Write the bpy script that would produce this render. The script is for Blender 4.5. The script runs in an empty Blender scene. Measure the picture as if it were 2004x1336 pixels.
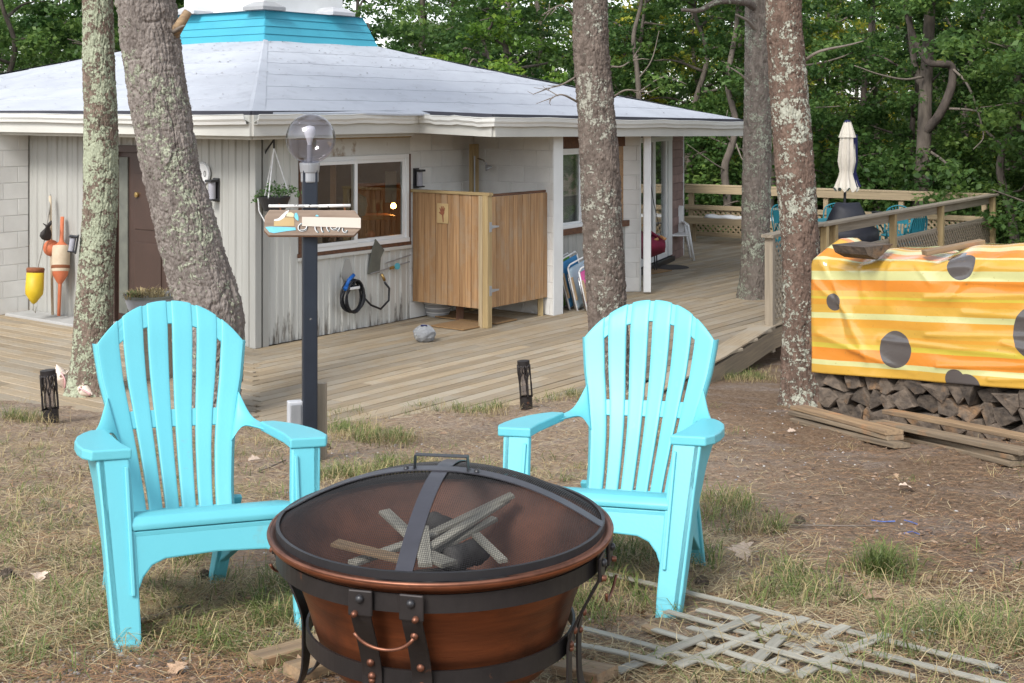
import bpy, math, random
import numpy as np
from mathutils import Vector, Matrix
R = math.radians
rng = np.random.default_rng(7)
random.seed(7)
scn = bpy.context.scene
COL = scn.collection

# ------------------------------------------------------------------ camera, sky, sun, exposure
F = 2600.0                     # focal length in photograph pixels (2004 wide)
EYE = 2.53                     # eye height above the deck boards (deck top is z = 0)
cam = bpy.data.objects.new('camera', bpy.data.cameras.new('camera'))
COL.objects.link(cam)
cam.location = (0, 0, EYE)
cam.rotation_euler = (R(90), 0, 0)
cam.data.sensor_width = 36.0
cam.data.lens = F / 2004 * 36
cam.data.shift_y = -453 / 2004
cam.data.clip_start = 0.05
cam.data.clip_end = 600
scn.camera = cam

world = bpy.data.worlds.new('World')
scn.world = world
world.use_nodes = True
wn = world.node_tree
wn.nodes.clear()
w_out = wn.nodes.new('ShaderNodeOutputWorld')
w_bg = wn.nodes.new('ShaderNodeBackground')
w_sky = wn.nodes.new('ShaderNodeTexSky')
w_hsv = wn.nodes.new('ShaderNodeHueSaturation')
w_sky.sky_type = 'NISHITA'
w_sky.sun_disc = False
SUN_EL, SUN_AZ = 43, 208       # degrees; azimuth clockwise from +Y
w_sky.sun_elevation = R(SUN_EL)
w_sky.sun_rotation = R(SUN_AZ)
w_sky.dust_density = 1.0
w_sky.ozone_density = 1.0
w_hsv.inputs['Saturation'].default_value = 0.35
w_bg.inputs['Strength'].default_value = 0.13
wn.links.new(w_sky.outputs[0], w_hsv.inputs['Color'])
wn.links.new(w_hsv.outputs[0], w_bg.inputs['Color'])
wn.links.new(w_bg.outputs[0], w_out.inputs['Surface'])

sun = bpy.data.objects.new('sun', bpy.data.lights.new('sun', 'SUN'))
COL.objects.link(sun)
sun.data.energy = 1.5
sun.data.angle = R(18)
sun.data.color = (1.0, 0.965, 0.91)
_sd = Vector((math.sin(R(SUN_AZ)) * math.cos(R(SUN_EL)), math.cos(R(SUN_AZ)) * math.cos(R(SUN_EL)), math.sin(R(SUN_EL))))
sun.rotation_euler = _sd.to_track_quat('Z', 'Y').to_euler()
sun.location = (-6, -10, 16)

scn.view_settings.view_transform = 'Standard'
scn.view_settings.look = 'None'
scn.view_settings.exposure = 1.25
scn.view_settings.gamma = 1.0
scn.cycles.max_bounces = 7
scn.cycles.transparent_max_bounces = 16
scn.cycles.caustics_reflective = False
scn.cycles.caustics_refractive = False

# ------------------------------------------------------------------ measuring: photograph pixel -> place
def at(px, py, Y):
    return Vector(((px - 1002) / F * Y, Y, EYE + (215 - py) / F * Y))

def on_z(px, py, z=0.0):
    Y = (EYE - z) * F / (py - 215)
    return Vector(((px - 1002) / F * Y, Y, z))

# ground height: slopes down from the camera to the deck, dips beyond it
_LX = [-30, -9, -4.45, -1.81, 0.0, 0.7, 1.3, 2.0, 2.6, 4, 30]
_LY = [14, 13.2, 11.50, 10.62, 11.40, 11.95, 11.7, 11.4, 11.25, 11.3, 11.5]
def ground_z(X, Y):
    X = np.asarray(X, float); Y = np.asarray(Y, float)
    yl = np.interp(X, _LX, _LY)
    a = 1.38 - 0.12 * Y
    b = 0.42 * (yl - Y) / (yl - 8.0)
    d = Y - yl
    c = -np.minimum(0.10 * d, 0.55) - 0.02 * np.maximum(d - 6, 0)
    z = np.where(Y < 8, a, np.where(Y < yl, b, c))
    z = np.maximum(z, -1.4)
    near = np.clip((yl + 0.3 - Y) / 1.0, 0, 1)
    z = z + near * (0.012 * np.sin(3.1 * X + 1.3 * Y) + 0.010 * np.sin(5.3 * Y - 2.2 * X + 1) + 0.007 * np.sin(9.1 * X + 4.7 * Y))
    return z

def gz(X, Y):
    return float(ground_z(X, Y))

def on_ground(px, py):
    Y = 5.0
    for _ in range(60):
        X = (px - 1002) / F * Y
        Yn = (EYE - gz(X, Y)) * F / max(py - 215, 1)
        Y = 0.5 * Y + 0.5 * Yn
    X = (px - 1002) / F * Y
    return Vector((X, Y, gz(X, Y)))

# ------------------------------------------------------------------ building helpers
def wm(o):
    if o.parent:
        return wm(o.parent) @ o.matrix_parent_inverse @ o.matrix_basis
    return o.matrix_basis.copy()

def attach(o, parent):
    if parent is not None:
        o.parent = parent
        o.matrix_parent_inverse = wm(parent).inverted()
    return o

def tag(o, label=None, cat=None, group=None, kind=None):
    if label: o['label'] = label
    if cat: o['category'] = cat
    if group: o['group'] = group
    if kind: o['kind'] = kind
    return o

def empty(name, loc=(0, 0, 0), rz=0.0, label=None, cat=None, group=None):
    o = bpy.data.objects.new(name, None)
    o.empty_display_size = 0.1
    COL.objects.link(o)
    o.location = loc
    o.rotation_euler = (0, 0, rz)
    return tag(o, label, cat, group)

class MB:
    def __init__(s):
        s.v = []; s.f = []
    def add(s, vs, fs):
        n = len(s.v)
        s.v.extend([tuple(v) for v in vs])
        s.f.extend([tuple(i + n for i in f) for f in fs])
        return s
    def box(s, c, size, m=None):
        hx, hy, hz = size[0] / 2, size[1] / 2, size[2] / 2
        vs = [Vector((x, y, z)) for z in (-hz, hz) for y in (-hy, hy) for x in (-hx, hx)]
        c = Vector(c)
        vs = [(m @ v if m is not None else v) + c for v in vs]
        return s.add(vs, [(0, 2, 3, 1), (4, 5, 7, 6), (0, 1, 5, 4), (2, 6, 7, 3), (0, 4, 6, 2), (1, 3, 7, 5)])
    def bar(s, p0, p1, w, h, up=(0, 0, 1)):
        p0 = Vector(p0); p1 = Vector(p1)
        x = (p1 - p0); L = x.length; x.normalize()
        u = Vector(up); y = u.cross(x)
        if y.length < 1e-5: y = Vector((0, 1, 0)).cross(x)
        y.normalize(); z = x.cross(y)
        m = Matrix((x, y, z)).transposed()
        return s.box((p0 + p1) / 2, (L, w, h), m)
    def tube(s, pts, r, seg=8, caps=True, flat=None):
        pts = [Vector(p) for p in pts]
        n = len(pts)
        rs = r if hasattr(r, '__len__') else [r] * n
        vs = []; fs = []
        prev = None
        for i, p in enumerate(pts):
            t = (pts[min(i + 1, n - 1)] - pts[max(i - 1, 0)])
            if t.length < 1e-9: t = Vector((0, 0, 1))
            t.normalize()
            if prev is None:
                a = Vector((0, 0, 1)) if abs(t.z) < 0.9 else Vector((1, 0, 0))
                u = a.cross(t).normalized()
            else:
                u = prev - t * prev.dot(t)
                if u.length < 1e-6: u = Vector((1, 0, 0)).cross(t)
                u.normalize()
            prev = u
            w = t.cross(u)
            for k in range(seg):
                a = 2 * math.pi * k / seg
                vs.append(p + (u * math.cos(a) + w * math.sin(a)) * rs[i])
        for i in range(n - 1):
            for k in range(seg):
                k2 = (k + 1) % seg
                fs.append((i * seg + k, i * seg + k2, (i + 1) * seg + k2, (i + 1) * seg + k))
        if caps:
            fs.append(tuple(range(seg - 1, -1, -1)))
            fs.append(tuple((n - 1) * seg + k for k in range(seg)))
        return s.add(vs, fs)
    def lathe(s, prof, seg=32, c=(0, 0, 0), closed=False, m=None):
        vs = []; fs = []
        c = Vector(c)
        n = len(prof)
        for (r, z) in prof:
            for k in range(seg):
                a = 2 * math.pi * k / seg
                v = Vector((r * math.cos(a), r * math.sin(a), z))
                vs.append((m @ v if m is not None else v) + c)
        rows = n if closed else n - 1
        for i in range(rows):
            j = (i + 1) % n
            for k in range(seg):
                k2 = (k + 1) % seg
                fs.append((i * seg + k, i * seg + k2, j * seg + k2, j * seg + k))
        return s.add(vs, fs)
    def prism(s, poly, depth, m):
        """poly: 2D outline (a,b); m: 4x4 placing (a, depth, b) -> world"""
        n = len(poly)
        vs = [m @ Vector((a, 0, b)) for a, b in poly] + [m @ Vector((a, depth, b)) for a, b in poly]
        fs = [tuple(range(n)), tuple(range(2 * n - 1, n - 1, -1))]
        for i in range(n):
            j = (i + 1) % n
            fs.append((i, i + n, j + n, j))
        return s.add(vs, fs)
    def grid(s, P):
        """P: rows x cols of points"""
        nr = len(P); nc = len(P[0])
        vs = [p for row in P for p in row]
        fs = [(i * nc + j, i * nc + j + 1, (i + 1) * nc + j + 1, (i + 1) * nc + j) for i in range(nr - 1) for j in range(nc - 1)]
        return s.add(vs, fs)
    def build(s, name, mat, parent=None, smooth=False, bevel=0, bseg=2, fix=True, angle=35):
        me = bpy.data.meshes.new(name)
        me.from_pydata(s.v, [], s.f)
        if fix:
            import bmesh
            bm = bmesh.new(); bm.from_mesh(me)
            bmesh.ops.recalc_face_normals(bm, faces=bm.faces)
            bm.to_mesh(me); bm.free()
        return finish(name, me, mat, parent, smooth, bevel, bseg, angle)

def finish(name, me, mat, parent=None, smooth=False, bevel=0, bseg=2, angle=35):
    me.update()
    if smooth:
        me.polygons.foreach_set('use_smooth', [True] * len(me.polygons))
    o = bpy.data.objects.new(name, me)
    COL.objects.link(o)
    if mat is not None: me.materials.append(mat)
    if bevel:
        b = o.modifiers.new('bevel', 'BEVEL')
        b.width = bevel; b.segments = bseg; b.limit_method = 'ANGLE'; b.angle_limit = R(angle)
    attach(o, parent)
    return o

def board(name, p0, p1, w, h, mat, parent=None, up=(0, 0, 1), bevel=0.0, twist=0.0, warp=0.0):
    """a plank as an object of its own, local x along the grain"""
    p0 = Vector(p0); p1 = Vector(p1)
    x = p1 - p0; L = x.length; x.normalize()
    y = Vector(up).cross(x)
    if y.length < 1e-5: y = Vector((0, 1, 0)).cross(x)
    y.normalize(); z = x.cross(y)
    if twist:
        q = Matrix.Rotation(twist, 3, x); y = q @ y; z = q @ z
    m = Matrix((x, y, z)).transposed().to_4x4()
    m.translation = (p0 + p1) / 2
    b = MB()
    n = 2 if not warp else 5
    hy, hz = w / 2, h / 2
    c = min(bevel, hy * .5, hz * .5)
    prof = [(-hy, -hz + c), (-hy + c, -hz), (hy - c, -hz), (hy, -hz + c), (hy, hz - c), (hy - c, hz), (-hy + c, hz), (-hy, hz - c)] if c else [(-hy, -hz), (hy, -hz), (hy, hz), (-hy, hz)]
    k = len(prof)
    wv = random.uniform(-1, 1) * warp
    vs = []
    for i in range(n):
        t = i / (n - 1)
        for (a, d) in prof:
            vs.append((-L / 2 + L * t, a, d + wv * 4 * t * (1 - t)))
    fs = [tuple(range(k - 1, -1, -1)), tuple((n - 1) * k + i for i in range(k))]
    for i in range(n - 1):
        for j in range(k):
            j2 = (j + 1) % k
            fs.append((i * k + j, i * k + j2, (i + 1) * k + j2, (i + 1) * k + j))
    me = bpy.data.meshes.new(name)
    me.from_pydata(vs, [], fs)
    me.materials.append(mat)
    o = bpy.data.objects.new(name, me)
    COL.objects.link(o)
    o.matrix_basis = m
    return attach(o, parent)

def fast_mesh(name, verts, faces, mat, parent=None, attr=None, smooth=False):
    """verts (N,3), faces (M,k) arrays; attr: per-point float 'rnd'"""
    me = bpy.data.meshes.new(name)
    verts = np.ascontiguousarray(verts, np.float32); faces = np.ascontiguousarray(faces, np.int32)
    me.vertices.add(len(verts)); me.vertices.foreach_set('co', verts.ravel())
    m, k = faces.shape
    me.loops.add(m * k); me.loops.foreach_set('vertex_index', faces.ravel())
    me.polygons.add(m)
    me.polygons.foreach_set('loop_start', np.arange(0, m * k, k, dtype=np.int32))
    me.polygons.foreach_set('loop_total', np.full(m, k, np.int32))
    me.update(calc_edges=True)
    if attr is not None:
        a = me.attributes.new('rnd', 'FLOAT', 'POINT')
        a.data.foreach_set('value', np.ascontiguousarray(attr, np.float32))
    if smooth: me.polygons.foreach_set('use_smooth', np.ones(m, bool))
    me.materials.append(mat)
    o = bpy.data.objects.new(name, me)
    COL.objects.link(o)
    return attach(o, parent)

# ------------------------------------------------------------------ materials
def srgb(r, g, b):
    f = lambda c: ((c / 255 + .055) / 1.055) ** 2.4 if c > 10 else c / 255 / 12.92
    return (f(r), f(g), f(b))

def M(name, c1, c2=None, rough=.6, metal=0.0, scale=4.0, stretch=(1, 1, 1), detail=5, bump=0.0, bscale=None, rnd=0.0,
      c3=None, s3=1.2, t3=(.55, .62), spec=.5, attr=False, coat=0.0, rvar=0.0, tl=0.0):
    """noise-mixed two/three colour Principled material in object space; rnd: value spread per object"""
    m = bpy.data.materials.new(name); m.use_nodes = True
    nt = m.node_tree; N = nt.nodes; L = nt.links
    bs = N['Principled BSDF']
    bs.inputs['Roughness'].default_value = rough
    bs.inputs['Metallic'].default_value = metal
    bs.inputs['Specular IOR Level'].default_value = spec
    bs.inputs['Coat Weight'].default_value = coat
    if c2 is None: c2 = tuple(c * .8 for c in c1)
    tc = N.new('ShaderNodeTexCoord'); mp = N.new('ShaderNodeMapping')
    mp.inputs['Scale'].default_value = stretch
    oi = N.new('ShaderNodeObjectInfo')
    ad = N.new('ShaderNodeVectorMath'); ad.operation = 'ADD'
    sc = N.new('ShaderNodeVectorMath'); sc.operation = 'SCALE'
    cx = N.new('ShaderNodeCombineXYZ')
    for i in range(3): L.new(oi.outputs['Random'], cx.inputs[i])
    L.new(cx.outputs[0], sc.inputs[0]); sc.inputs['Scale'].default_value = 37.0
    L.new(tc.outputs['Object'], ad.inputs[0]); L.new(sc.outputs[0], ad.inputs[1])
    L.new(ad.outputs[0], mp.inputs['Vector'])
    n1 = N.new('ShaderNodeTexNoise'); n1.inputs['Scale'].default_value = scale; n1.inputs['Detail'].default_value = detail
    n1.inputs['Roughness'].default_value = .6
    L.new(mp.outputs[0], n1.inputs['Vector'])
    rp = N.new('ShaderNodeValToRGB')
    rp.color_ramp.elements[0].position = .32; rp.color_ramp.elements[1].position = .68
    rp.color_ramp.elements[0].color = (*c2, 1); rp.color_ramp.elements[1].color = (*c1, 1)
    if attr:
        at_ = N.new('ShaderNodeAttribute'); at_.attribute_name = 'rnd'
        L.new(at_.outputs['Fac'], rp.inputs['Fac'])
        rp.color_ramp.elements[0].position = 0; rp.color_ramp.elements[1].position = 1
        if c3:
            e = rp.color_ramp.elements.new(t3[0]); e.color = (*c3, 1)
    else:
        L.new(n1.outputs['Fac'], rp.inputs['Fac'])
    col = rp.outputs['Color']
    if c3 and not attr:
        n3 = N.new('ShaderNodeTexNoise'); n3.inputs['Scale'].default_value = s3; n3.inputs['Detail'].default_value = 7
        n3.inputs['Roughness'].default_value = .65
        L.new(ad.outputs[0], n3.inputs['Vector'])
        r3 = N.new('ShaderNodeMapRange'); r3.inputs['From Min'].default_value = t3[0]; r3.inputs['From Max'].default_value = t3[1]
        L.new(n3.outputs['Fac'], r3.inputs['Value'])
        mx = N.new('ShaderNodeMix'); mx.data_type = 'RGBA'
        L.new(r3.outputs[0], mx.inputs['Factor']); L.new(col, mx.inputs['A']); mx.inputs['B'].default_value = (*c3, 1)
        col = mx.outputs['Result']
    if rnd:
        hs = N.new('ShaderNodeHueSaturation')
        mr = N.new('ShaderNodeMapRange'); mr.inputs['To Min'].default_value = 1 - rnd; mr.inputs['To Max'].default_value = 1 + rnd
        L.new(oi.outputs['Random'], mr.inputs['Value']); L.new(mr.outputs[0], hs.inputs['Value'])
        L.new(col, hs.inputs['Color']); col = hs.outputs['Color']
    L.new(col, bs.inputs['Base Color'])
    if rvar:
        mr2 = N.new('ShaderNodeMapRange'); mr2.inputs['To Min'].default_value = rough - rvar; mr2.inputs['To Max'].default_value = rough + rvar
        L.new(n1.outputs['Fac'], mr2.inputs['Value']); L.new(mr2.outputs[0], bs.inputs['Roughness'])
    if bump:
        n2 = N.new('ShaderNodeTexNoise'); n2.inputs['Scale'].default_value = bscale or scale * 3; n2.inputs['Detail'].default_value = 6
        L.new(mp.outputs[0], n2.inputs['Vector'])
        bp = N.new('ShaderNodeBump'); bp.inputs['Strength'].default_value = 1.0; bp.inputs['Distance'].default_value = bump
        L.new(n2.outputs['Fac'], bp.inputs['Height']); L.new(bp.outputs[0], bs.inputs['Normal'])
    if tl:
        out = N['Material Output']
        tr = N.new('ShaderNodeBsdfTranslucent'); L.new(col, tr.inputs['Color'])
        ms = N.new('ShaderNodeMixShader'); ms.inputs[0].default_value = tl
        L.new(bs.outputs[0], ms.inputs[1]); L.new(tr.outputs[0], ms.inputs[2]); L.new(ms.outputs[0], out.inputs['Surface'])
    return m

def glass_mat(name, tint=(1, 1, 1), refl=1.0, ior=1.5):
    m = bpy.data.materials.new(name); m.use_nodes = True
    nt = m.node_tree; N = nt.nodes; L = nt.links
    N.remove(N['Principled BSDF'])
    t = N.new('ShaderNodeBsdfTransparent'); t.inputs[0].default_value = (*tint, 1)
    g = N.new('ShaderNodeBsdfGlossy'); g.inputs['Roughness'].default_value = .01
    lw = N.new('ShaderNodeLayerWeight'); lw.inputs['Blend'].default_value = .5
    fr = N.new('ShaderNodeMath'); fr.operation = 'POWER'; fr.inputs[1].default_value = 3.2
    L.new(lw.outputs['Facing'], fr.inputs[0])
    mm = N.new('ShaderNodeMath'); mm.operation = 'MULTIPLY_ADD'; mm.inputs[1].default_value = ior; mm.inputs[2].default_value = refl
    mm.use_clamp = True
    mx = N.new('ShaderNodeMixShader')
    L.new(fr.outputs[0], mm.inputs[0]); L.new(mm.outputs[0], mx.inputs[0])
    L.new(t.outputs[0], mx.inputs[1]); L.new(g.outputs[0], mx.inputs[2])
    L.new(mx.outputs[0], N['Material Output'].inputs['Surface'])
    return m

def emit_mat(name, c, s):
    m = bpy.data.materials.new(name); m.use_nodes = True
    b = m.node_tree.nodes['Principled BSDF']
    b.inputs['Base Color'].default_value = (*c, 1)
    b.inputs['Emission Color'].default_value = (*c, 1); b.inputs['Emission Strength'].default_value = s
    return m

G = (.12, 14, 14)   # grain stretch: fast across, slow along local x
MT = dict(
    deck=M('weathered deck board', (.365, .285, .185), (.235, .18, .115), rough=.75, scale=3, stretch=(.5, 16, 16), bump=.0015, bscale=9, rnd=.20, c3=(.315, .27, .205), s3=1.3, t3=(.42, .60)),
    deck_side=M('weathered deck side', (.27, .21, .13), (.17, .13, .09), rough=.8, scale=3, stretch=(.5, 14, 14), bump=.0015, rnd=.12),
    rail=M('pale treated rail wood', (.43, .335, .205), (.29, .225, .14), rough=.75, scale=3, stretch=(.6, 14, 14), bump=.001, rnd=.12),
    rail_grey=M('greyed rail wood', (.33, .275, .205), (.21, .175, .13), rough=.8, scale=3, stretch=(.6, 14, 14), bump=.001, rnd=.12),
    cedar=M('cedar board', (.44, .265, .13), (.25, .135, .06), rough=.7, scale=2.6, stretch=(.5, 13, 13), bump=.0014, rnd=.17, c3=(.34, .25, .165), s3=2.2, t3=(.50, .72)),
    newwood=M('treated post', (.44, .33, .165), (.30, .21, .10), rough=.7, scale=2.5, stretch=(.5, 12, 12), bump=.001, rnd=.08),
    brownwood=M('brown stained trim', (.17, .075, .035), (.08, .04, .025), rough=.7, scale=3, stretch=(.5, 10, 10), bump=.001),
    white=M('white paint', (.78, .79, .78), (.70, .71, .70), rough=.5, scale=2, bump=.0004, bscale=30),
    vinyl=M('white vinyl', (.80, .81, .81), (.76, .77, .77), rough=.35, scale=2),
    block=M('white painted block', (.76, .755, .73), (.66, .655, .63), rough=.75, scale=3, bump=.0015, bscale=55, rnd=.04),
    mortar=M('painted mortar', (.72, .71, .69), rough=.85, bump=.001, bscale=60),
    siding=M('grey painted siding', (.40, .398, .372), (.345, .342, .318), rough=.55, scale=1.5, stretch=(3, 3, .6), bump=.0006, rnd=.03),
    fascia=M('cream fascia', (.58, .57, .52), (.50, .49, .45), rough=.55, scale=1.2),
    gutter=M('white gutter', (.76, .76, .73), (.68, .68, .65), rough=.4, scale=1.2),
    roof=M('white roll roofing', (.46, .485, .53), (.40, .42, .465), rough=.85, scale=1.1, stretch=(1, 1, 3), bump=.002, bscale=22, c3=(.32, .335, .37), s3=2.2, t3=(.56, .80), rnd=.03),
    roofdark=M('dark roof edge', (.045, .045, .06), rough=.7),
    teal=M('teal painted clapboard', (.055, .37, .49), (.047, .32, .43), rough=.5, scale=2, rnd=.04),
    chair=M('aqua resin', (.132, .485, .555), (.115, .450, .52), rough=.42, scale=2.2, bump=.00035, bscale=90, spec=.45, rvar=.10, c3=(.18, .35, .35), s3=11, t3=(.63, .80)),
    black=M('black metal', (.02, .02, .022), (.012, .012, .014), rough=.45, scale=8),
    blackp=M('black plastic', (.025, .025, .028), rough=.4),
    navy=M('dark blue post paint', (.016, .022, .034), (.011, .015, .024), rough=.42, scale=6, c3=(.20, .19, .18), s3=7, t3=(.70, .715), bump=.0006, bscale=20),
    bronze=M('dark bronze steel', (.040, .034, .033), (.024, .021, .021), rough=.45, metal=.5, scale=7, c3=(.20, .075, .035), s3=10, t3=(.66, .74), bump=.0003, bscale=60),
    strap=M('grey steel strap', (.085, .085, .10), (.06, .06, .07), rough=.42, metal=.5, scale=6, bump=.0003, bscale=60),
    copper=M('copper finish bowl', (.27, .083, .033), (.125, .042, .020), rough=.40, metal=.68, scale=2.5, stretch=(1, 1, 11), bump=.0007, bscale=24, rvar=.12, c3=(.05, .026, .019), s3=3.0, t3=(.50, .72)),
    soot=M('sooty copper', (.28, .12, .075), (.06, .038, .032), rough=.6, metal=.25, scale=3.5, detail=7),
    coppertip=M('worn copper', (.27, .115, .07), (.13, .055, .035), rough=.45, metal=.75, scale=14),
    plank_dark=M('damp grey brown plank', (.25, .19, .125), (.115, .088, .06), rough=.85, scale=3, stretch=(.6, 12, 12), bump=.002, rnd=.15, c3=(.30, .16, .075), s3=2.5, t3=(.56, .72)),
    greywood=M('weathered lath', (.36, .34, .28), (.23, .22, .185), rough=.85, scale=4, stretch=(.6, 16, 16), bump=.001, rnd=.16),
    oldwood=M('old plank', (.34, .235, .135), (.17, .115, .07), rough=.8, scale=3, stretch=(.6, 12, 12), bump=.002, rnd=.12, c3=(.40, .20, .09), s3=3, t3=(.55, .7)),
    logend=M('split log', (.135, .103, .076), (.045, .035, .028), rough=.9, scale=11, stretch=(.5, 1.5, 1.5), bump=.010, bscale=26, rnd=.40, c3=(.235, .135, .065), s3=3.2, t3=(.56, .70)),
    logbark=M('log bark', (.15, .115, .085), (.055, .042, .033), rough=.95, scale=12, stretch=(.5, 2, 2), bump=.008, bscale=20),
    char=M('charred wood', (.022, .02, .019), (.10, .095, .09), rough=.8, scale=9, bump=.006, bscale=22),
    chrome=M('dull chrome', (.55, .55, .56), rough=.25, metal=1.0),
    galv=M('galvanised', (.42, .43, .45), (.33, .34, .36), rough=.45, metal=.6, scale=9),
    pewter=M('grey box', (.50, .51, .53), (.42, .43, .45), rough=.5, scale=5),
    concrete=M('grey slab', (.40, .40, .39), (.32, .32, .31), rough=.85, scale=5, bump=.001),
    doorbrown=M('dark brown door', (.060, .034, .026), (.045, .026, .02), rough=.45, scale=3),
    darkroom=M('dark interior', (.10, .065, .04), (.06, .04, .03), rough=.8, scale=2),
    panelwood=M('interior wood panel', (.30, .14, .055), (.20, .09, .035), rough=.6, scale=2, stretch=(8, 8, .6)),
    cream=M('cream canvas', (.72, .66, .56), (.62, .56, .47), rough=.8, scale=3, bump=.001),
    navycloth=M('navy canvas', (.012, .014, .09), rough=.8),
    tarpblack=M('black grill cover', (.018, .019, .028), (.011, .012, .018), rough=.5, scale=3, bump=.004, bscale=7),
    tealmetal=M('teal patio metal', (.02, .22, .27), (.015, .17, .22), rough=.5, scale=5),
    maroon=M('maroon cloth', (.22, .012, .045), (.14, .008, .03), rough=.85, scale=5, bump=.001),
    dowel=M('light wood dowel', (.55, .28, .11), rough=.6, stretch=G),
    coir=M('brown mat', (.30, .185, .085), (.22, .13, .06), rough=.9, scale=30, bump=.002, bscale=80),
    darkmat=M('dark mat', (.05, .045, .042), (.035, .03, .03), rough=.9, scale=20),
    buoy_y=M('yellow buoy', (.66, .47, .02), (.55, .37, .015), rough=.55, scale=6),
    buoy_o=M('faded orange paint', (.58, .17, .075), (.48, .13, .055), rough=.65, scale=6),
    buoy_w=M('stained cream paint', (.56, .47, .34), (.42, .32, .22), rough=.7, scale=5),
    rope=M('grey rope', (.34, .33, .30), rough=.9),
    shell=M('conch shell', (.74, .66, .57), (.62, .50, .42), rough=.5, scale=9, bump=.002, bscale=20),
    shellpink=M('pink shell lip', (.72, .36, .40), (.76, .50, .50), rough=.3, scale=6),
    rockm=M('speckled stone', (.30, .31, .32), (.20, .205, .215), rough=.85, scale=14, bump=.004, bscale=14, c3=(.45, .45, .44), s3=9, t3=(.55, .68)),
    hose=M('black hose', (.012, .013, .018), rough=.45),
    blue=M('blue plastic', (.02, .17, .62), rough=.4),
    aqua_p=M('aqua plastic', (.12, .50, .62), rough=.4),
    brass=M('brass', (.55, .38, .15), rough=.35, metal=.9),
    slate=M('slate grey metal', (.145, .15, .125), (.10, .105, .09), rough=.6, scale=6),
    plastic_w=M('white plastic', (.78, .78, .77), rough=.4),
    plastic_g=M('grey plastic', (.36, .37, .38), rough=.5),
    potm=M('grey planter plastic', (.36, .375, .41), (.31, .32, .35), rough=.55, scale=4),
    soil=M('potting soil', (.06, .04, .028), rough=.95, bump=.005, bscale=40),
    birch=M('birch stick', (.74, .73, .71), (.62, .61, .59), rough=.7, scale=6, c3=(.03, .028, .026), s3=16, t3=(.60, .63)),
    signwood=M('barn grey sign board', (.31, .235, .18), (.20, .145, .11), rough=.8, scale=3, stretch=(1, 10, 10), bump=.001),
    plate=M('pale blank patch', (.62, .55, .48), (.60, .53, .46), rough=.6),
    sign_edge=M('brown sign edge', (.18, .085, .04), rough=.7),
    skyblue=M('pale blue paint', (.20, .60, .72), (.15, .50, .63), rough=.6, scale=14),
    paintwhite=M('white sign paint', (.80, .82, .82), rough=.6),
    paintcream=M('cream sign paint', (.76, .66, .44), rough=.6),
    tan=M('tan sign wood', (.52, .38, .19), (.44, .31, .15), rough=.7, scale=6),
    redbrown=M('red brown paint', (.28, .10, .05), rough=.7),
    shingle=M('rose brown shingle', (.27, .18, .16), (.19, .125, .11), rough=.85, scale=5, rnd=.15),
    rust=M('rust', (.22, .075, .03), rough=.85),
    bulb=M('frosted bulb', (.85, .85, .83), rough=.35),
    frost=M('frosted lamp glass', (.36, .36, .40), rough=.25),
    glass=glass_mat('window glass', (.86, .88, .86), .10, .8),
    globe=glass_mat('smoky globe glass', (.70, .69, .74), .11, .65),
    lamp=emit_mat('warm lamp', (1, .42, .10), 30.0),
    orange=M('counter edge painted lamplit orange', (.75, .25, .03), rough=.4),  # warm lamplight on the wood put into the colour
    dirtwhite=M('white flaking paint', (.66, .66, .64), (.58, .58, .55), rough=.75, scale=3, c3=(.33, .27, .21), s3=3, t3=(.60, .68)),
)
def cloth(n, c): return M(n, c, tuple(x * .85 for x in c), rough=.8, scale=6)
MT['c_pink'] = cloth('pink cloth', (.72, .12, .36)); MT['c_green'] = cloth('green cloth', (.14, .36, .06))
MT['c_blue'] = cloth('blue cloth', (.05, .24, .48)); MT['c_navy'] = cloth('navy cloth', (.015, .02, .06))
MT['c_pale'] = cloth('pale blue cloth', (.45, .58, .66)); MT['c_tan'] = cloth('tan plastic', (.46, .33, .20))
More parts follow.
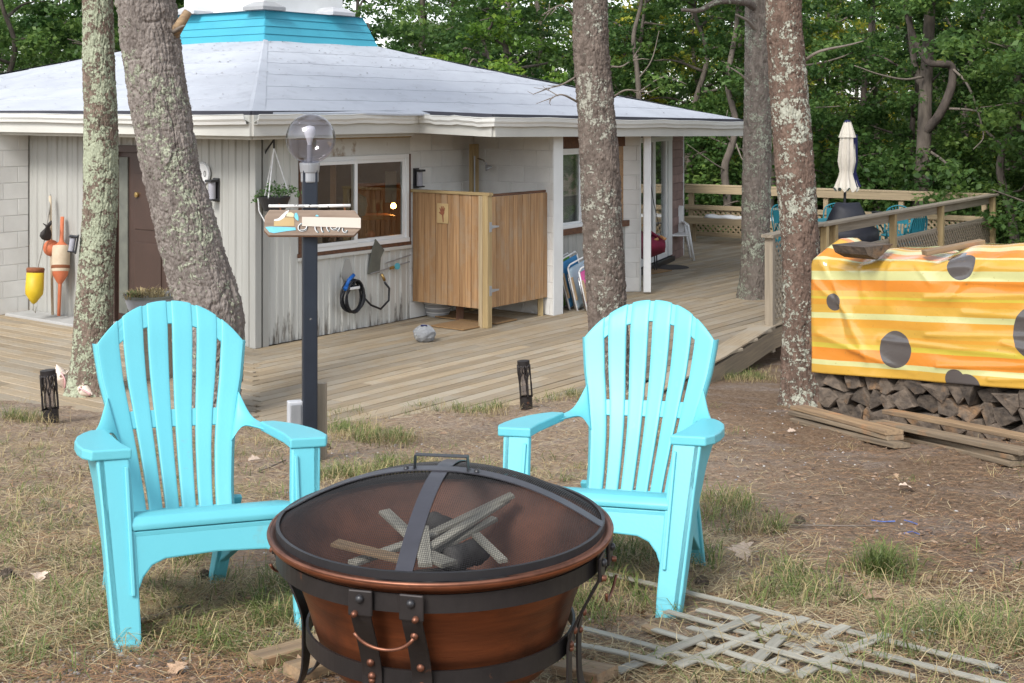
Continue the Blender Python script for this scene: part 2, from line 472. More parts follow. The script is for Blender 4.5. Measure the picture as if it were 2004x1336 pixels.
# ================================================================== GROUND
def ground_material():
    m = bpy.data.materials.new('needle strewn earth'); m.use_nodes = True
    nt = m.node_tree; N = nt.nodes; L = nt.links; bs = N['Principled BSDF']
    bs.inputs['Roughness'].default_value = .95; bs.inputs['Specular IOR Level'].default_value = .15
    tc = N.new('ShaderNodeTexCoord')
    def noise(s, d=8, r=.65, dist=0):
        n = N.new('ShaderNodeTexNoise'); n.inputs['Scale'].default_value = s; n.inputs['Detail'].default_value = d
        n.inputs['Roughness'].default_value = r; n.inputs['Distortion'].default_value = dist
        L.new(tc.outputs['Object'], n.inputs['Vector']); return n
    def ramp(src, stops):
        r = N.new('ShaderNodeValToRGB'); e = r.color_ramp.elements
        e[0].position, e[0].color = stops[0][0], (*stops[0][1], 1)
        e[1].position, e[1].color = stops[-1][0], (*stops[-1][1], 1)
        for p, c in stops[1:-1]:
            x = e.new(p); x.color = (*c, 1)
        L.new(src, r.inputs['Fac']); return r
    fine = ramp(noise(26, 9, .75, .6).outputs['Fac'], [(.28, (.09, .064, .048)), (.44, (.225, .165, .118)), (.55, (.325, .25, .182)), (.70, (.47, .39, .295))])
    red = ramp(noise(30, 9, .75, .6).outputs['Fac'], [(.28, (.052, .035, .025)), (.44, (.130, .086, .056)), (.56, (.20, .140, .094)), (.72, (.33, .255, .185))])
    grey = ramp(noise(45, 8, .7).outputs['Fac'], [(.3, (.14, .125, .115)), (.5, (.27, .235, .21)), (.7, (.42, .39, .37))])
    def mr(src, a, b):
        r = N.new('ShaderNodeMapRange'); r.inputs['From Min'].default_value = a; r.inputs['From Max'].default_value = b
        L.new(src, r.inputs['Value']); return r.outputs[0]
    def mix(f, a, b):
        x = N.new('ShaderNodeMix'); x.data_type = 'RGBA'
        L.new(f, x.inputs['Factor']); L.new(a, x.inputs['A']); L.new(b, x.inputs['B']); return x.outputs['Result']
    sx = N.new('ShaderNodeSeparateXYZ'); L.new(tc.outputs['Object'], sx.inputs[0])
    ad = N.new('ShaderNodeMath'); ad.operation = 'MULTIPLY_ADD'; ad.inputs[1].default_value = 1.6
    n_l = noise(.8, 4, .6)
    L.new(n_l.outputs['Fac'], ad.inputs[0]); L.new(sx.outputs['X'], ad.inputs[2])
    c = mix(mr(ad.outputs[0], 1.7, 2.6), fine.outputs['Color'], red.outputs['Color'])
    gm = N.new('ShaderNodeMath'); gm.operation = 'MULTIPLY'
    L.new(mr(noise(1.6, 5, .6).outputs['Fac'], .50, .66), gm.inputs[0]); gm.inputs[1].default_value = .42
    c = mix(gm.outputs[0], c, grey.outputs['Color'])
    L.new(c, bs.inputs['Base Color'])
    bp = N.new('ShaderNodeBump'); bp.inputs['Distance'].default_value = .012
    L.new(noise(55, 8, .75, .5).outputs['Fac'], bp.inputs['Height']); L.new(bp.outputs[0], bs.inputs['Normal'])
    return m

def build_ground():
    xs = np.concatenate([np.linspace(-150, -8, 24)[:-1], np.linspace(-8, 9, 200), np.linspace(9, 150, 24)[1:]])
    ys = np.concatenate([np.linspace(-60, 2, 14)[:-1], np.linspace(2, 14, 220), np.linspace(14, 40, 60)[1:], np.linspace(40, 320, 20)[1:]])
    X, Y = np.meshgrid(xs, ys)
    Z = ground_z(X, Y)
    amp = np.where((Y < 13) & (Y > 2) & (abs(X) < 8), .006, 0)
    Z = Z + amp * rng.normal(size=Z.shape)
    nr, nc = X.shape
    v = np.stack([X, Y, Z], -1).reshape(-1, 3)
    i = np.arange(nr - 1)[:, None] * nc + np.arange(nc - 1)[None]
    f = np.stack([i, i + 1, i + nc + 1, i + nc], -1).reshape(-1, 4)
    o = fast_mesh('ground', v, f, ground_material(), smooth=True)
    tag(o, kind='structure')
build_ground()

# ================================================================== HOUSE GEOMETRY (plan)
C0 = Vector((-2.73, 14.15, 0))
r_ = Vector((.605, .796, 0))           # along the window facade, to the right and away
n_ = Vector((.796, -.605, 0))          # outward from the window facade
l_ = Vector((-.796, .605, 0))          # along the door facade, to the left and away
nl_ = Vector((-.605, -.796, 0))        # outward from the door facade
UZ = Vector((0, 0, 1))
ZS = 2.28                              # soffit height
E0 = C0 + (n_ + nl_) * .5
K0 = E0 + r_ * 2.56
K2 = K0 + n_ * 1.10                    # the eave steps out over the shower alcove
RE = Vector((3.6, 20.5, 0))
LE = E0 + l_ * 10
house = empty('house', C0, 0, 'low grey and white house with pale roof and teal roof cupola', 'house')

def siding_worn():
    m = M('flaking white siding', (.60, .60, .565), (.52, .52, .485), rough=.6, scale=1.6, stretch=(3, 3, .6), bump=.0006, rnd=.03)
    nt = m.node_tree; N = nt.nodes; L = nt.links; bs = N['Principled BSDF']
    src = bs.inputs['Base Color'].links[0].from_socket
    ge = N.new('ShaderNodeNewGeometry'); mp = N.new('ShaderNodeMapping'); mp.inputs['Scale'].default_value = (11, 11, 1.6)
    L.new(ge.outputs['Position'], mp.inputs['Vector'])
    n = N.new('ShaderNodeTexNoise'); n.inputs['Scale'].default_value = 1.3; n.inputs['Detail'].default_value = 9; n.inputs['Roughness'].default_value = .7
    L.new(mp.outputs[0], n.inputs['Vector'])
    sx = N.new('ShaderNodeSeparateXYZ'); L.new(ge.outputs['Position'], sx.inputs[0])
    mr = N.new('ShaderNodeMapRange'); mr.inputs['From Min'].default_value = 0; mr.inputs['From Max'].default_value = .75
    mr.inputs['To Min'].default_value = .24; mr.inputs['To Max'].default_value = -.04
    L.new(sx.outputs['Z'], mr.inputs['Value'])
    ad = N.new('ShaderNodeMath'); ad.operation = 'ADD'; L.new(n.outputs['Fac'], ad.inputs[0]); L.new(mr.outputs[0], ad.inputs[1])
    m2 = N.new('ShaderNodeMapRange'); m2.inputs['From Min'].default_value = .69; m2.inputs['From Max'].default_value = .84
    L.new(ad.outputs[0], m2.inputs['Value'])
    rp = N.new('ShaderNodeValToRGB'); rp.color_ramp.elements[0].color = (.03, .027, .025, 1); rp.color_ramp.elements[1].color = (.17, .14, .11, 1)
    n2 = N.new('ShaderNodeTexNoise'); n2.inputs['Scale'].default_value = 14; L.new(ge.outputs['Position'], n2.inputs['Vector']); L.new(n2.outputs['Fac'], rp.inputs['Fac'])
    mx = N.new('ShaderNodeMix'); mx.data_type = 'RGBA'
    L.new(m2.outputs[0], mx.inputs['Factor']); L.new(src, mx.inputs['A']); L.new(rp.outputs[0], mx.inputs['B'])
    L.new(mx.outputs['Result'], bs.inputs['Base Color'])
    return m
MT['siding_worn'] = siding_worn()

def siding(base, d, out, t0, t1, z0, z1, mat, parent, step=.205):
    """ribbed vertical panels along direction d from base, facing out"""
    n = max(1, round((t1 - t0) / step)); w = (t1 - t0) / n
    for i in range(n):
        a = t0 + i * w
        b = MB()
        prof = [(0, 0), (.10 * w, 0), (.16 * w, .018), (.30 * w, .018), (.36 * w, 0), (.68 * w, 0), (.71 * w, .006), (.76 * w, .006), (.79 * w, 0), (w, 0), (w, -.03), (0, -.03)]
        vs = [base + d * (a + p) + out * q + UZ * z for z in (z0, z1) for p, q in prof]
        k = len(prof)
        fs = [tuple(range(k)), tuple(range(2 * k - 1, k - 1, -1))] + [(j, (j + 1) % k, (j + 1) % k + k, j + k) for j in range(k)]
        b.add(vs, fs).build('siding_panel', mat, parent)

def block_wall(p0, d, out, L, z0, z1, parent, bw=.40, bh=.203, thick=.10, caps=True):
    """painted block wall: a mortar core with each block proud of it"""
    core = MB()
    c = p0 + d * (L / 2) - out * (thick / 2 + .004) + UZ * ((z0 + z1) / 2)
    m = Matrix((d, out, UZ)).transposed()
    core.box(c, (L, thick, z1 - z0), m)
    w = core.build('block_wall', MT['mortar'], parent)
    z = z0; row = 0
    while z < z1 - .02:
        h = min(bh, z1 - z)
        x = -(bw / 2 if row % 2 else 0)
        while x < L - .01:
            a = max(x, 0); e = min(x + bw, L)
            if e - a > .03:
                j = random.uniform(-.0012, .0012)
                b = MB()
                hw, hh = (e - a) / 2 - .002, h / 2 - .002
                ch = .005
                ring0 = [(-hw, -hh), (hw, -hh), (hw, hh), (-hw, hh)]
                ring1 = [(-hw + ch, -hh + ch), (hw - ch, -hh + ch), (hw - ch, hh - ch), (-hw + ch, hh - ch)]
                cc = p0 + d * ((a + e) / 2) + UZ * (z + h / 2)
                vs = [cc + d * u + UZ * v - out * .010 for u, v in ring0] + [cc + d * u + UZ * v + out * (.004 + j) for u, v in ring1]
                fs = [(4, 5, 6, 7)] + [(k, (k + 1) % 4, 4 + (k + 1) % 4, 4 + k) for k in range(4)]
                b.add(vs, fs).build('block', MT['block'], w)
            x += bw
        z += bh; row += 1
    return w

# ---- door facade (left)
fac_l = MB().box(C0 + l_ * 2.1 - nl_ * .10 + UZ * 1.14, (4.3, .08, 2.28), Matrix((l_, nl_, UZ)).transposed()).build('wall', MT['siding'], house)
siding(C0, l_, nl_, .06, 1.38, 0, ZS, MT['siding'], fac_l)
siding(C0, l_, nl_, 2.50, 4.18, 0, ZS, MT['siding'], fac_l)
siding(C0, l_, nl_, 1.38, 2.50, 2.10, ZS, MT['siding'], fac_l)
MB().box(C0 + (nl_ + n_) * .018 + UZ * 1.14, (.09, .09, 2.28), Matrix((l_, nl_, UZ)).transposed()).build('corner_trim', MT['siding'], house, bevel=.006)
# dark storm door in its frame
def fbox(base, d, out, t0, t1, z0, z1, o0, o1):
    return MB().box(base + d * ((t0 + t1) / 2) + out * ((o0 + o1) / 2) + UZ * ((z0 + z1) / 2), (abs(t1 - t0), abs(o1 - o0), z1 - z0), Matrix((d, out, UZ)).transposed())
door = fbox(C0, l_, nl_, 1.48, 2.40, .05, 2.04, -.05, -.02).build('door', MT['doorbrown'], house)
for (a, b, z0, z1) in ((1.38, 1.48, .0, 2.12), (2.40, 2.50, .0, 2.12), (1.48, 2.40, 2.04, 2.12)):
    fbox(C0, l_, nl_, a, b, z0, z1, -.04, .035).build('door_frame', MT['doorbrown'], door, bevel=.004)
fbox(C0, l_, nl_, 2.20, 2.36, .15, 1.98, -.02, .0).build('side_light', MT['slate'], door, bevel=.004)
for zz in (.35, 1.15):
    fbox(C0, l_, nl_, 1.60, 2.08, zz, zz + .65, -.022, -.008).build('door_panel', MT['doorbrown'], door, bevel=.01)
MB().lathe([(.0, .03), (.03, .025), (.03, 0)], 16, C0 + l_ * 2.02 + nl_ * (-.005) + UZ * 1.55, m=Matrix((l_, UZ, nl_)).transposed()).build('knocker', MT['brass'], door)
fbox(C0, l_, nl_, 2.43, 2.47, .95, 1.15, .035, .07).build('handle', MT['black'], door, bevel=.004)
fbox(C0, l_, nl_, 1.30, 2.60, .0, .05, .0, .35).build('door_step', MT['concrete'], house, bevel=.01)
# block fin at far left
finL = C0 + l_ * 4.20
block_wall(finL + nl_ * 1.35, -nl_, l_ * -1, 1.35, 0, ZS, house, thick=.19)
MB().box(finL + nl_ * 1.0 + l_ * .6 + UZ * 1.14, (2.1, 1.0, 2.28), Matrix((nl_, l_, UZ)).transposed()).build('wall', MT['block'], house)
slab = fbox(C0, l_, nl_, 2.66, 4.12, -.02, .03, .02, .38).build('door_slab', MT['concrete'], house, bevel=.01)

# ---- window facade
T_END = 2.46
fbox(C0, r_, n_, .04, .66, 0, ZS, -.12, -.032).build('wall', MT['siding_worn'], house)
w2 = fbox(C0, r_, n_, .66, T_END, 0, .86, -.12, -.032).build('wall', MT['siding_worn'], house)
siding(C0, r_, n_, .06, .66, 0, ZS - .02, MT['siding_worn'], w2)
siding(C0, r_, n_, .66, T_END, 0, .855, MT['siding_worn'], w2)
fbox(C0, r_, n_, .62, T_END, 2.00, 2.20, -.12, .012).build('header_board', MT['dirtwhite'], house, bevel=.004)
fbox(C0, r_, n_, .55, T_END, 2.20, 2.245, -.02, .03).build('trim_strip', MT['newwood'], house)
fbox(C0, r_, n_, .60, T_END, .86, .90, -.10, .045).build('trim_strip', MT['siding_worn'], house, bevel=.004)
fbox(C0, r_, n_, .60, T_END, .90, .945, -.10, .03).build('trim_board', MT['brownwood'], house, bevel=.003)
fbox(C0, r_, n_, .62, .68, .945, 2.0, -.10, .02).build('trim_board', MT['brownwood'], house)
fbox(C0, r_, n_, 2.42, T_END, .945, 2.0, -.10, .02).build('trim_board', MT['brownwood'], house)

def window(base, d, out, t0, t1, z0, z1, splits, fw=.05, off=.03, wide=.05, name='window'):
    win = fbox(base, d, out, t0, t1, z1 - fw, z1, -.06, off).build(name, MT['vinyl'], house, bevel=.004)
    fbox(base, d, out, t0, t1, z0, z0 + fw, -.06, off + .012).build('sill', MT['vinyl'], win, bevel=.004)
    for (a, b) in ((t0, t0 + fw), (t1 - fw, t1)):
        fbox(base, d, out, a, b, z0 + fw, z1 - fw, -.06, off).build('frame', MT['vinyl'], win, bevel=.004)
    for i, (a, b, oo) in enumerate(splits):
        zz0, zz1 = z0 + fw, z1 - fw
        for (p, q, u, v) in ((a, a + wide, zz0, zz1), (b - wide, b, zz0, zz1), (a + wide, b - wide, zz0, zz0 + wide * .8), (a + wide, b - wide, zz1 - wide * .8, zz1)):
            fbox(base, d, out, p, q, u, v, oo - .02, oo + .012).build('sash', MT['vinyl'], win, bevel=.003)
        fbox(base, d, out, a + wide, b - wide, zz0 + wide * .8, zz1 - wide * .8, oo - .006, oo - .001).build('pane', MT['glass'], win)
    return win
window(C0, r_, n_, .68, 2.42, .945, 2.0, ((.73, 1.50, .045), (1.47, 2.37, .0)))
# interior behind the window (a dim room with a half-height wood partition and a lit lamp)
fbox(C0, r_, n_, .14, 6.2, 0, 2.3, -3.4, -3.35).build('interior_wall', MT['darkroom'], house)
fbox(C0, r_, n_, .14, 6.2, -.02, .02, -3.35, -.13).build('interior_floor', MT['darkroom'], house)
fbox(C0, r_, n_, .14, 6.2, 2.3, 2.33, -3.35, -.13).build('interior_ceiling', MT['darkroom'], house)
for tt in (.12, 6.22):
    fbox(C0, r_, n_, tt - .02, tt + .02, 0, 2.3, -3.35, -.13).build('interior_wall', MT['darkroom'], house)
for i in range(13):
    a_ = at(700 + i * 9, 480, 18.2); b_ = at(700 + i * 9 + 8.6, 480, 18.2)
    MB().box(((a_.x + b_.x) / 2, 18.2, .75), (b_.x - a_.x, .03, 1.5)).build('interior_panel', MT['panelwood'], house, bevel=.004)
a_ = at(700, 384, 18.1); b_ = at(800, 384, 18.1)
MB().box(((a_.x + b_.x) / 2, 18.1, 1.51), (b_.x - a_.x, .14, .05)).build('interior_shelf', MT['panelwood'], house)
MB().bar(at(700, 424, 17.0), at(766, 424, 17.2), .35, .06).build('counter', MT['orange'], house, bevel=.004)
a_ = at(754, 335, 16.9); b_ = at(776, 396, 16.9)
MB().box((a_ + b_) / 2, (b_.x - a_.x, .01, a_.z - b_.z)).build('paper_sheet', MT['fascia'], house)
MB().bar(at(652, 310, 15.4), at(652, 490, 15.4), .06, .08).build('interior_post', MT['panelwood'], house)
MB().lathe([(.0, .0), (.03, .01), (.036, .04), (.02, .07), (0, .075)], 14, at(770, 408, 17.4)).build('interior_lamp', MT['lamp'], house, smooth=True)
MB().lathe([(.0, -.12), (.09, -.10), (.12, .03), (.10, .12), (.03, .16), (0, .17)], 14, at(700, 405, 15.9)).build('vase', MT['slate'], house, smooth=True)
MB().lathe([(.0, .0), (.05, .0), (.06, .05), (.03, .09), (0, .09)], 12, at(725, 466, 16.1)).build('red_jar', MT['buoy_o'], house, smooth=True)

# ---- block end of the window facade, inner corner and fin A
IC = C0 + r_ * 3.70
EA = IC + n_ * 1.25
block_wall(C0 + r_ * T_END, r_, n_, 3.70 - T_END, 0, ZS, house)
block_wall(IC, n_, -r_, 1.25, 0, ZS, house, thick=.20)
fe = MB().box(EA + n_ * .006 + r_ * .10 + UZ * 1.14, (.012, .205, 2.28), Matrix((n_, r_, UZ)).transposed()).build('wall_end', MT['white'], house, bevel=.004)

# ---- wall with second window, fin B
A3 = EA - n_ * .30 + r_ * .16
P3 = Vector((1.62, 18.55, 0))
d3 = (P3 - A3); L3 = d3.length; d3.normalize()
o3 = Vector((d3.y, -d3.x, 0))
w3 = fbox(A3, d3, o3, 0, L3, 0, .92, -.12, -.032).build('wall', MT['siding'], house)
siding(A3, d3, o3, 0, L3, 0, .915, MT['siding'], w3)
fbox(A3, d3, o3, 0, L3, .92, 1.00, -.12, .05).build('trim_board', MT['brownwood'], house, bevel=.003)
fbox(A3, d3, o3, 0, L3, 2.03, ZS, -.12, .0).build('header_board', MT['brownwood'], house)
fbox(A3, d3, o3, 1.02, L3, 1.0, 2.03, -.12, -.02).build('wall', MT['cedar'], house)
window(A3, d3, o3, .0, 1.0, 1.0, 2.03, ((.04, .96, .0),), wide=.035)
fbox(A3, d3, o3, .0, 1.02, 1.0, 2.03, -.11, -.10).build('pale_backing', MT['siding'], house)  # plain pale sheet close behind the pane
PB = Vector((1.79, 18.50, 0))
block_wall(PB - Vector((.26, .02, 0)), Vector((.26, .02, 0)).normalized(), Vector((.08, -.997, 0)), .25, 0, ZS, house, thick=.10)
MB().box(PB + Vector((-.11, .75, 1.14)), (.245, 1.40, 2.28)).build('wall', MT['white'], house)
# white downspout post at the fin end
dsp = MB().box((1.86, 18.30, 1.16), (.105, .075, 2.28)).build('downspout', MT['vinyl'], house, bevel=.012)
MB().box((1.86, 18.26, 2.33), (.115, .17, .10)).build('elbow', MT['vinyl'], dsp, bevel=.015)

# ---- door facade (right): glass door, shingle end
A4 = Vector((1.62, 19.6, 0)); B4 = Vector((2.96, 23.1, 0))
d4 = (B4 - A4); L4 = d4.length; d4.normalize()
o4 = Vector((d4.y, -d4.x, 0))
fbox(A4, d4, o4, 0, L4, 2.10, ZS, -.12, .0).build('header_board', MT['brownwood'], house)
fbox(A4, d4, o4, 0, .55, 0, 2.10, -.12, -.0).build('wall', MT['siding'], house)
gd = fbox(A4, d4, o4, .55, 2.95, 2.02, 2.10, -.06, .03).build('glass_door', MT['vinyl'], house, bevel=.004)
for (a, b) in ((.55, .63), (1.72, 1.86), (2.50, 2.62), (2.70, 2.95)):
    fbox(A4, d4, o4, a, b, .10, 2.02, -.06, .025).build('frame', MT['vinyl'], gd, bevel=.004)
fbox(A4, d4, o4, .55, 2.95, .0, .08, -.06, .07).build('threshold', MT['black'], gd)
fbox(A4, d4, o4, .63, 2.62, .10, .22, -.05, .02).build('frame', MT['vinyl'], gd)
for (a, b) in ((.63, 1.72), (1.86, 2.50)):
    fbox(A4, d4, o4, a, b, .22, 2.02, -.02, -.012).build('pane', MT['glass'], gd)
fbox(A4, d4, o4, .5, 3.0, 0, 2.1, -1.6, -1.55).build('interior_wall', MT['darkroom'], house)
fbox(A4, d4, o4, 1.3, 2.4, .1, 1.25, -.5, -.46).build('teal_curtain', MT['tealmetal'], house)
for i in range(16):
    fbox(A4, d4, o4, 2.96, L4, i * .143, i * .143 + .138, -.10, .02 - .006 * (i % 2)).build('shingle', MT['shingle'], house)
MB().box(B4 + Vector((.0, .04, 1.14)), (.06, .06, 2.28)).build('corner_trim', MT['white'], house)
# back closing walls (behind, mostly unseen)
BK = [B4, Vector((2.6, 27.0, 0)), Vector((-5, 29, 0)), Vector((-11, 23, 0)), C0 + l_ * 9.4]
for a, b in zip(BK[:-1], BK[1:]):
    MB().bar(a + UZ * 1.14 + Vector((0, .1, 0)), b + UZ * 1.14, .1, 2.28).build('wall', MT['siding'], house)

# ---- roof: two visible slopes laid in courses, back slopes, gutter, fascia, cupola
CC = Vector((-3.357, 18.0, 3.47))                    # cupola near corner
CR = CC + r_ * 2.25; CL = CC + l_ * 2.5; CB = CR + l_ * 2.5
ZE = 2.50
def P_(v, z): return Vector((v.x, v.y, z))
eave_r = [P_(E0, ZE), P_(E0.lerp(RE, .33), ZE - .03), P_(E0.lerp(RE, .66), ZE - .075), P_(RE, 2.37)]
top_r = [CC, CC.lerp(CR, .33), CC.lerp(CR, .66), CR]
eave_l = [P_(E0, ZE), P_(E0.lerp(LE, .35), ZE + .02), P_(LE, ZE)]
top_l = [CC, CC.lerp(CL, .35), CL]
roof = MB().box(C0 + Vector((0, 4.5, 2.35)), (.3, .3, .1)).build('roof', MT['roofdark'], house)
def slope(eave, top, n, side, sag=.03):
    for i in range(n):
        a, b = i / n, (i + 1) / n + .012
        b = min(b, 1.0)
        lo = [e.lerp(t, a) for e, t in zip(eave, top)]
        hi = [e.lerp(t, b) for e, t in zip(eave, top)]
        # subdivide along, slight sag and unevenness
        def sub(pts, f, lift):
            out = []
            for j in range(len(pts) - 1):
                for k in range(6):
                    out.append(pts[j].lerp(pts[j + 1], k / 6))
            out.append(pts[-1])
            return [p + UZ * (lift - sag * 4 * f * (1 - f) + .004 * math.sin(7 * p.x + 3 * p.y)) for p in out]
        lo_t = sub(lo, a, .009 if i else .010); hi_t = sub(hi, b, .003)
        mid_t = sub([x.lerp(y, .5) for x, y in zip(lo, hi)], (a + b) / 2, .006)
        lo_b = [p - UZ * .020 for p in lo_t]
        MB().grid([lo_b, lo_t, mid_t, hi_t]).build('roofing_strip', MT['roof'], roof)
slope(eave_r, top_r, 6, 1)
slope(eave_l, top_l, 6, -1)
# needles and bits lying on the roof
def roof_litter():
    g = np.random.default_rng(17); n = 900
    V = []
    for _ in range(n):
        e, t = (eave_r, top_r) if g.random() < .6 else (eave_l, top_l)
        f = g.random() * (len(e) - 1) * .9999; i = int(f); f -= i
        w = round(g.random() * 6) / 6 + abs(g.normal()) * .03 if g.random() < .5 else g.random()
        w = min(max(w, .01), .98)
        p = e[i].lerp(e[i + 1], f).lerp(t[i].lerp(t[i + 1], f), w) + UZ * (.022 - .12 * w * (1 - w))
        a = g.random() * 6.28; L = .03 + .09 * g.random(); q = .004 + .006 * g.random()
        d = Vector((math.cos(a), math.sin(a), .05)) * L; s = Vector((-math.sin(a), math.cos(a), 0)) * q
        V += [p - d * .5 - s, p - d * .5 + s, p + d * .5]
    o = fast_mesh('needle_litter', np.array([tuple(v) for v in V]), np.arange(len(V)).reshape(-1, 3), MT['brownwood'], roof); o['kind'] = 'stuff'
roof_litter()
# hip cap
hp = MB()
rows = []
for i in range(13):
    t = i / 12
    c = P_(E0, ZE).lerp(CC, t) + UZ * (.017 - .03 * 4 * t * (1 - t))
    rr = eave_r[0].lerp(eave_r[1], .055).lerp(top_r[0].lerp(top_r[1], .09), t) + UZ * (.011 - .03 * 4 * t * (1 - t))
    ll = eave_l[0].lerp(eave_l[1], .02).lerp(top_l[0].lerp(top_l[1], .03), t) + UZ * (.011 - .03 * 4 * t * (1 - t))
    rows.append([ll, c, rr])
hp.grid(rows).build('hip_cap', MT['roof'], roof)
BR_ = Vector((2.9, 27.4, 2.40)); BL_ = Vector((-11.5, 25.5, 2.45))
MB().add([P_(K0, ZE + .004), P_(K2, ZE - .030), P_(RE, 2.362), P_(E0.lerp(RE, .62), 2.415)], [(0, 1, 2, 3)]).build('roof_extension', MT['roof'], roof)
bk = MB()
bk.add([P_(RE, 2.37), BR_, CB, CR], [(0, 1, 2, 3)])
bk.add([BR_, BL_, CL, CB], [(0, 1, 2, 3)])
bk.add([BL_, P_(LE, ZE), CL], [(0, 1, 2)])
bk.build('roof_slope', MT['roof'], roof)
MB().add([P_(E0, ZS), P_(K0, ZS), P_(K2, ZS), P_(RE, ZS - .12), BR_ - UZ * .13, BL_ - UZ * .16, P_(LE, ZS)], [(0, 1, 2, 3, 4, 5, 6)]).build('soffit', MT['fascia'], house)

def gutter(pts, parent):
    """K-style gutter along the eave polyline with a slight wave"""
    prof = [(0, -.10), (.075, -.10), (.085, -.07), (.105, -.045), (.110, -.008), (.118, .0), (.112, .004), (.100, -.004), (.09, -.05), (0, -.085)]
    P = []
    for i in range(len(pts) - 1):
        nseg = 14
        for k in range(nseg + (1 if i == len(pts) - 2 else 0)):
            P.append((pts[i].lerp(pts[i + 1], k / nseg), i))
    rows = []
    for j, (p, i) in enumerate(P):
        d = (pts[i + 1] - pts[i]); d.z = 0; d.normalize()
        if j and i and P[j - 1][1] != i:
            d0 = (pts[i] - pts[i - 1]); d0.z = 0; d0.normalize(); d = (d + d0).normalized()
        o = Vector((d.y, -d.x, 0))
        if o.y > 0.2: o = -o
        w = UZ * (.006 * math.sin(j * .9) + .005 * math.sin(j * 2.3 + 1))
        rows.append([p + o * a + UZ * b + w for a, b in prof])
    g = MB().grid(rows).build('gutter', MT['gutter'], parent, smooth=False)
    g.modifiers.new('s', 'SOLIDIFY').thickness = .004
    return g
gut = gutter([P_(LE, ZE - .015), P_(E0, ZE - .02)], house)
gutter([P_(E0, ZE - .02), P_(K0, ZE - .02), P_(K2, ZE - .055), P_(RE, 2.345)], house)
def fascia(a, b, za, zb, parent):
    d = (b - a); d.z = 0; d.normalize(); o = Vector((d.y, -d.x, 0)); o = -o if o.y > .2 else o
    m = MB()
    for (o0, z0, o1, z1, nm, mt) in ((-.02, -.02, .03, -.235, 'fascia_board', 'fascia'), (-.02, .022, .02, -.02, 'drip_edge', 'roofdark')):
        vs = []
        for p, z in ((a, za), (b, zb)):
            for (oo, zz) in ((o0, z0), (o1, z0), (o1, z1), (o0, z1)):
                vs.append(P_(p, z + zz) + o * oo)
        MB().add(vs, [(0, 1, 2, 3), (4, 7, 6, 5), (0, 4, 5, 1), (1, 5, 6, 2), (2, 6, 7, 3), (3, 7, 4, 0)]).build(nm, MT[mt], parent)
fascia(LE, E0, ZE - .0, ZE - .0, house)
fascia(E0, K0, ZE - .0, ZE, house)
fascia(K0, K2, ZE, ZE - .035, house)
fascia(K2, RE, ZE - .035, 2.365, house)
# lip moulding under the door-side fascia
MB().bar(P_(E0, ZS - .03) + l_ * .05 - nl_ * .10, P_(LE, ZS - .03) - nl_ * .10, .06, .05).build('moulding', MT['fascia'], house, bevel=.008)
MB().bar(P_(E0, ZS - .03) + r_ * .05 - n_ * .10, P_(K0, ZS - .03) - n_ * .10, .06, .05).build('moulding', MT['fascia'], house, bevel=.008)

cup = MB().box((CC + CB) / 2 + UZ * .95, (1.55, 1.72, 1.9), Matrix((r_, l_, UZ)).transposed()).build('cupola', MT['white'], house)
def mansard(p, q_, inw, courses=4):
    h = .44
    for i in range(courses):
        a, b = i / courses, (i + 1) / courses
        vs = []
        for s, e in ((p, q_), (q_, p)):
            dd = (e - s); dd.z = 0; dd.normalize()
            for t, out in ((a, .012), (b, .0)):
                c = s + UZ * (h * t - .01) + inw * (.16 * t) + dd * (.16 * t)
                vs += [c - inw * out, c + inw * .02]
        # order: s_lo_out, s_lo_in, s_hi_out, s_hi_in, e_lo_out, e_lo_in, e_hi_out, e_hi_in
        MB().add(vs, [(0, 4, 6, 2), (1, 3, 7, 5), (0, 1, 5, 4), (2, 6, 7, 3), (0, 2, 3, 1), (4, 5, 7, 6)]).build('clapboard', MT['teal'], cup)
mansard(CC, CR, -n_); mansard(CL, CC, -nl_); mansard(CR, CB, nl_); mansard(CB, CL, n_)
topc = [CC, CR, CB, CL]
MB().add([c.lerp((CC + CB) / 2, .085) + UZ * .432 for c in topc], [(0, 1, 2, 3)]).build('cupola_deck', MT['roof'], cup)
for c, s in ((CC, .42), (CC.lerp(CR, .74), .46), (CC.lerp(CL, .72), .46)):
    k = c.lerp((CC + CB) / 2, .20) + UZ * .50
    v = MB()
    mm = Matrix((r_, l_, UZ)).transposed()
    v.add([k + mm @ Vector(p) for p in ((-s / 2, -s / 2, -.07), (s / 2, -s / 2, -.07), (s / 2, s / 2, -.07), (-s / 2, s / 2, -.07), (-s / 2, -s / 2, -.02), (s / 2, -s / 2, -.02), (s / 2, s / 2, -.02), (-s / 2, s / 2, -.02), (-s / 4, -s / 4, .05), (s / 4, -s / 4, .05), (s / 4, s / 4, .05), (-s / 4, s / 4, .05))],
          [(0, 1, 5, 4), (1, 2, 6, 5), (2, 3, 7, 6), (3, 0, 4, 7), (4, 5, 9, 8), (5, 6, 10, 9), (6, 7, 11, 10), (7, 4, 8, 11), (8, 9, 10, 11)]).build('roof_vent', MT['plastic_g'] if s < .44 else MT['pewter'], cup, bevel=.006)

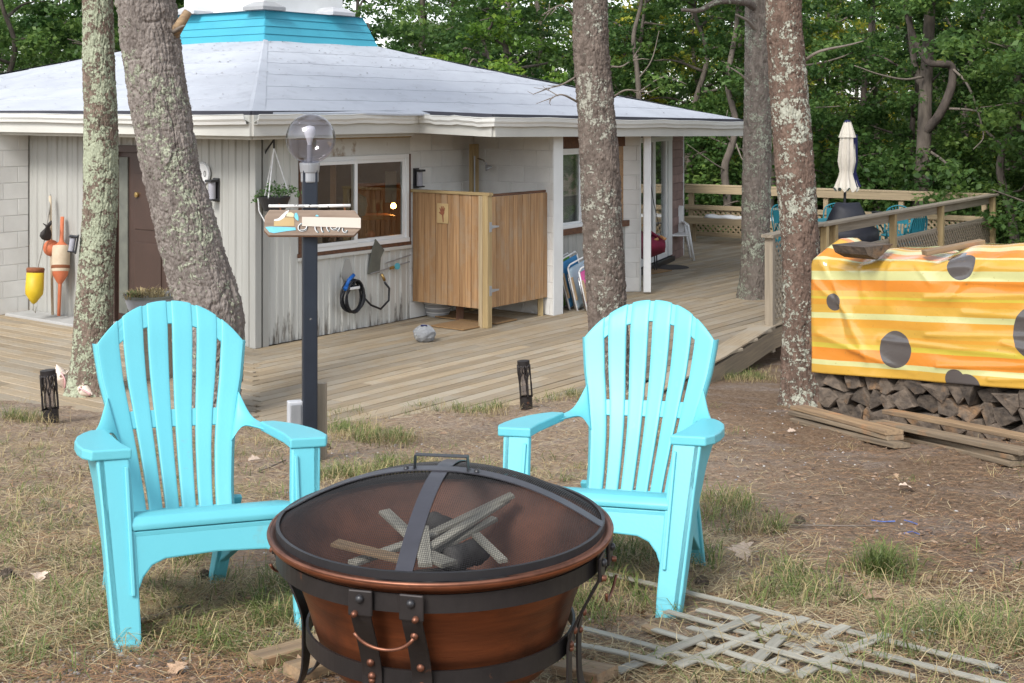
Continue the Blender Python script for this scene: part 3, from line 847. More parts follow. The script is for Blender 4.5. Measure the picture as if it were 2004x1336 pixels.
# ================================================================== DECK
deck = MB().box((3.0, 20.0, -.13), (.2, .2, .1)).build('deck', MT['deck_side'])
tag(deck, kind='structure')
M0 = Vector((-1.98, 10.35, 0))
def scan(poly, base, d, nrm, off):
    """intervals along d of the line base + nrm*off inside the 2D polygon"""
    o = base + nrm * off
    ts = []
    n = len(poly)
    for i in range(n):
        a, b = poly[i], poly[(i + 1) % n]
        sa = (a - o).dot(nrm); sb = (b - o).dot(nrm)
        if (sa > 0) != (sb > 0):
            p = a.lerp(b, sa / (sa - sb))
            ts.append((p - o).dot(d))
    ts.sort()
    return list(zip(ts[::2], ts[1::2]))
V2 = lambda x, y: Vector((x, y, 0))
BWID = .142
poly_r = [C0 + n_ * -.03, M0, V2(.0, 10.95), V2(1.2, 11.7), V2(2.15, 13.60), V2(3.02, 15.5), V2(3.95, 17.1), V2(8.50, 23.3), V2(3.6, 27.2), V2(2.2, 25.4), V2(2.9, 23.1), V2(1.6, 19.8), V2(1.3, 18.6), V2(.25, 16.8), IC + r_ * .02]
poly_l = [C0 + nl_ * -.03, M0, V2(-3.4, 10.65), V2(-5, 11.1), V2(-8, 12.4), V2(-9.5, 16.0), C0 + l_ * 6.5]
OPEN = [(V2(3.25, 17.95), .30)]
def lay(poly, d, nrm, o_from, o_to):
    off = o_from
    while off < o_to:
        for (a, b) in scan(poly, C0, d, nrm, off):
            if b - a < .08: continue
            cuts = [a]
            x = a + random.uniform(.8, 3.6)
            while x < b - .6:
                cuts.append(x); x += random.uniform(2.3, 4.2)
            cuts.append(b)
            for s, e in zip(cuts[:-1], cuts[1:]):
                z = -.014 + random.uniform(-.002, .002)
                p0 = C0 + nrm * off + d * (s + .0015) + UZ * z
                p1 = C0 + nrm * off + d * (e - .0015) + UZ * z
                board('deck_board', p0, p1, BWID - random.uniform(.010, .019), .028, MT['deck'], deck, bevel=.003)
        off += BWID
lay(poly_r, r_, n_, -3.3, 4.2)
lay(poly_l, l_, nl_, -.0, 3.9)
for a, b in ((V2(1.2, 11.68), V2(2.16, 13.58)), (V2(2.16, 13.58), V2(3.03, 15.48)), (V2(3.03, 15.48), V2(3.97, 17.08)), (V2(3.97, 17.08), V2(8.52, 23.28)), (V2(8.52, 23.28), V2(3.62, 27.2))):
    dd_ = (b - a).normalized(); oo_ = Vector((-dd_.y, dd_.x, 0))
    board('edge_board', a + oo_ * .10 + UZ * .006, b + oo_ * .10 + UZ * .006, .24, .022, MT['deck'], deck, bevel=.003)
    board('rim_joist', a - UZ * .145, b - UZ * .145, .04, .225, MT['deck_side'], deck)
# ================================================================== PINES NEAR THE HOUSE
def bark_mat(name, c1, c2, lich, cover, lcol=(.42, .46, .34)):
    """bark with plate-to-plate colour (attribute rnd) and crusty pale green lichen patches"""
    m = bpy.data.materials.new(name); m.use_nodes = True
    nt = m.node_tree; N = nt.nodes; L = nt.links; bs = N['Principled BSDF']
    bs.inputs['Roughness'].default_value = .92; bs.inputs['Specular IOR Level'].default_value = .2
    tc = N.new('ShaderNodeTexCoord')
    def noise(s, d=7, r=.65, st=(1, 1, 1), dist=0.0):
        mp = N.new('ShaderNodeMapping'); mp.inputs['Scale'].default_value = st
        L.new(tc.outputs['Object'], mp.inputs['Vector'])
        n = N.new('ShaderNodeTexNoise'); n.inputs['Scale'].default_value = s; n.inputs['Detail'].default_value = d
        n.inputs['Roughness'].default_value = r; n.inputs['Distortion'].default_value = dist
        L.new(mp.outputs[0], n.inputs['Vector']); return n.outputs['Fac']
    at_ = N.new('ShaderNodeAttribute'); at_.attribute_name = 'rnd'
    a = N.new('ShaderNodeMath'); a.operation = 'MULTIPLY_ADD'; a.inputs[1].default_value = .45
    L.new(at_.outputs['Fac'], a.inputs[0])
    b = N.new('ShaderNodeMath'); b.operation = 'MULTIPLY_ADD'; b.inputs[1].default_value = 1.5; b.inputs[2].default_value = -.48
    L.new(noise(22, 8, .7, (1, 1, .45)), b.inputs[0]); L.new(b.outputs[0], a.inputs[2])
    rp = N.new('ShaderNodeValToRGB'); e = rp.color_ramp.elements
    e[0].color = (*c2, 1); e[1].color = (*c1, 1); e[0].position = .1; e[1].position = .85
    L.new(a.outputs[0], rp.inputs['Fac'])
    # lichen: clusters of small crusts
    big = noise(2.2, 4, .6); fine = noise(46, 5, .65, dist=.5); mid = noise(17, 4, .6)
    s1 = N.new('ShaderNodeMath'); s1.operation = 'MULTIPLY_ADD'; s1.inputs[1].default_value = 1.0; L.new(big, s1.inputs[0]); L.new(fine, s1.inputs[2])
    s2 = N.new('ShaderNodeMath'); s2.operation = 'MULTIPLY_ADD'; s2.inputs[1].default_value = .9; L.new(mid, s2.inputs[0]); L.new(s1.outputs[0], s2.inputs[2])
    mr = N.new('ShaderNodeMapRange'); mr.inputs['From Min'].default_value = cover; mr.inputs['From Max'].default_value = cover + .035
    L.new(s2.outputs[0], mr.inputs['Value'])
    lr = N.new('ShaderNodeValToRGB'); lr.color_ramp.elements[0].color = (*[x * .62 for x in lcol], 1); lr.color_ramp.elements[1].color = (*lcol, 1)
    lr.color_ramp.elements[0].position = .3; lr.color_ramp.elements[1].position = .65
    L.new(noise(60, 4), lr.inputs['Fac'])
    mx = N.new('ShaderNodeMix'); mx.data_type = 'RGBA'
    f = N.new('ShaderNodeMath'); f.operation = 'MULTIPLY'; f.inputs[1].default_value = lich; L.new(mr.outputs[0], f.inputs[0])
    L.new(f.outputs[0], mx.inputs['Factor']); L.new(rp.outputs[0], mx.inputs['A']); L.new(lr.outputs[0], mx.inputs['B'])
    L.new(mx.outputs['Result'], bs.inputs['Base Color'])
    bp = N.new('ShaderNodeBump'); bp.inputs['Distance'].default_value = .011
    sm = N.new('ShaderNodeMath'); sm.operation = 'MULTIPLY_ADD'; sm.inputs[1].default_value = .5
    L.new(mr.outputs[0], sm.inputs[0]); L.new(noise(48, 7, .7, (1, 1, .6)), sm.inputs[2])
    L.new(sm.outputs[0], bp.inputs['Height']); L.new(bp.outputs[0], bs.inputs['Normal'])
    return m

def worley(u, v, nu, seed):
    """u wraps over nu cells; v in cells. returns F1, F2, id of nearest"""
    g = np.random.default_rng(seed)
    T = g.random((nu, 4096, 3))
    iu = np.floor(u).astype(int); iv = np.floor(v).astype(int)
    f1 = np.full(u.shape, 9.0); f2 = np.full(u.shape, 9.0); idn = np.zeros(u.shape)
    for du in (-1, 0, 1):
        for dv in (-1, 0, 1):
            cu = iu + du; cv = iv + dv
            t = T[cu % nu, cv % 4096]
            d = np.hypot(cu + .1 + .8 * t[..., 0] - u, cv + .1 + .8 * t[..., 1] - v)
            new = d < f1
            f2 = np.where(new, f1, np.minimum(f2, d)); idn = np.where(new, t[..., 2], idn); f1 = np.where(new, d, f1)
    return f1, f2, idn

def vnoise(x, y, seed, wrap=None):
    g = np.random.default_rng(seed); T = g.random((512, 512))
    ix = np.floor(x).astype(int); iy = np.floor(y).astype(int); fx = x - ix; fy = y - iy
    fx = fx * fx * (3 - 2 * fx); fy = fy * fy * (3 - 2 * fy)
    m = wrap or 512
    q = lambda a, b: T[(a % m) % 512, b % 512]
    return (q(ix, iy) * (1 - fx) + q(ix + 1, iy) * fx) * (1 - fy) + (q(ix, iy + 1) * (1 - fx) + q(ix + 1, iy + 1) * fx) * fy

def spline(pts, ts):
    """Catmull-Rom through rows of pts at parameters ts in [0, n-1]"""
    p = np.array(pts, float); n = len(p)
    pe = np.vstack([2 * p[0] - p[1], p, 2 * p[-1] - p[-2]])
    i = np.clip(np.floor(ts).astype(int), 0, n - 2); t = (ts - i)[:, None]
    a, b, c, d = pe[i], pe[i + 1], pe[i + 2], pe[i + 3]
    return .5 * (2 * b + (c - a) * t + (2 * a - 5 * b + 4 * c - d) * t ** 2 + (3 * b - a - 3 * c + d) * t ** 3)

def bark_trunk(path, mat, parent, seed, depth=.02, plate=(.06, .15), nu=176, dz=.0105, fine_to=4.4, flare=.0):
    """path rows: x, y, z, radius"""
    dense = spline(path, np.linspace(0, len(path) - 1, 600))
    seglen = np.concatenate([[0], np.cumsum(np.linalg.norm(np.diff(dense[:, :3], axis=0), axis=1))])
    L = seglen[-1]
    s = [0.0]
    while s[-1] < L:
        z = np.interp(s[-1], seglen, dense[:, 2])
        s.append(s[-1] + (dz if z < fine_to else min(.12, dz + (z - fine_to) * .05)))
    s = np.array(s); s[-1] = L
    C = np.stack([np.interp(s, seglen, dense[:, k]) for k in range(4)], 1)
    ns = len(s)
    T = np.gradient(C[:, :3], axis=0); T /= np.linalg.norm(T, axis=1)[:, None]
    U = np.cross(np.array([0, 1, 0.]), T); U /= np.linalg.norm(U, axis=1)[:, None]
    W = np.cross(T, U)
    a = np.linspace(0, 2 * np.pi, nu, endpoint=False)
    A, S = np.meshgrid(a, s)
    Rr = C[:, 3][:, None] * np.ones_like(A)
    rad = float(np.mean(C[:, 3]))
    nc = max(6, round(2 * np.pi * rad / plate[0]))
    un = A / (2 * np.pi)
    # wobble so plates interlock
    wob = vnoise(un * 12, S * 5, seed + 5, 12) - .5
    u1 = (un * nc + wob * .9) % nc; v1 = S / plate[1] + (vnoise(un * 10, S * 3, seed + 6, 10) - .5) * 1.2 + 100
    f1, f2, idn = worley(u1, v1, nc, seed)
    edge = np.clip((f2 - f1) / .15, 0, 1) ** .7
    nc2 = nc * 2
    g1, g2, id2 = worley((un * nc2 + wob * 1.2) % nc2, S / (plate[1] * .42) + 300, nc2, seed + 1)
    e2 = np.clip((g2 - g1) / .35, 0, 1)
    e2 = e2 ** .7
    # each plate is a shingle that lifts a little at its lower end
    k1, k2, id3 = worley((un * nc * 4 + wob * 2.5) % (nc * 4), S / (plate[1] * .16) + 500, nc * 4, seed + 7)
    e3 = np.clip((k2 - k1) / .4, 0, 1)
    def fissure(k, zf, sd_, wd):
        q_ = vnoise(un * k + (vnoise(un * k * 2, S * zf * 3, sd_ + 31, k * 2) - .5) * .7, S * zf + (vnoise(un * k, S * zf * 2, sd_ + 33, k) - .5) * .8, sd_, k)
        return np.clip(abs(q_ - .5) / wd, 0, 1) ** .6
    kf = max(5, int(nc * .9))
    fis = fissure(kf, .30 / plate[0] * .55, seed + 40, .06); fi2 = fissure(kf * 2, .30 / plate[0] * 1.1, seed + 44, .08)
    edge = edge ** .5
    h = .50 * fis + .28 * fi2 * (.4 + .6 * fis) - .12 + .24 * e3 * (.2 + id3) + .55 * edge * (.40 + .42 * idn) + .30 * e2 * (.3 + id2) * (.4 + .6 * edge) + .20 * vnoise(un * nc * 5, S * 40, seed + 2, nc * 5) + .22 * vnoise(un * nc * 11, S * 95, seed + 3, nc * 11)
    low = vnoise(un * 4, S * 1.5, seed + 4, 4) - .5
    Rr = Rr * (1 + .08 * low) + depth * (h - 1.45)
    if flare:
        zz = S / .35
        Rr = Rr * (1 + flare * np.exp(-zz) * (1 + .5 * np.sin(A * 4 + seed)))
    X = C[:, None, :3] + U[:, None] * (np.cos(A) * Rr)[..., None] + W[:, None] * (np.sin(A) * Rr)[..., None]
    i = np.arange(ns - 1)[:, None] * nu + np.arange(nu)[None]
    j = np.arange(ns - 1)[:, None] * nu + ((np.arange(nu) + 1) % nu)[None]
    f = np.stack([i, j, j + nu, i + nu], -1).reshape(-1, 4)
    rnd = np.clip(.65 * idn + .35 * id2, 0, 1)
    return fast_mesh('trunk', X.reshape(-1, 3), f, mat, parent, rnd.ravel(), smooth=True), C

MT['needle'] = M('pine needles', (.055, .095, .03), (.03, .06, .02), rough=.6, attr=True, tl=.25)
MT['twig'] = M('grey twig', (.20, .168, .138), (.14, .115, .095), rough=.9, scale=12, bump=.003)

def needle_crown(parent, z0, z1, cx, cy, rad, n=700, seed=1):
    """tufts of needles on the boughs high above"""
    g = np.random.default_rng(seed)
    th = g.random(n) * 2 * np.pi; zz = z0 + (z1 - z0) * g.random(n)
    rr = rad * np.sqrt(g.random(n)) * (1.1 - .8 * (zz - z0) / (z1 - z0))
    c = np.stack([cx + rr * np.cos(th), cy + rr * np.sin(th), zz], 1)
    k = 26
    d = g.normal(size=(n, k, 3)); d[..., 2] += .5; d /= np.linalg.norm(d, axis=2)[..., None]
    L = .16 + .10 * g.random((n, k, 1))
    side = np.cross(d, g.normal(size=(n, k, 3))); side /= np.linalg.norm(side, axis=2)[..., None]
    p = c[:, None] + d * .04
    v = np.stack([p - side * .006, p + side * .006, p + d * L], 2).reshape(-1, 3)
    f = np.arange(len(v)).reshape(-1, 3)
    return fast_mesh('crown', v, f, MT['needle'], parent, np.repeat(g.random(n * k), 3))

def limb(name, pts, r0, r1, mat, parent, seg=7, sub=6):
    p = spline(pts, np.linspace(0, len(pts) - 1, (len(pts) - 1) * sub + 1))
    n = len(p)
    rs = [r0 + (r1 - r0) * i / (n - 1) for i in range(n)]
    return MB().tube([tuple(x) for x in p], rs, seg).build(name, mat, parent, smooth=True)

def dead_sprays(p, d, mat, parent, n=5, L=.5, seed=0):
    g = random.Random(seed)
    b = MB()
    p = Vector(p); d = Vector(d).normalized()
    for i in range(n):
        a = p + d * (L * g.uniform(.1, .9))
        e = a + (d + Vector((g.uniform(-1, 1), g.uniform(-.6, .6), g.uniform(-.5, .9)))) * L * g.uniform(.25, .6)
        m_ = (a + e) / 2 + Vector((g.uniform(-.04, .04),) * 3)
        b.tube([a, m_, e], [.006, .004, .002], 5)
    return b.build('twig', mat, parent)

B1 = bark_mat('lichened pine bark', (.27, .205, .16), (.095, .072, .058), .9, 1.395, (.46, .50, .36))
B2 = bark_mat('grey plated pine bark', (.30, .262, .236), (.118, .098, .086), .8, 1.55, (.46, .49, .36))
B3 = bark_mat('brown pine bark', (.205, .165, .139), (.08, .063, .053), .75, 1.58, (.48, .48, .40))
B4m = bark_mat('grey green pine bark', (.235, .20, .172), (.092, .077, .066), .8, 1.525, (.40, .43, .34))
B5 = bark_mat('red brown pine bark', (.205, .140, .108), (.078, .054, .043), .88, 1.52, (.50, .51, .42))

def pine(label, path, mat, seed, **kw):
    x, y, z, rr = path[0]
    t = empty('pine_tree', (x, y, z), 0, label, 'tree')
    tr, C = bark_trunk(path, mat, t, seed, **kw)
    top = path[-1]
    needle_crown(t, top[2] - 3.5, top[2] + .8, top[0], top[1], 1.9, 520, seed)
    for k in range(7):
        a = k * 2.4 + seed; zz = top[2] - 3.3 + k * .5
        b = (top[0] + 1.5 * math.cos(a), top[1] + 1.5 * math.sin(a), zz + .5)
        limb('branch', [(top[0], top[1], zz), ((top[0] + b[0]) / 2, (top[1] + b[1]) / 2, zz + .15), b], .04, .012, MT['twig'], t)
    return t

def trk(points, Y, tilt=0.0):
    """rows px, py, width px -> x, y, z, radius at depth Y"""
    out = []
    for px, py, w in points:
        p = at(px, py, Y); out.append((p.x, p.y, p.z, w / F * Y / 2))
    return out

# 1: slim, thick with lichen, in front of the door facade, growing through the deck
Y1 = 11.9
p1 = trk([(177, 775, 92), (178, 745, 80), (181, 690, 73), (184, 600, 70), (191, 480, 67), (198, 380, 66), (197, 250, 65), (193, 120, 61), (191, 0, 58)], Y1) + [(-3.80, Y1, 6.0, .11), (-3.7, Y1 + .1, 9.5, .07)]
t1 = pine('slim lichen-crusted pine trunk rising through the deck at the left', p1, B1, 11, depth=.020, plate=(.045, .09), flare=.12)
# 2: big leaning one
Y2 = 11.0
p2 = trk([(414, 850, 126), (413, 780, 112), (417, 700, 118), (413, 610, 124), (380, 500, 119), (353, 400, 113), (336, 340, 109), (311, 200, 110), (297, 100, 110), (286, 0, 110), (272, -130, 106)], Y2) + [(-3.35, Y2 + .1, 6.6, .17), (-3.9, Y2 + .2, 10.0, .09)]
t2 = pine('thick leaning pine trunk with cracked grey bark beside the lamp post', p2, B2, 23, depth=.030, plate=(.075, .20), nu=300, dz=.0075, flare=.04)
s = at(352, 60, Y2 - .1)
limb('branch_stub', [tuple(at(338, 70, Y2)), tuple(at(352, 48, Y2 - .12)), tuple(at(368, 22, Y2 - .14))], .05, .035, MT['oldwood'], t2, 9)
limb('branch_stub', [tuple(at(340, 62, Y2 - .1)), tuple(at(356, 52, Y2 - .2)), tuple(at(362, 50, Y2 - .22))], .02, .006, MT['twig'], t2, 7)
# 3: pine before the right part of the house
Y3 = 12.3
p3 = trk([(1196, 790, 92), (1193, 700, 80), (1189, 620, 74), (1184, 520, 78), (1178, 420, 76), (1174, 330, 75), (1166, 220, 72), (1158, 110, 70), (1155, 0, 68)], Y3) + [(.70, Y3, 6.2, .13), (.62, Y3 + .2, 9.8, .07)]
t3 = pine('brown pine trunk standing behind the right aqua chair', p3, B3, 37, depth=.024, plate=(.055, .12), flare=.10)
for (a, b, c) in (((1132, 200), (1100, 185), (1078, 192)), ((1128, 150), (1100, 165), (1076, 172)), ((1200, 190), (1225, 176), (1262, 180)), ((1195, 130), (1215, 130), (1230, 122)), ((1130, 40), (1100, 10), (1060, 30))):
    pa, pb, pc = at(*a, Y3), at(*b, Y3 - .15), at(*c, Y3 - .1)
    limb('dead_branch', [tuple(pa), tuple(pb), tuple(pc)], .012, .004, MT['twig'], t3, 6)
    dead_sprays(pb, pc - pb, MT['twig'], t3, 4, .22, int(a[0]))
# 4: grey pine coming up through the deck by the rail
Y4 = 17.9
p4 = trk([(1474, 590, 62), (1475, 560, 56), (1478, 480, 54), (1480, 380, 54), (1482, 250, 54), (1484, 120, 53), (1484, 20, 52)], Y4) + [(3.32, Y4, 5.6, .17), (3.36, Y4, 10.4, .08)]
t4 = pine('grey-green pine trunk coming up through the deck boards near the railing', p4, B4m, 41, depth=.026, plate=(.06, .12), nu=140, dz=.015, flare=.08, fine_to=5)
limb('dead_branch', [tuple(at(1484, 22, Y4)), tuple(at(1458, 4, Y4 - .3)), tuple(at(1405, 3, Y4 - .5)), tuple(at(1368, 20, Y4 - .6)), tuple(at(1334, 19, Y4 - .7))], .06, .022, B4m, t4, 9)
limb('dead_branch', [tuple(at(1480, 60, Y4 - .1)), tuple(at(1462, 40, Y4 - .3)), tuple(at(1440, 28, Y4 - .4))], .03, .012, MT['twig'], t4, 7)
limb('dead_branch', [tuple(at(1478, 180, Y4)), tuple(at(1455, 150, Y4 - .2)), tuple(at(1430, 132, Y4 - .2))], .02, .008, MT['twig'], t4, 7)
# 5: red brown pine in front of the woodpile
Y5 = 11.45
p5 = trk([(1576, 800, 104), (1572, 760, 84), (1567, 690, 74), (1568, 600, 70), (1566, 480, 70), (1557, 340, 74), (1546, 200, 74), (1538, 90, 72), (1533, 0, 70)], Y5) + [(2.30, Y5, 6.0, .14), (2.2, Y5 + .2, 9.7, .07)]
t5 = pine('red-brown pine trunk with pale lichen down its right side at the woodpile', p5, B5, 53, depth=.022, plate=(.05, .11), flare=.12)
limb('dead_branch', [tuple(at(1575, 118, Y5)), tuple(at(1605, 100, Y5 - .1)), tuple(at(1660, 88, Y5)), tuple(at(1690, 80, Y5 + .1))], .016, .005, MT['twig'], t5, 7)

# ================================================================== THE WOODS BEHIND
def leaf_mat(name, c1, c2, c3):
    return M(name, c1, c2, rough=.5, attr=True, c3=c3, t3=(.5, .6), tl=.5, spec=.4)
LEAF = dict(
    dark=leaf_mat('oak leaves', (.18, .285, .068), (.034, .085, .025), (.083, .165, .042)),
    mid=leaf_mat('maple leaves', (.24, .35, .08), (.055, .12, .034), (.122, .22, .054)),
    lime=leaf_mat('yellow green leaves', (.36, .44, .05), (.08, .17, .03), (.18, .31, .045)),
    gold=leaf_mat('leaves painted sunlit yellow', (.75, .62, .07), (.14, .22, .035), (.38, .42, .06)),  # sunlight on far foliage put into the leaf colour
)
MT['wtrunk'] = M('woodland bark', (.175, .145, .118), (.075, .06, .05), rough=.95, scale=9, stretch=(1, 1, .3), bump=.012, bscale=20)
MT['wtrunk2'] = M('dark woodland bark', (.12, .095, .08), (.05, .04, .035), rough=.95, scale=9, stretch=(1, 1, .3), bump=.012, bscale=20)

def leaves(name, centres, crad, per, size, mat, parent, seed, flat=.5):
    """leaf-sized kites clustered round clump centres"""
    g = np.random.default_rng(seed)
    n = len(centres)
    c = np.repeat(np.asarray(centres, float), per, 0)
    cr = np.repeat(crad if hasattr(crad, '__len__') else np.full(n, crad), per)
    N_ = len(c)
    d = g.normal(size=(N_, 3)); d /= np.linalg.norm(d, axis=1)[:, None]
    d *= (g.random(N_) ** .5 * cr)[:, None]; d[:, 2] *= flat
    p = c + d
    nrm = g.normal(size=(N_, 3)) * .75; nrm[:, 2] += 1.0; nrm /= np.linalg.norm(nrm, axis=1)[:, None]
    t = np.cross(nrm, g.normal(size=(N_, 3))); t /= np.linalg.norm(t, axis=1)[:, None]
    b = np.cross(nrm, t)
    L = (size * (.6 + .8 * g.random(N_)))[:, None]
    droop = nrm * L * .14
    v = np.stack([p - t * L * .5, p + b * L * .32 + droop * .4, p + t * L * .5 - droop, p - b * L * .32 + droop * .4], 1).reshape(-1, 3)
    f = np.arange(len(v)).reshape(-1, 4)
    rn = np.repeat(np.clip(.5 * np.repeat(g.random(n), per) + .5 * g.random(N_) ** 1.5, 0, 1), 4)
    return fast_mesh(name, v, f, mat, parent, rn)

def woodland_tree(label, kind, seed, h=9, lean=.3, r0=.14, low=1.6, crad=2.6, clumps=130, per=80, size=.12, bark='wtrunk', group='leafy trees in the woods'):
    g = random.Random(seed)
    t = empty('leafy_tree', (0, 0, 0), 0, label, 'tree', group)
    path = [(0, 0, -.6)]
    x = y = 0.0
    for i in range(1, 7):
        x += g.uniform(-lean, lean); y += g.uniform(-lean, lean)
        path.append((x, y, h * i / 6))
    limb('trunk', path, r0, .03, MT[bark], t, 9, 6)
    cents = []
    for k in range(11):
        zz = low + (h - low) * (k + .3) / 11.5
        i = min(int(zz / h * 6), 5); f = zz / h * 6 - i
        b0 = Vector(path[i]).lerp(Vector(path[i + 1]), f)
        a = k * 2.4 + g.uniform(-.5, .5); L = crad * g.uniform(.6, 1.05) * (1 - .35 * k / 11)
        e = b0 + Vector((math.cos(a) * L, math.sin(a) * L, g.uniform(-.1, .8)))
        m_ = b0.lerp(e, .5) + Vector((g.uniform(-.25, .25), g.uniform(-.25, .25), g.uniform(-.1, .4)))
        limb('branch', [tuple(b0), tuple(m_), tuple(e)], .045, .008, MT[bark], t, 6, 5)
        for q_ in range(clumps // 11):
            s_ = g.uniform(.25, 1.1)
            c = b0.lerp(e, s_) + Vector((g.gauss(0, .55), g.gauss(0, .55), g.gauss(0, .4)))
            cents.append(tuple(c))
    leaves('crown', cents, np.array([g.uniform(.28, .55) for _ in cents]), per, size, LEAF[kind], t, seed)
    return t

def copy_thing(src, loc, rz=0.0, sc=1.0, label=None):
    c = src.copy(); COL.objects.link(c)
    c.location = loc; c.rotation_euler = (0, 0, rz); c.scale = (sc, sc, sc)
    if label: c['label'] = label
    for ch in src.children:
        d = ch.copy(); COL.objects.link(d); d.parent = c; d.matrix_parent_inverse = ch.matrix_parent_inverse
        for g_ in ch.children:
            e = g_.copy(); COL.objects.link(e); e.parent = d; e.matrix_parent_inverse = g_.matrix_parent_inverse
    return c

WL = 'leafy tree in the woods behind the far deck railing'
protos = [woodland_tree(WL, 'dark', 101, 7.6, .35, .15, 1.2), woodland_tree(WL, 'dark', 102, 6.8, .45, .11, .8, 2.3, bark='wtrunk2'),
          woodland_tree(WL, 'mid', 103, 7.2, .4, .12, 1.0, 2.5), woodland_tree(WL, 'mid', 104, 8.2, .3, .17, 2.0, 2.9)]
def shrub(label, kind, seed, h=2.2, group='shrubs in the woods', size=.10):
    g = random.Random(seed)
    t = empty('woodland_shrub', (0, 0, 0), 0, label, 'shrub', group)
    st = MB(); cents = []
    for k in range(9):
        a = k * .7; e = Vector((math.cos(a) * g.uniform(.4, 1.2), math.sin(a) * g.uniform(.4, 1.2), h * g.uniform(.5, 1)))
        st.tube([(0, 0, -.3), tuple(e * .5 + Vector((0, 0, .2))), tuple(e)], [.02, .014, .006], 5)
        for q_ in range(7):
            c = e * g.uniform(.35, 1.05) + Vector((g.gauss(0, .3), g.gauss(0, .3), g.gauss(0, .2)))
            cents.append(tuple(c))
    st.build('stem', MT['wtrunk2'], t)
    leaves('foliage', cents, .36, 60, size, LEAF[kind], t, seed, .7)
    return t
SL = 'low dark green shrub in the undergrowth behind the deck'
sprotos = [shrub(SL, 'dark', 201), shrub(SL, 'mid', 202, 1.8)]

gw = random.Random(5)
spots = []
def clear(x, y):
    if y < 29 and -12 < x < 9.6: return False          # house and deck
    if y < 21.5 and -12 < x < 12: return False
    return True
def fill(n, x0, x1, y0, y1, mind):
    k = 0
    for _ in range(n * 40):
        y = gw.uniform(y0, y1); x = gw.uniform(x0, x1) * y / y1
        if clear(x, y) and all((x - a) ** 2 + (y - b) ** 2 > mind ** 2 for a, b in spots):
            spots.append((x, y)); k += 1
            if k >= n: break
fill(26, -17, 19, 29.5, 37, 1.9)
fill(44, -24, 27, 37, 56, 2.2)
fill(7, 9.5, 16, 22, 29, 1.8)
fill(5, -17, -12, 22, 29, 2.2)
fill(7, -24, -13, 15, 30, 2.4)
first = set()
for (x, y) in spots:
    i = gw.randrange(4)
    loc = (x, y, gz(x, y)); rz = gw.uniform(0, 6.28); sc = gw.uniform(.85, 1.2)
    if i not in first:
        first.add(i); p = protos[i]; p.location = loc; p.rotation_euler = (0, 0, rz); p.scale = (sc,) * 3
    else:
        p = copy_thing(protos[i], loc, rz, sc)
    px_ = 1002 + F * x / y
    if px_ < 420: p['label'] = 'leafy tree in the woods behind the left end of the roof'; p['group'] = 'trees behind the left roof'
    elif px_ < 1150: p['label'] = 'leafy tree in the woods behind the right roof slope'; p['group'] = 'trees behind the right roof slope'
    elif px_ > 1820: p['label'] = 'leafy tree in the woods beyond the railing corner at the far right'; p['group'] = 'trees at the far right'
sf = set(); ns = 0
for _ in range(400):
    y = gw.uniform(27.5, 40); x = gw.uniform(1.5, 17) * y / 40
    if not clear(x, y) and not (x > 9.6 - 0 and y > 22): 
        continue
    i = gw.randrange(2); loc = (x, y, gz(x, y)); rz = gw.uniform(0, 6.28); sc = gw.uniform(.8, 1.5)
    if i not in sf:
        sf.add(i); p = sprotos[i]; p.location = loc; p.rotation_euler = (0, 0, rz); p.scale = (sc,) * 3
    else: copy_thing(sprotos[i], loc, rz, sc)
    ns += 1
    if ns >= 46: break
for (x, y, sc) in ((9.3, 21.0, .8), (10.2, 22.6, 1.1), (9.6, 19.3, .7), (10.9, 20.6, .9)):
    copy_thing(sprotos[1], (x, y, gz(x, y)), x, sc, 'bushy green shrub just outside the deck railing corner')

# yellow-green tree above the roof; deeper ones have sunlight painted into golden leaves
yg = woodland_tree('yellow-green maple showing bright just above the right roof slope', 'lime', 110, 5.2, .3, .08, 1.6, 1.5, 60, 70, .13, group=None)
yg.location = (-.9, 29.6, gz(-.9, 29.6))
gp = woodland_tree('tree with sunlight painted into golden leaves deep in the woods', 'gold', 111, 7.5, .3, .10, 1.0, 2.4, 90, 60, .14, group='golden trees deep in the woods')
gold_spots = [(4.6, 35.5), (6.0, 39), (8.6, 36), (10.5, 41), (13.6, 35.5), (2.2, 38), (14.5, 39)]
for i, (x, y) in enumerate(gold_spots):
    if i == 0: gp.location = (x, y, gz(x, y))
    else: copy_thing(gp, (x, y, gz(x, y)), i * 1.3, 1.0)

# forked grey tree right behind the far railing
YF = 28.2
fk = empty('forked_tree', at(1808, 470, YF), 0, 'forked grey tree with a crooked side limb behind the railing at right', 'tree')
def wpts(l, Y): return [tuple(at(px, py, Y + dy)) for px, py, dy in l]
limb('trunk', wpts([(1802, 520, 0), (1803, 380, 0), (1808, 280, 0), (1812, 160, 0), (1818, 60, .1), (1822, -60, .2), (1826, -220, .3)], YF), .185, .09, MT['wtrunk'], fk, 12)
limb('limb', wpts([(1806, 262, 0), (1838, 225, -.3), (1862, 170, -.4), (1862, 130, -.4), (1838, 125, -.5), (1815, 120, -.5), (1790, 75, -.4), (1774, 20, -.3), (1770, -60, -.2)], YF), .105, .05, MT['wtrunk2'], fk, 9)
limb('limb', wpts([(1812, 170, 0), (1796, 150, .1), (1788, 110, .2), (1780, 40, .3), (1770, -80, .4)], YF), .10, .05, MT['wtrunk'], fk, 9)
limb('dead_branch', wpts([(1862, 132, -.4), (1890, 160, -.8), (1908, 200, -1), (1920, 240, -1.1), (1924, 270, -1.1), (1905, 292, -1.2)], YF), .03, .012, MT['twig'], fk, 7)
limb('dead_branch', wpts([(1806, 150, -.2), (1770, 155, -.5), (1720, 145, -.7), (1672, 128, -.8)], YF), .03, .012, MT['twig'], fk, 7)
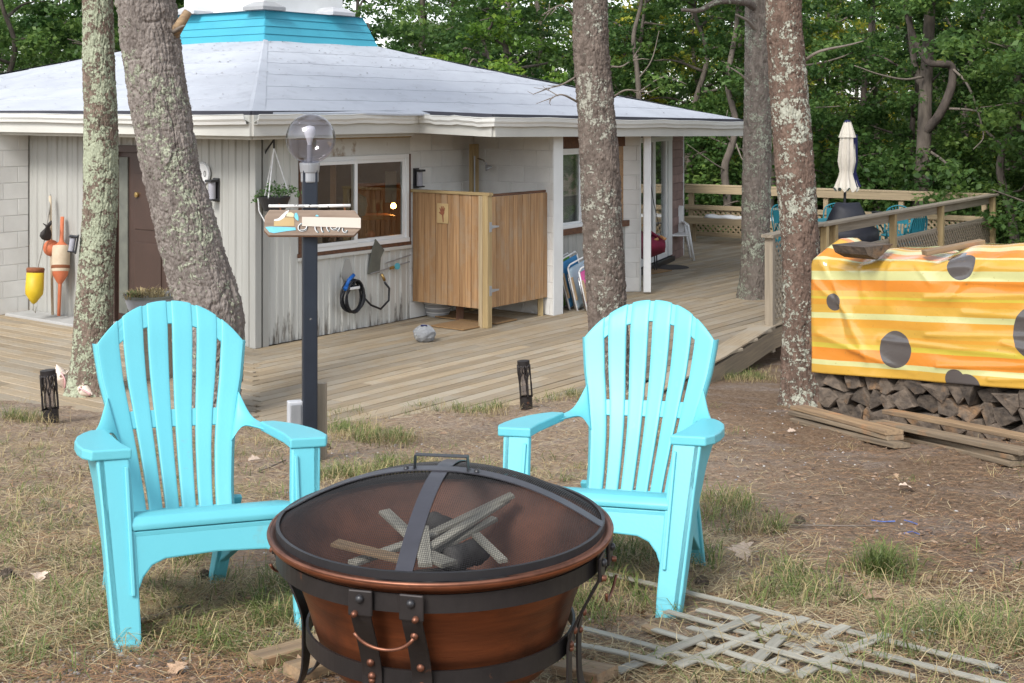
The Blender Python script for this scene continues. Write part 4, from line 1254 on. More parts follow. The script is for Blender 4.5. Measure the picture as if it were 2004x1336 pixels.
limb('dead_branch', wpts([(1818, 295, 0), (1850, 318, -.5), (1866, 350, -.7), (1880, 378, -.8)], YF), .035, .014, MT['twig'], fk, 7)
limb('dead_branch', wpts([(1850, 212, -.3), (1900, 215, -.6), (1960, 226, -.9), (2030, 230, -1.2)], YF), .03, .012, MT['twig'], fk, 7)
leaves('crown', [tuple(at(px, py, YF + dy)) for px, py, dy in [(1770 + 12 * random.random() * 8, -160 + 10 * random.random() * 18, random.uniform(-1.5, 1.5)) for _ in range(60)]], .45, 60, .12, LEAF['mid'], fk, 77)

# slim bent sapling behind the bench
YS = 29.0
sp_ = empty('bent_sapling', at(1420, 470, YS), 0, 'pale bent sapling with bare twigs behind the bench', 'tree')
limb('trunk', wpts([(1426, 500, 0), (1424, 400, 0), (1418, 330, 0), (1430, 290, 0), (1440, 240, 0), (1424, 160, .1), (1440, 60, .2), (1450, -60, .3)], YS), .10, .05, MT['wtrunk'], sp_, 9)
for l in ([(1434, 282, 0), (1418, 256, -.2), (1424, 215, -.3)], [(1424, 335, 0), (1395, 318, -.3), (1345, 282, -.6)], [(1440, 280, 0), (1452, 310, -.2), (1466, 330, -.3)]):
    limb('dead_branch', wpts(l, YS), .022, .007, MT['twig'], sp_, 6)
leaves('crown', [tuple(at(1440 + random.uniform(-80, 80), -60 + random.uniform(-90, 60), YS + random.uniform(-1, 1))) for _ in range(40)], .4, 50, .11, LEAF['mid'], sp_, 78)

# bare small trees seen over the right roof slope
for k, (lab, px, Y, pts, tw) in enumerate((
        ('thin bare-limbed tree over the roof left of the brown pine', 995, 30.5, [(985, 260, 0), (988, 150, 0), (997, 90, 0), (990, 30, .1), (1004, -60, .2)], [[(990, 130, 0), (1030, 105, -.2), (1075, 92, -.3)], [(995, 60, 0), (965, 30, -.2), (930, 12, -.2)]]),
        ('spindly pale forked sapling over the roof right of the brown pine', 1250, 31, [(1252, 260, 0), (1250, 180, 0), (1246, 130, 0), (1240, 70, 0), (1256, 0, .1), (1262, -90, .2)], [[(1248, 155, 0), (1275, 118, -.2), (1290, 60, -.2)], [(1250, 180, 0), (1300, 150, -.2), (1345, 165, -.3)]]),
        ('leaning grey stem between the two railing pines', 1445, 33, [(1418, 380, 0), (1428, 250, 0), (1445, 130, 0), (1452, 20, 0), (1462, -100, .1)], [[(1440, 160, 0), (1425, 100, -.2), (1400, 80, -.2)]]),
        ('dark slanting trunk deep in the woods behind the umbrella', 1690, 33, [(1700, 400, 0), (1697, 280, 0), (1690, 190, 0), (1700, 90, 0), (1712, -60, .2)], [[(1692, 195, 0), (1720, 160, -.2), (1745, 130, -.2)]]),
        ('dark leaning trunk deep in the woods at the far right', 1900, 34, [(1880, 420, 0), (1888, 280, 0), (1890, 150, .1), (1915, 60, .2), (1945, -60, .3)], [[(1890, 140, 0), (1930, 95, -.2), (1990, 120, -.3)]]))):
    tt = empty('bare_tree', at(px, 330, Y), 0, lab, 'tree')
    limb('trunk', wpts(pts, Y), .075 if k < 3 else .12, .035, MT['wtrunk' if k < 3 else 'wtrunk2'], tt, 8)
    for l in tw: limb('branch', wpts(l, Y), .025, .008, MT['twig'], tt, 6)
    leaves('crown', [tuple(at(pts[-1][0] + random.uniform(-90, 90), pts[-1][1] + random.uniform(-120, 60), Y + random.uniform(-1, 1))) for _ in range(40)], .45, 50, .11, LEAF['dark'], tt, 90 + k)
# ================================================================== AQUA CHAIRS
def chair_back_point(u, v):
    """u in [-1,1] across, v in [0,1] up the back (local chair space, front is -y)"""
    hw = np.interp(v, [0, .12, .30, .48, .62, .78, .90, 1.0], [.166, .174, .193, .219, .243, .260, .266, .266])
    yy = .425 + .30 * v + .035 * math.sin(math.pi * min(v * 1.15, 1)) - .03 * (1 - abs(u) ** 2) * 0 + .0
    yy -= .030 * u * u * (1 - .3 * v)                 # sides wrap forward
    zz = .285 + .72 * v
    return Vector((u * hw, yy, zz))

def v_top(u):
    return 1.0 - .205 * abs(u) ** 2.2

def make_chair(label, loc, rz):
    root = empty('adirondack_chair', (0, 0, 0), 0, label, 'chair', 'aqua chairs round the fire bowl')
    m = MT['chair']
    th = .016
    def shear(b):                     # front legs lean back as they rise
        b.v = [(x, y + .30 * (z - .335), z) for x, y, z in b.v]
        return b
    # --- backrest: cross bands (one part) with six slats as sub-parts
    ed = np.linspace(-1, 1, 7)
    gap = .030
    def sheet(u0, u1, vlo, vhi, lift, nv=14, nu=3):
        P = []
        for i in range(nv + 1):
            row = []
            for j in range(nu + 1):
                u = u0 + (u1 - u0) * j / nu
                lo = vlo(u) if callable(vlo) else vlo
                hi = vhi(u) if callable(vhi) else vhi
                v = lo + (hi - lo) * i / nv
                p = chair_back_point(u, v); p.y -= lift
                row.append(p)
            P.append(row)
        return P
    def solid(b, P, th):
        nr, nc = len(P), len(P[0])
        Q = [[p + Vector((0, th, -th * .35)) for p in row] for row in P]
        vs = [p for r in P for p in r] + [p for r in Q for p in r]
        o = nr * nc
        fs = []
        for i in range(nr - 1):
            for j in range(nc - 1):
                a = i * nc + j
                fs.append((a, a + 1, a + nc + 1, a + nc)); fs.append((o + a, o + a + nc, o + a + nc + 1, o + a + 1))
        for i in range(nr - 1):
            a = i * nc; fs.append((a, a + nc, o + a + nc, o + a)); a += nc - 1; fs.append((a, o + a, o + a + nc, a + nc))
        for j in range(nc - 1):
            fs.append((j, o + j, o + j + 1, j + 1)); a = (nr - 1) * nc + j; fs.append((a, a + 1, o + a + 1, o + a))
        b.add(vs, fs)
    bk = MB()
    for k in range(1, 6):
        u = ed[k]
        g0, g1 = u - gap - .012, u + gap + .012
        pass
    solid(bk, sheet(-.99, .99, -.03, .045, -.007, 3, 12), th * .6)
    back = bk.build('backrest', m, root, bevel=.003, smooth=False)
    b = MB(); solid(b, sheet(-1.05, 1.05, .395, .475, -.006, 4, 14), th * .6); b.build('middle_band', m, back, bevel=.003)
    b = MB(); solid(b, sheet(-.99, .99, lambda q_: v_top(q_) - .115, lambda q_: v_top(q_) - .006, -.004, 4, 16), th * .6); b.build('top_band', m, back, bevel=.003)
    for k in range(6):
        u0 = ed[k] + (gap if k > 0 else .0); u1 = ed[k + 1] - (gap if k < 5 else .0)
        b = MB()
        solid(b, sheet(u0, u1, 0.0, v_top, 0, 22, 4), th)
        s = b.build('slat', m, back, bevel=.005, bseg=3, angle=40, smooth=True)
    # rolled rim on the two outer edges and bottom ledge
    for sgn in (-1, 1):
        b = MB()
        P = [[chair_back_point(sgn * 1.0, v_top(1) * i / 18) + Vector((sgn * a, d, 0)) for a, d in ((0, .002), (.010, .012), (.010, .040), (.002, .046))] for i in range(19)]
        b.grid(P).build('side_rim', m, back, smooth=True)
    MB().box((0, .455, .262), (.38, .06, .03)).build('back_ledge', m, root, bevel=.006)
    # --- seat: five contoured slats
    seat_prof = [(-.018, .352), (-.010, .372), (.04, .378), (.115, .371), (.20, .345), (.30, .308), (.40, .272), (.47, .258)]
    seat = MB().box((0, .24, .285), (.40, .40, .012), Matrix.Rotation(-.24, 3, 'X')).build('seat', m, root, bevel=.003)
    def seat_z(y): return float(np.interp(y, [p[0] for p in seat_prof], [p[1] for p in seat_prof]))
    for a, b_ in ((-.018, .112), (.124, .205), (.217, .295), (.307, .385), (.397, .465)):
        P = []
        for i in range(9):
            y = a + (b_ - a) * i / 8
            hw = .262 - .10 * max(y, 0) / .47
            P.append([Vector((x * hw, y, seat_z(y) - .006 * (1 - x * x) * (0 if y < .1 else 1))) for x in (-1, -.5, 0, .5, 1)])
        b = MB(); 
        nr, nc = 9, 5
        Q = [[p - Vector((0, 0, .018)) for p in r] for r in P]
        vs = [p for r in P for p in r] + [p for r in Q for p in r]; o = nr * nc; fs = []
        for i in range(nr - 1):
            for j in range(nc - 1):
                q_ = i * nc + j; fs += [(q_, q_ + 1, q_ + nc + 1, q_ + nc), (o + q_, o + q_ + nc, o + q_ + nc + 1, o + q_ + 1)]
        for i in range(nr - 1):
            q_ = i * nc; fs.append((q_, q_ + nc, o + q_ + nc, o + q_)); q_ += nc - 1; fs.append((q_, o + q_, o + q_ + nc, q_ + nc))
        for j in range(nc - 1):
            fs.append((j, o + j, o + j + 1, j + 1)); q_ = (nr - 1) * nc + j; fs.append((q_, q_ + 1, o + q_ + 1, o + q_))
        b.add(vs, fs).build('seat_slat', m, seat, bevel=.004, smooth=True)
    # --- front apron with arched underside
    ap = [(-.262, .335), (.262, .335)]
    arch = [(.262, .16), (.235, .175), (.222, .205), (.195, .235), (.155, .250), (0, .256), (-.155, .250), (-.195, .235), (-.222, .205), (-.235, .175), (-.262, .16)]
    shear(MB().prism(ap + arch, .030, Matrix.Translation((0, -.012, 0)))).build('apron', m, root, bevel=.006)
    MB().prism([(-.255, .318), (.255, .318), (.255, .332), (-.255, .332)], .006, Matrix.Translation((0, -.017, 0))).build('apron_bead', m, root, bevel=.002)
    # --- front legs carried up to the arms
    for sgn in (-1, 1):
        def S(pts): return [(sgn * a, b) for a, b in pts]
        front = S([(.234, 0), (.308, 0), (.320, .10), (.342, .40), (.356, .545), (.258, .545), (.246, .40), (.238, .20), (.234, .08)])
        leg = shear(MB().prism(front, .028, Matrix.Translation((0, -.016, 0)))).build('front_leg', m, root, bevel=.006)
        side = [(-.016, 0), (.048, 0), (.066, .30), (.13, .46), (.20, .545), (-.016, .545)]
        # outer side panel of the leg, an L with the front face
        mm = Matrix(((0, 0, 0, 0),) * 4)
        b = MB()
        n = len(side)
        def ox(z): return float(np.interp(z, [0, .10, .40, .545], [.308, .318, .338, .352]))
        vs = [Vector((sgn * (ox(z)), y, z)) for y, z in side] + [Vector((sgn * (ox(z) - .024), y, z)) for y, z in side]
        fs = [tuple(range(n)), tuple(range(2 * n - 1, n - 1, -1))] + [(i, i + n, (i + 1) % n + n, (i + 1) % n) for i in range(n)]
        shear(b.add(vs, fs)).build('leg_side', m, leg, bevel=.005)
        shear(MB().box((sgn * .274, -.004, .022), (.074, .05, .044))).build('foot', m, leg, bevel=.008)
        shear(MB().bar((sgn * .256, -.020, .16), (sgn * .268, -.020, .52), .012, .014, (0, 1, 0))).build('leg_bead', m, leg, bevel=.003)
        # --- arm
        arm = [(.250, -.035), (.372, -.038), (.392, .02), (.396, .10), (.390, .20), (.370, .30), (.342, .37), (.312, .42), (.262, .42), (.262, .28), (.262, .10), (.254, .0)]
        n = len(arm); b = MB()
        def az(y): return .556 + .022 * max(y, 0) / .47
        arm = [(x, y + .070 * max(0, 1 - y / .45)) for x, y in arm]
        vs = [Vector((sgn * x, y, az(y) + .014)) for x, y in arm] + [Vector((sgn * x, y, az(y) - .018)) for x, y in arm]
        fs = [tuple(range(n)), tuple(range(2 * n - 1, n - 1, -1))] + [(i, i + n, (i + 1) % n + n, (i + 1) % n) for i in range(n)]
        b.add(vs, fs).build('armrest', m, root, bevel=.006, bseg=3)
        # web that sweeps from the arm up into the edge of the back
        e_in = [Vector((sgn * .262, .36, .575)), Vector((sgn * .252, .44, .577)), Vector((sgn * .222, .505, .574)), chair_back_point(sgn * .96, .33) + Vector((0, -.004, 0))]
        e_out = [Vector((sgn * .345, .36, .575)), Vector((sgn * .306, .45, .580)), Vector((sgn * .264, .535, .604)), chair_back_point(sgn * .985, .56) + Vector((0, -.004, 0))]
        pi_ = spline([tuple(p) for p in e_in], np.linspace(0, 3, 15)); po_ = spline([tuple(p) for p in e_out], np.linspace(0, 3, 15))
        b = MB(); solid(b, [[Vector(pi_[k]).lerp(Vector(po_[k]), q_) for q_ in (0, .33, .67, 1)] for k in range(15)], .02)
        b.v = [(x, y - .008, z - .006) for x, y, z in b.v]
        b.build('arm_web', m, root, smooth=True, bevel=.004)
        # --- rear leg running back and down from the seat side
        b = MB()
        P0 = [(.10, .33), (.10, .26), (.40, .19), (.60, .09), (.655, .0), (.715, .0), (.66, .15), (.55, .27), (.47, .30)]
        n = len(P0); x0, x1 = .232, .205
        def lx(y): return .258 - .11 * y
        vs = [Vector((sgn * (lx(y) + .014), y, z)) for y, z in P0] + [Vector((sgn * (lx(y) - .014), y, z)) for y, z in P0]
        fs = [tuple(range(n)), tuple(range(2 * n - 1, n - 1, -1))] + [(i, i + n, (i + 1) % n + n, (i + 1) % n) for i in range(n)]
        b.add(vs, fs).build('rear_leg', m, root, bevel=.005)
        MB().bar((sgn * .187, .66, .0), (sgn * .200, .50, .33), .05, .022, (0, 1, .4)).build('leg_flange', m, root, bevel=.004)
    # place, tilted with the slope of the ground
    tilt = Matrix.Rotation(-math.atan(.12), 4, 'X')
    root.matrix_basis = Matrix.Translation(loc) @ tilt @ Matrix.Rotation(rz, 4, 'Z') @ Matrix.Scale(1.032, 4)
    return root
make_chair('aqua plastic slatted garden chair at the left, facing right to the fire bowl', (-.950, 4.205, gz(-.950, 4.205) - .012), R(27))
make_chair('aqua plastic slatted garden chair at the right, partly behind the fire bowl', (.290, 4.575, gz(.290, 4.575) - .012), R(-22))

# ================================================================== FIRE BOWL
FP = Vector((-.186, 3.50, 0)); FZ = 1.44
pit = empty('fire_bowl', (FP.x, FP.y, gz(FP.x, FP.y)), 0, 'copper fire bowl with black iron stand and domed mesh screen', 'fire pit')
def ctr(z): return Vector((FP.x, FP.y, FZ + z))
bowl_out = [(.447, .000), (.452, -.006), (.447, -.016), (.432, -.024), (.418, -.034), (.410, -.050), (.394, -.080), (.368, -.133), (.351, -.180), (.337, -.228), (.320, -.278), (.302, -.322), (.285, -.345), (0, -.352)]
MB().lathe(bowl_out, 96, ctr(0)).build('bowl', MT['copper'], pit, smooth=True)
bowl_in = [(.447, .0005), (.443, .002), (.434, -.004), (.412, -.030), (.396, -.058), (.378, -.088), (.355, -.137), (.335, -.185), (.314, -.235), (.285, -.30), (0, -.318)]
MB().lathe(bowl_in, 96, ctr(0)).build('bowl_inside', MT['soot'], pit, smooth=True)
MB().lathe([(.447 - .002, .003), (.451, .003), (.453, -.002), (.449, -.007)], 96, ctr(0)).build('rim', MT['coppertip'], pit, smooth=True)
def ring(r, z0, z1, t=.006, seg=96): return MB().lathe([(r, z0), (r + t, z0), (r + t, z1), (r, z1)], seg, ctr(0), closed=True)
ring(.424, -.074, -.031).build('stand_band', MT['bronze'], pit)
ring(.346, -.285, -.240, .007).build('lower_ring', MT['bronze'], pit)
def polar(a, r, z):   # a measured from straight towards the camera, positive to the right
    return Vector((FP.x + r * math.sin(a), FP.y - r * math.cos(a), FZ + z))
def strap_leg(a0, handle):
    leg = None
    for da in (-.145, .145):
        a = a0 + da
        pts = [(.432, -.032), (.433, -.082), (.412, -.126), (.382, -.18), (.358, -.24), (.354, -.29), (.356, -.38), (.370, -.43), (.392, -.454), (.405, -.458)]
        ts = spline([(p[0], p[1], 0) for p in pts], np.linspace(0, len(pts) - 1, 40))
        tang = Vector((math.cos(a0), math.sin(a0), 0)); outv = Vector((math.sin(a0), -math.cos(a0), 0))
        rows = []
        hw = .025
        basep = Vector((FP.x, FP.y, FZ)) + tang * (da * .43)
        for r, z, _ in ts:
            c = basep + outv * r + UZ * z
            rows.append((c, r))
        vs_t = []
        L = []
        for i, (c, r) in enumerate(rows):
            nx = rows[min(i + 1, len(rows) - 1)][0] - rows[max(i - 1, 0)][0]
            nn = tang.cross(nx).normalized()
            if nn.dot(outv) < 0: nn = -nn
            w = hw * (1 if i < 33 else 1 - .4 * (i - 33) / 7)
            L.append([c - tang * w + nn * .005, c + tang * w + nn * .005, c + tang * w - nn * .001, c - tang * w - nn * .001])
        b = MB(); nr = len(L)
        vs = [p for r in L for p in r]; fs = []
        for i in range(nr - 1):
            for j in range(4):
                j2 = (j + 1) % 4; fs.append((i * 4 + j, i * 4 + j2, (i + 1) * 4 + j2, (i + 1) * 4 + j))
        fs += [(0, 1, 2, 3), tuple((nr - 1) * 4 + k for k in (3, 2, 1, 0))]
        s = b.add(vs, fs).build('leg_strap', MT['bronze'], pit, bevel=.0018)
        mm = Matrix((tang, UZ, outv)).transposed()
        def rivet(z, mat, rr=.0095):
            i = int(np.argmin(abs(ts[:, 1] - z))); c = rows[i][0] + outv * .006
            MB().lathe([(0, .008), (rr * .6, .007), (rr, .003), (rr * 1.05, 0)], 14, c, m=mm).build('rivet', mat, s, smooth=True)
        rivet(-.130 if da > 0 else -.215, MT['coppertip']); rivet(-.222 if da > 0 else -.255, MT['coppertip']); rivet(-.268, MT['coppertip'], .008)
        # clip plate over the band with its bolt
        cp = MB().box(basep + outv * .4385 + UZ * -.056, (.060, .008, .062), Matrix((tang, outv, UZ)).transposed()).build('clip_plate', MT['bronze'], pit, bevel=.006)
        MB().lathe([(0, .010), (.007, .009), (.010, .004), (.010, 0)], 14, basep + outv * .443 + UZ * -.045, m=mm).build('bolt', MT['blackp'], cp, smooth=True)
        MB().lathe([(0, .012), (.007, .010), (.008, 0)], 12, basep + outv * .443 + UZ * -.080 + tang * (-.012 if da < 0 else .012), m=mm).build('handle_eye', MT['coppertip'], cp, smooth=True)
    tang = Vector((math.cos(a0), math.sin(a0), 0)); outv = Vector((math.sin(a0), -math.cos(a0), 0))
    base = Vector((FP.x, FP.y, FZ))
    hp_ = [base + tang * x + outv * (.457 - .01 * (1 - (x / .09) ** 2)) + UZ * (-.094 - .062 * math.sqrt(max(0, 1 - (x / .080) ** 2))) for x in np.linspace(-.072, .072, 21)]
    MB().tube(hp_, .0042, 8).build('bail_handle', MT['coppertip'], pit, smooth=True)
for k in range(4):
    strap_leg(R(-14 + 90 * k), k == 0)
# domed mesh screen
def dome(x, y, R0=.424, H=.128):
    rr = math.hypot(x, y) / R0
    return .010 + H * (1 - rr ** 2.1) if rr < 1 else .010
sc_ = MB().lathe([(.421, .001), (.430, .001), (.430, .020), (.421, .020)], 96, ctr(0), closed=True).build('screen_ring', MT['black'], pit)
def screen_mesh():
    pitch = .0052; R0 = .424; ang = R(-9); wr = .00050
    V = []; Fc = []; base = 0
    ca, sa = math.cos(ang), math.sin(ang)
    ks = np.arange(-int(R0 / pitch), int(R0 / pitch) + 1) * pitch
    for axis in (0, 1):
        for k in ks:
            half = math.sqrt(max(R0 * R0 - k * k, 0))
            if half < .01: continue
            n = max(6, int(half * 2 / .022))
            t = np.linspace(-half, half, n)
            x, y = (t, np.full(n, k)) if axis == 0 else (np.full(n, k), t)
            rr = np.hypot(x, y) / R0
            z = .010 + .128 * (1 - np.minimum(rr, 1) ** 2.1)
            X = FP.x + x * ca - y * sa; Y = FP.y + x * sa + y * ca; Z = FZ + z
            P = np.stack([X, Y, Z], 1)
            side = np.array([-sa, ca, 0.]) if axis == 0 else np.array([ca, sa, 0.])
            up = np.array([0, 0, 1.])
            r3 = [P + side * wr, P - side * wr * .5 + up * wr * .87, P - side * wr * .5 - up * wr * .87]
            vv = np.stack(r3, 1).reshape(-1, 3)
            i = np.arange(n - 1)[:, None] * 3 + np.array([0, 1, 2])[None]
            j = np.arange(n - 1)[:, None] * 3 + np.array([1, 2, 0])[None]
            ff = np.stack([i, j, j + 3, i + 3], -1).reshape(-1, 4) + base
            V.append(vv); Fc.append(ff); base += len(vv)
    o = fast_mesh('mesh_screen', np.concatenate(V), np.concatenate(Fc), MT['black'], pit)
    o['kind'] = 'stuff'
screen_mesh()
def strap_over(ang, w=.021, lift=.004):
    d = Vector((math.cos(ang), math.sin(ang), 0)); s = Vector((-d.y, d.x, 0))
    rows = []
    for t in np.linspace(-.427, .427, 51):
        z = dome(t, 0) + lift
        c = ctr(z) + d * t
        rows.append([c - s * w - UZ * .001, c + s * w - UZ * .001, c + s * w + UZ * .002, c - s * w + UZ * .002, c - s * w - UZ * .001])
    MB().grid(rows).build('screen_strap', MT['strap'], pit)
strap_over(R(-99)); strap_over(R(-9), lift=.0075)
hd = Vector((math.cos(R(-9)), math.sin(R(-9)), 0)); hs = Vector((-hd.y, hd.x, 0))
hz = dome(.07, 0) + .009
hpts = [(-.105, hz - .008), (-.072, hz), (-.070, hz + .036), (.070, hz + .036), (.072, hz), (.105, hz - .008)]
b = MB()
rows = []
for (t, z) in hpts:
    c = ctr(z) + hd * t
    rows.append([c - hs * .013, c + hs * .013])
ho = b.grid(rows).build('screen_handle', MT['black'], pit)
so = ho.modifiers.new('s', 'SOLIDIFY'); so.thickness = .003; so.offset = 0
for t in (-.095, .095):
    MB().lathe([(0, .006), (.006, .005), (.008, 0)], 12, ctr(dome(t, 0) + .010) + hd * t).build('screw', MT['blackp'], pit, smooth=True)

# wood lying in the bowl
def in_bowl(px, py, z=-.14):
    zz = FZ + z
    Y = (EYE - zz) * F / (py - 215)
    return Vector(((px - 1002) / F * Y, Y, zz))
wl = 'grey weathered lath lying in the fire bowl'
laths = [((655, 1062), (800, 1098), .042, -.055, -.075, 'tan broken board end lying at the left in the fire bowl', 'oldwood'),
         ((752, 1000), (850, 1092), .036, -.045, -.10, 'grey lath leaning back left in the fire bowl', 'greywood'),
         ((828, 1052), (1003, 968), .034, -.10, -.010, 'long grey lath pointing to the upper right of the fire bowl', 'greywood'),
         ((830, 1078), (990, 978), .030, -.08, -.025, 'second grey lath alongside the long one in the fire bowl', 'greywood'),
         ((850, 1080), (968, 1014), .028, -.10, -.05, 'short grey lath pointing right in the fire bowl', 'greywood'),
         ((690, 1102), (850, 1045), .036, -.09, -.09, 'pale lath crossing low under the strap in the fire bowl', 'greywood'),
         ((826, 1032), (832, 1106), .036, -.06, -.075, 'upright grey lath stub beside the strap in the fire bowl', 'greywood'),
         ((812, 1076), (880, 1104), .052, -.075, -.075, 'short wide grey lath end at the front of the fire bowl', 'greywood'),
         ((925, 1040), (985, 1098), .026, -.075, -.09, 'thin grey lath sloping down right in the fire bowl', 'greywood')]
for a, b_, w, z0, z1, lab, mt in laths:
    o = board('wood_lath', in_bowl(*a, z0), in_bowl(*b_, z1), w, .010, MT[mt], None, bevel=.001)
    tag(o, lab, 'wood scrap', 'wood scraps in the fire bowl')
def log(name, p0, p1, r, mat, label, cat, group=None, seed=1, seg=14):
    g = random.Random(seed)
    p0 = Vector(p0); p1 = Vector(p1)
    n = 9
    pts = [p0.lerp(p1, i / (n - 1)) + Vector((g.uniform(-1, 1), g.uniform(-1, 1), g.uniform(-1, 1))) * r * .08 for i in range(n)]
    o = MB().tube(pts, [r * g.uniform(.9, 1.1) for _ in pts], seg).build(name, mat, None, smooth=True)
    return tag(o, label, cat, group)
log('charred_log', in_bowl(880, 1098, -.115), in_bowl(945, 1072, -.12), .036, MT['char'], 'black charred log lying at the right in the fire bowl', 'log')
log('charred_log', in_bowl(790, 1010, -.105), in_bowl(880, 1040, -.12), .036, MT['char'], 'black charred log lying at the back of the fire bowl', 'log', seed=4)
ash = MB().lathe([(0, -.150), (.10, -.158), (.20, -.185), (.28, -.215), (.322, -.232)], 40, ctr(0)).build('ash_bed', MT['char'], pit, smooth=True)

# scrap planks under the bowl
for a, b_, w, h, lab in (((500, 1312), (690, 1262), .075, .030, 'reddish old plank wedged under the left of the fire bowl'),
                         ((572, 1338), (720, 1300), .085, .035, 'grey plank end jammed beneath the fire bowl at the bottom edge'),
                         ((1100, 1322), (1190, 1345), .09, .028, 'short brown board under the right foot of the fire bowl')):
    pa, pb = on_ground(*a), on_ground(*b_)
    o = board('scrap_plank', pa + UZ * (h / 2 + .014), pb + UZ * (h / 2 + .020), w, h, MT['oldwood'], None, bevel=.004)
    tag(o, lab, 'plank')

# ================================================================== LATTICE PANEL ON THE GROUND
lat = empty('lattice_panel', on_ground(1500, 1270), 0, 'broken grey wooden lattice panel lying flat on the ground', 'lattice')
def gslat(a, b_, w=.030, z=.008):
    pa, pb = on_ground(*a), on_ground(*b_)
    board('slat', pa + UZ * (z + .016), pb + UZ * (z + .016), w, .006, MT['greywood'], lat, bevel=.001, warp=.004)
for a, b_ in (((1480, 1222), (1205, 1334)), ((1577, 1226), (1325, 1322)), ((1530, 1262), (1455, 1332)), ((1656, 1242), (1480, 1334)), ((1735, 1258), (1560, 1342))):
    gslat(a, b_, .036, .012)
for a, b_ in (((1132, 1128), (1950, 1330)), ((1366, 1214), (2000, 1375)), ((1304, 1217), (1790, 1350)), ((1348, 1250), (1660, 1340)), ((1280, 1254), (1540, 1340)), ((1120, 1246), (1430, 1334)), ((1125, 1284), (1300, 1324))):
    gslat(a, b_, .027, .020)
board('scrap_wood', on_ground(1268, 1238) + UZ * .02, on_ground(1420, 1300) + UZ * .012, .05, .018, MT['oldwood'], None, bevel=.003)
tag(bpy.context.scene.objects[-1] if False else [o for o in COL.objects if o.name.startswith('scrap_wood')][-1], 'reddish brown wood scrap under the lattice slats', 'wood scrap')

# ================================================================== LAMP POST WITH SIGN
LB = on_ground(606, 905)
lp = empty('lamp_post', LB, 0, 'dark blue lamp post with clear glass globe in front of the window', 'lamp post')
YL = LB.y
px2m = YL / F
def lz(py): return EYE + (215 - py) * px2m
post = MB().box((LB.x, YL, (LB.z - .1 + lz(330)) / 2), (.086, .086, lz(330) - LB.z + .1), Matrix.Rotation(R(14), 3, 'Z')).build('post', MT['navy'], lp, bevel=.008)
lc = Vector((LB.x, YL, 0))
MB().lathe([(.050, lz(356)), (.052, lz(354)), (.052, lz(338)), (.056, lz(336)), (.060, lz(322)), (.060, lz(318)), (.03, lz(318))], 24, lc).build('collar', MT['galv'], lp, smooth=False)
GR = 48.5 * px2m
gc = Vector((LB.x + 2 * px2m, YL, lz(271)))
prof = [(GR * math.cos(a), GR * math.sin(a)) for a in np.linspace(-1.30, math.pi / 2, 30)]
gl = MB().lathe(prof, 48, gc).build('glass_globe', MT['globe'], lp, smooth=True)
MB().lathe([(.0155, lz(322)), (.0165, lz(283)), (0, lz(283))], 14, lc).build('socket', MT['plastic_g'], lp)
MB().lathe([(.012, lz(284)), (.020, lz(272)), (.032, lz(262)), (.034, lz(253)), (.026, lz(247)), (0, lz(245))], 18, lc).build('light_bulb', MT['bulb'], lp, smooth=True)
# hanging sign
sg = empty('hanging_sign', at(611, 440, YL - .08), 0, 'weathered wooden name sign with painted gull hanging on the lamp post', 'sign')
YG = YL - .075
MB().tube([at(526, 403, YG), at(596, 403, YG)], .0095, 10).build('cross_bar', MT['birch'], sg, smooth=True)
MB().tube([at(624, 403, YG), at(686, 402, YG)], .0095, 10).build('cross_bar', MT['birch'], sg, smooth=True)
MB().tube([at(590, 403, YG), at(630, 403, YG)], .0085, 10).build('cross_bar', MT['birch'], sg, smooth=True)
for px in (549, 675):
    MB().tube([at(px - 3, 398, YG), at(px, 409, YG), at(px + 1, 414, YG)], .004, 6).build('chain', MT['rust'], sg)
YB = YG
out = [(527, 410.5), (694, 411.5), (705, 426), (706, 447), (693, 461), (526, 461), (517, 451), (518, 424)]
def sign_prism(pts, t0, t1, mat, parent, name, bevel=.0015):
    b = MB(); n = len(pts)
    vs = [at(px, py, YB + t0) for px, py in pts] + [at(px, py, YB + t1) for px, py in pts]
    b.add(vs, [tuple(range(n)), tuple(range(2 * n - 1, n - 1, -1))] + [(i, i + n, (i + 1) % n + n, (i + 1) % n) for i in range(n)])
    return b.build(name, mat, parent, bevel=bevel)
sign_prism([(x, y + 2.5) for x, y in out], -.004, .014, MT['sign_edge'], sg, 'sign_edge')
sign_prism(out, -.012, .0, MT['signwood'], sg, 'sign_board', .004)
sign_prism([(519, 444), (530, 443), (560, 444), (578, 445), (579, 450), (560, 452), (536, 456), (527, 454)], -.0145, -.0125, MT['skyblue'], sg, 'painted_sea', 0)
sign_prism([(536, 432), (537, 429), (545, 427), (552, 420), (560, 413), (566, 410.8), (564, 415), (560, 419), (556, 426), (548, 431), (540, 432)], -.0145, -.0125, MT['paintwhite'], sg, 'painted_gull', 0)
sign_prism([(560, 423), (562, 416), (570, 415), (575, 418), (575, 424), (568, 424)], -.015, -.0125, MT['paintcream'], sg, 'painted_gull_breast', 0)
sign_prism([(577, 417), (581, 416), (584, 424), (584, 432), (579, 429), (576, 424)], -.0145, -.0125, MT['skyblue'], sg, 'painted_gull_tail', 0)
sign_prism([(536, 442), (536, 433), (548, 431), (557, 425), (574, 425), (576, 430), (576, 442)], -.0140, -.0125, MT['tan'], sg, 'painted_piling', 0)
sign_prism([(591, 424), (706, 426), (706, 446), (591, 442)], -.017, -.0125, MT['plate'], sg, 'lettering_cover', 0)  # blank beige patch over unreadable lettering, not a known plate
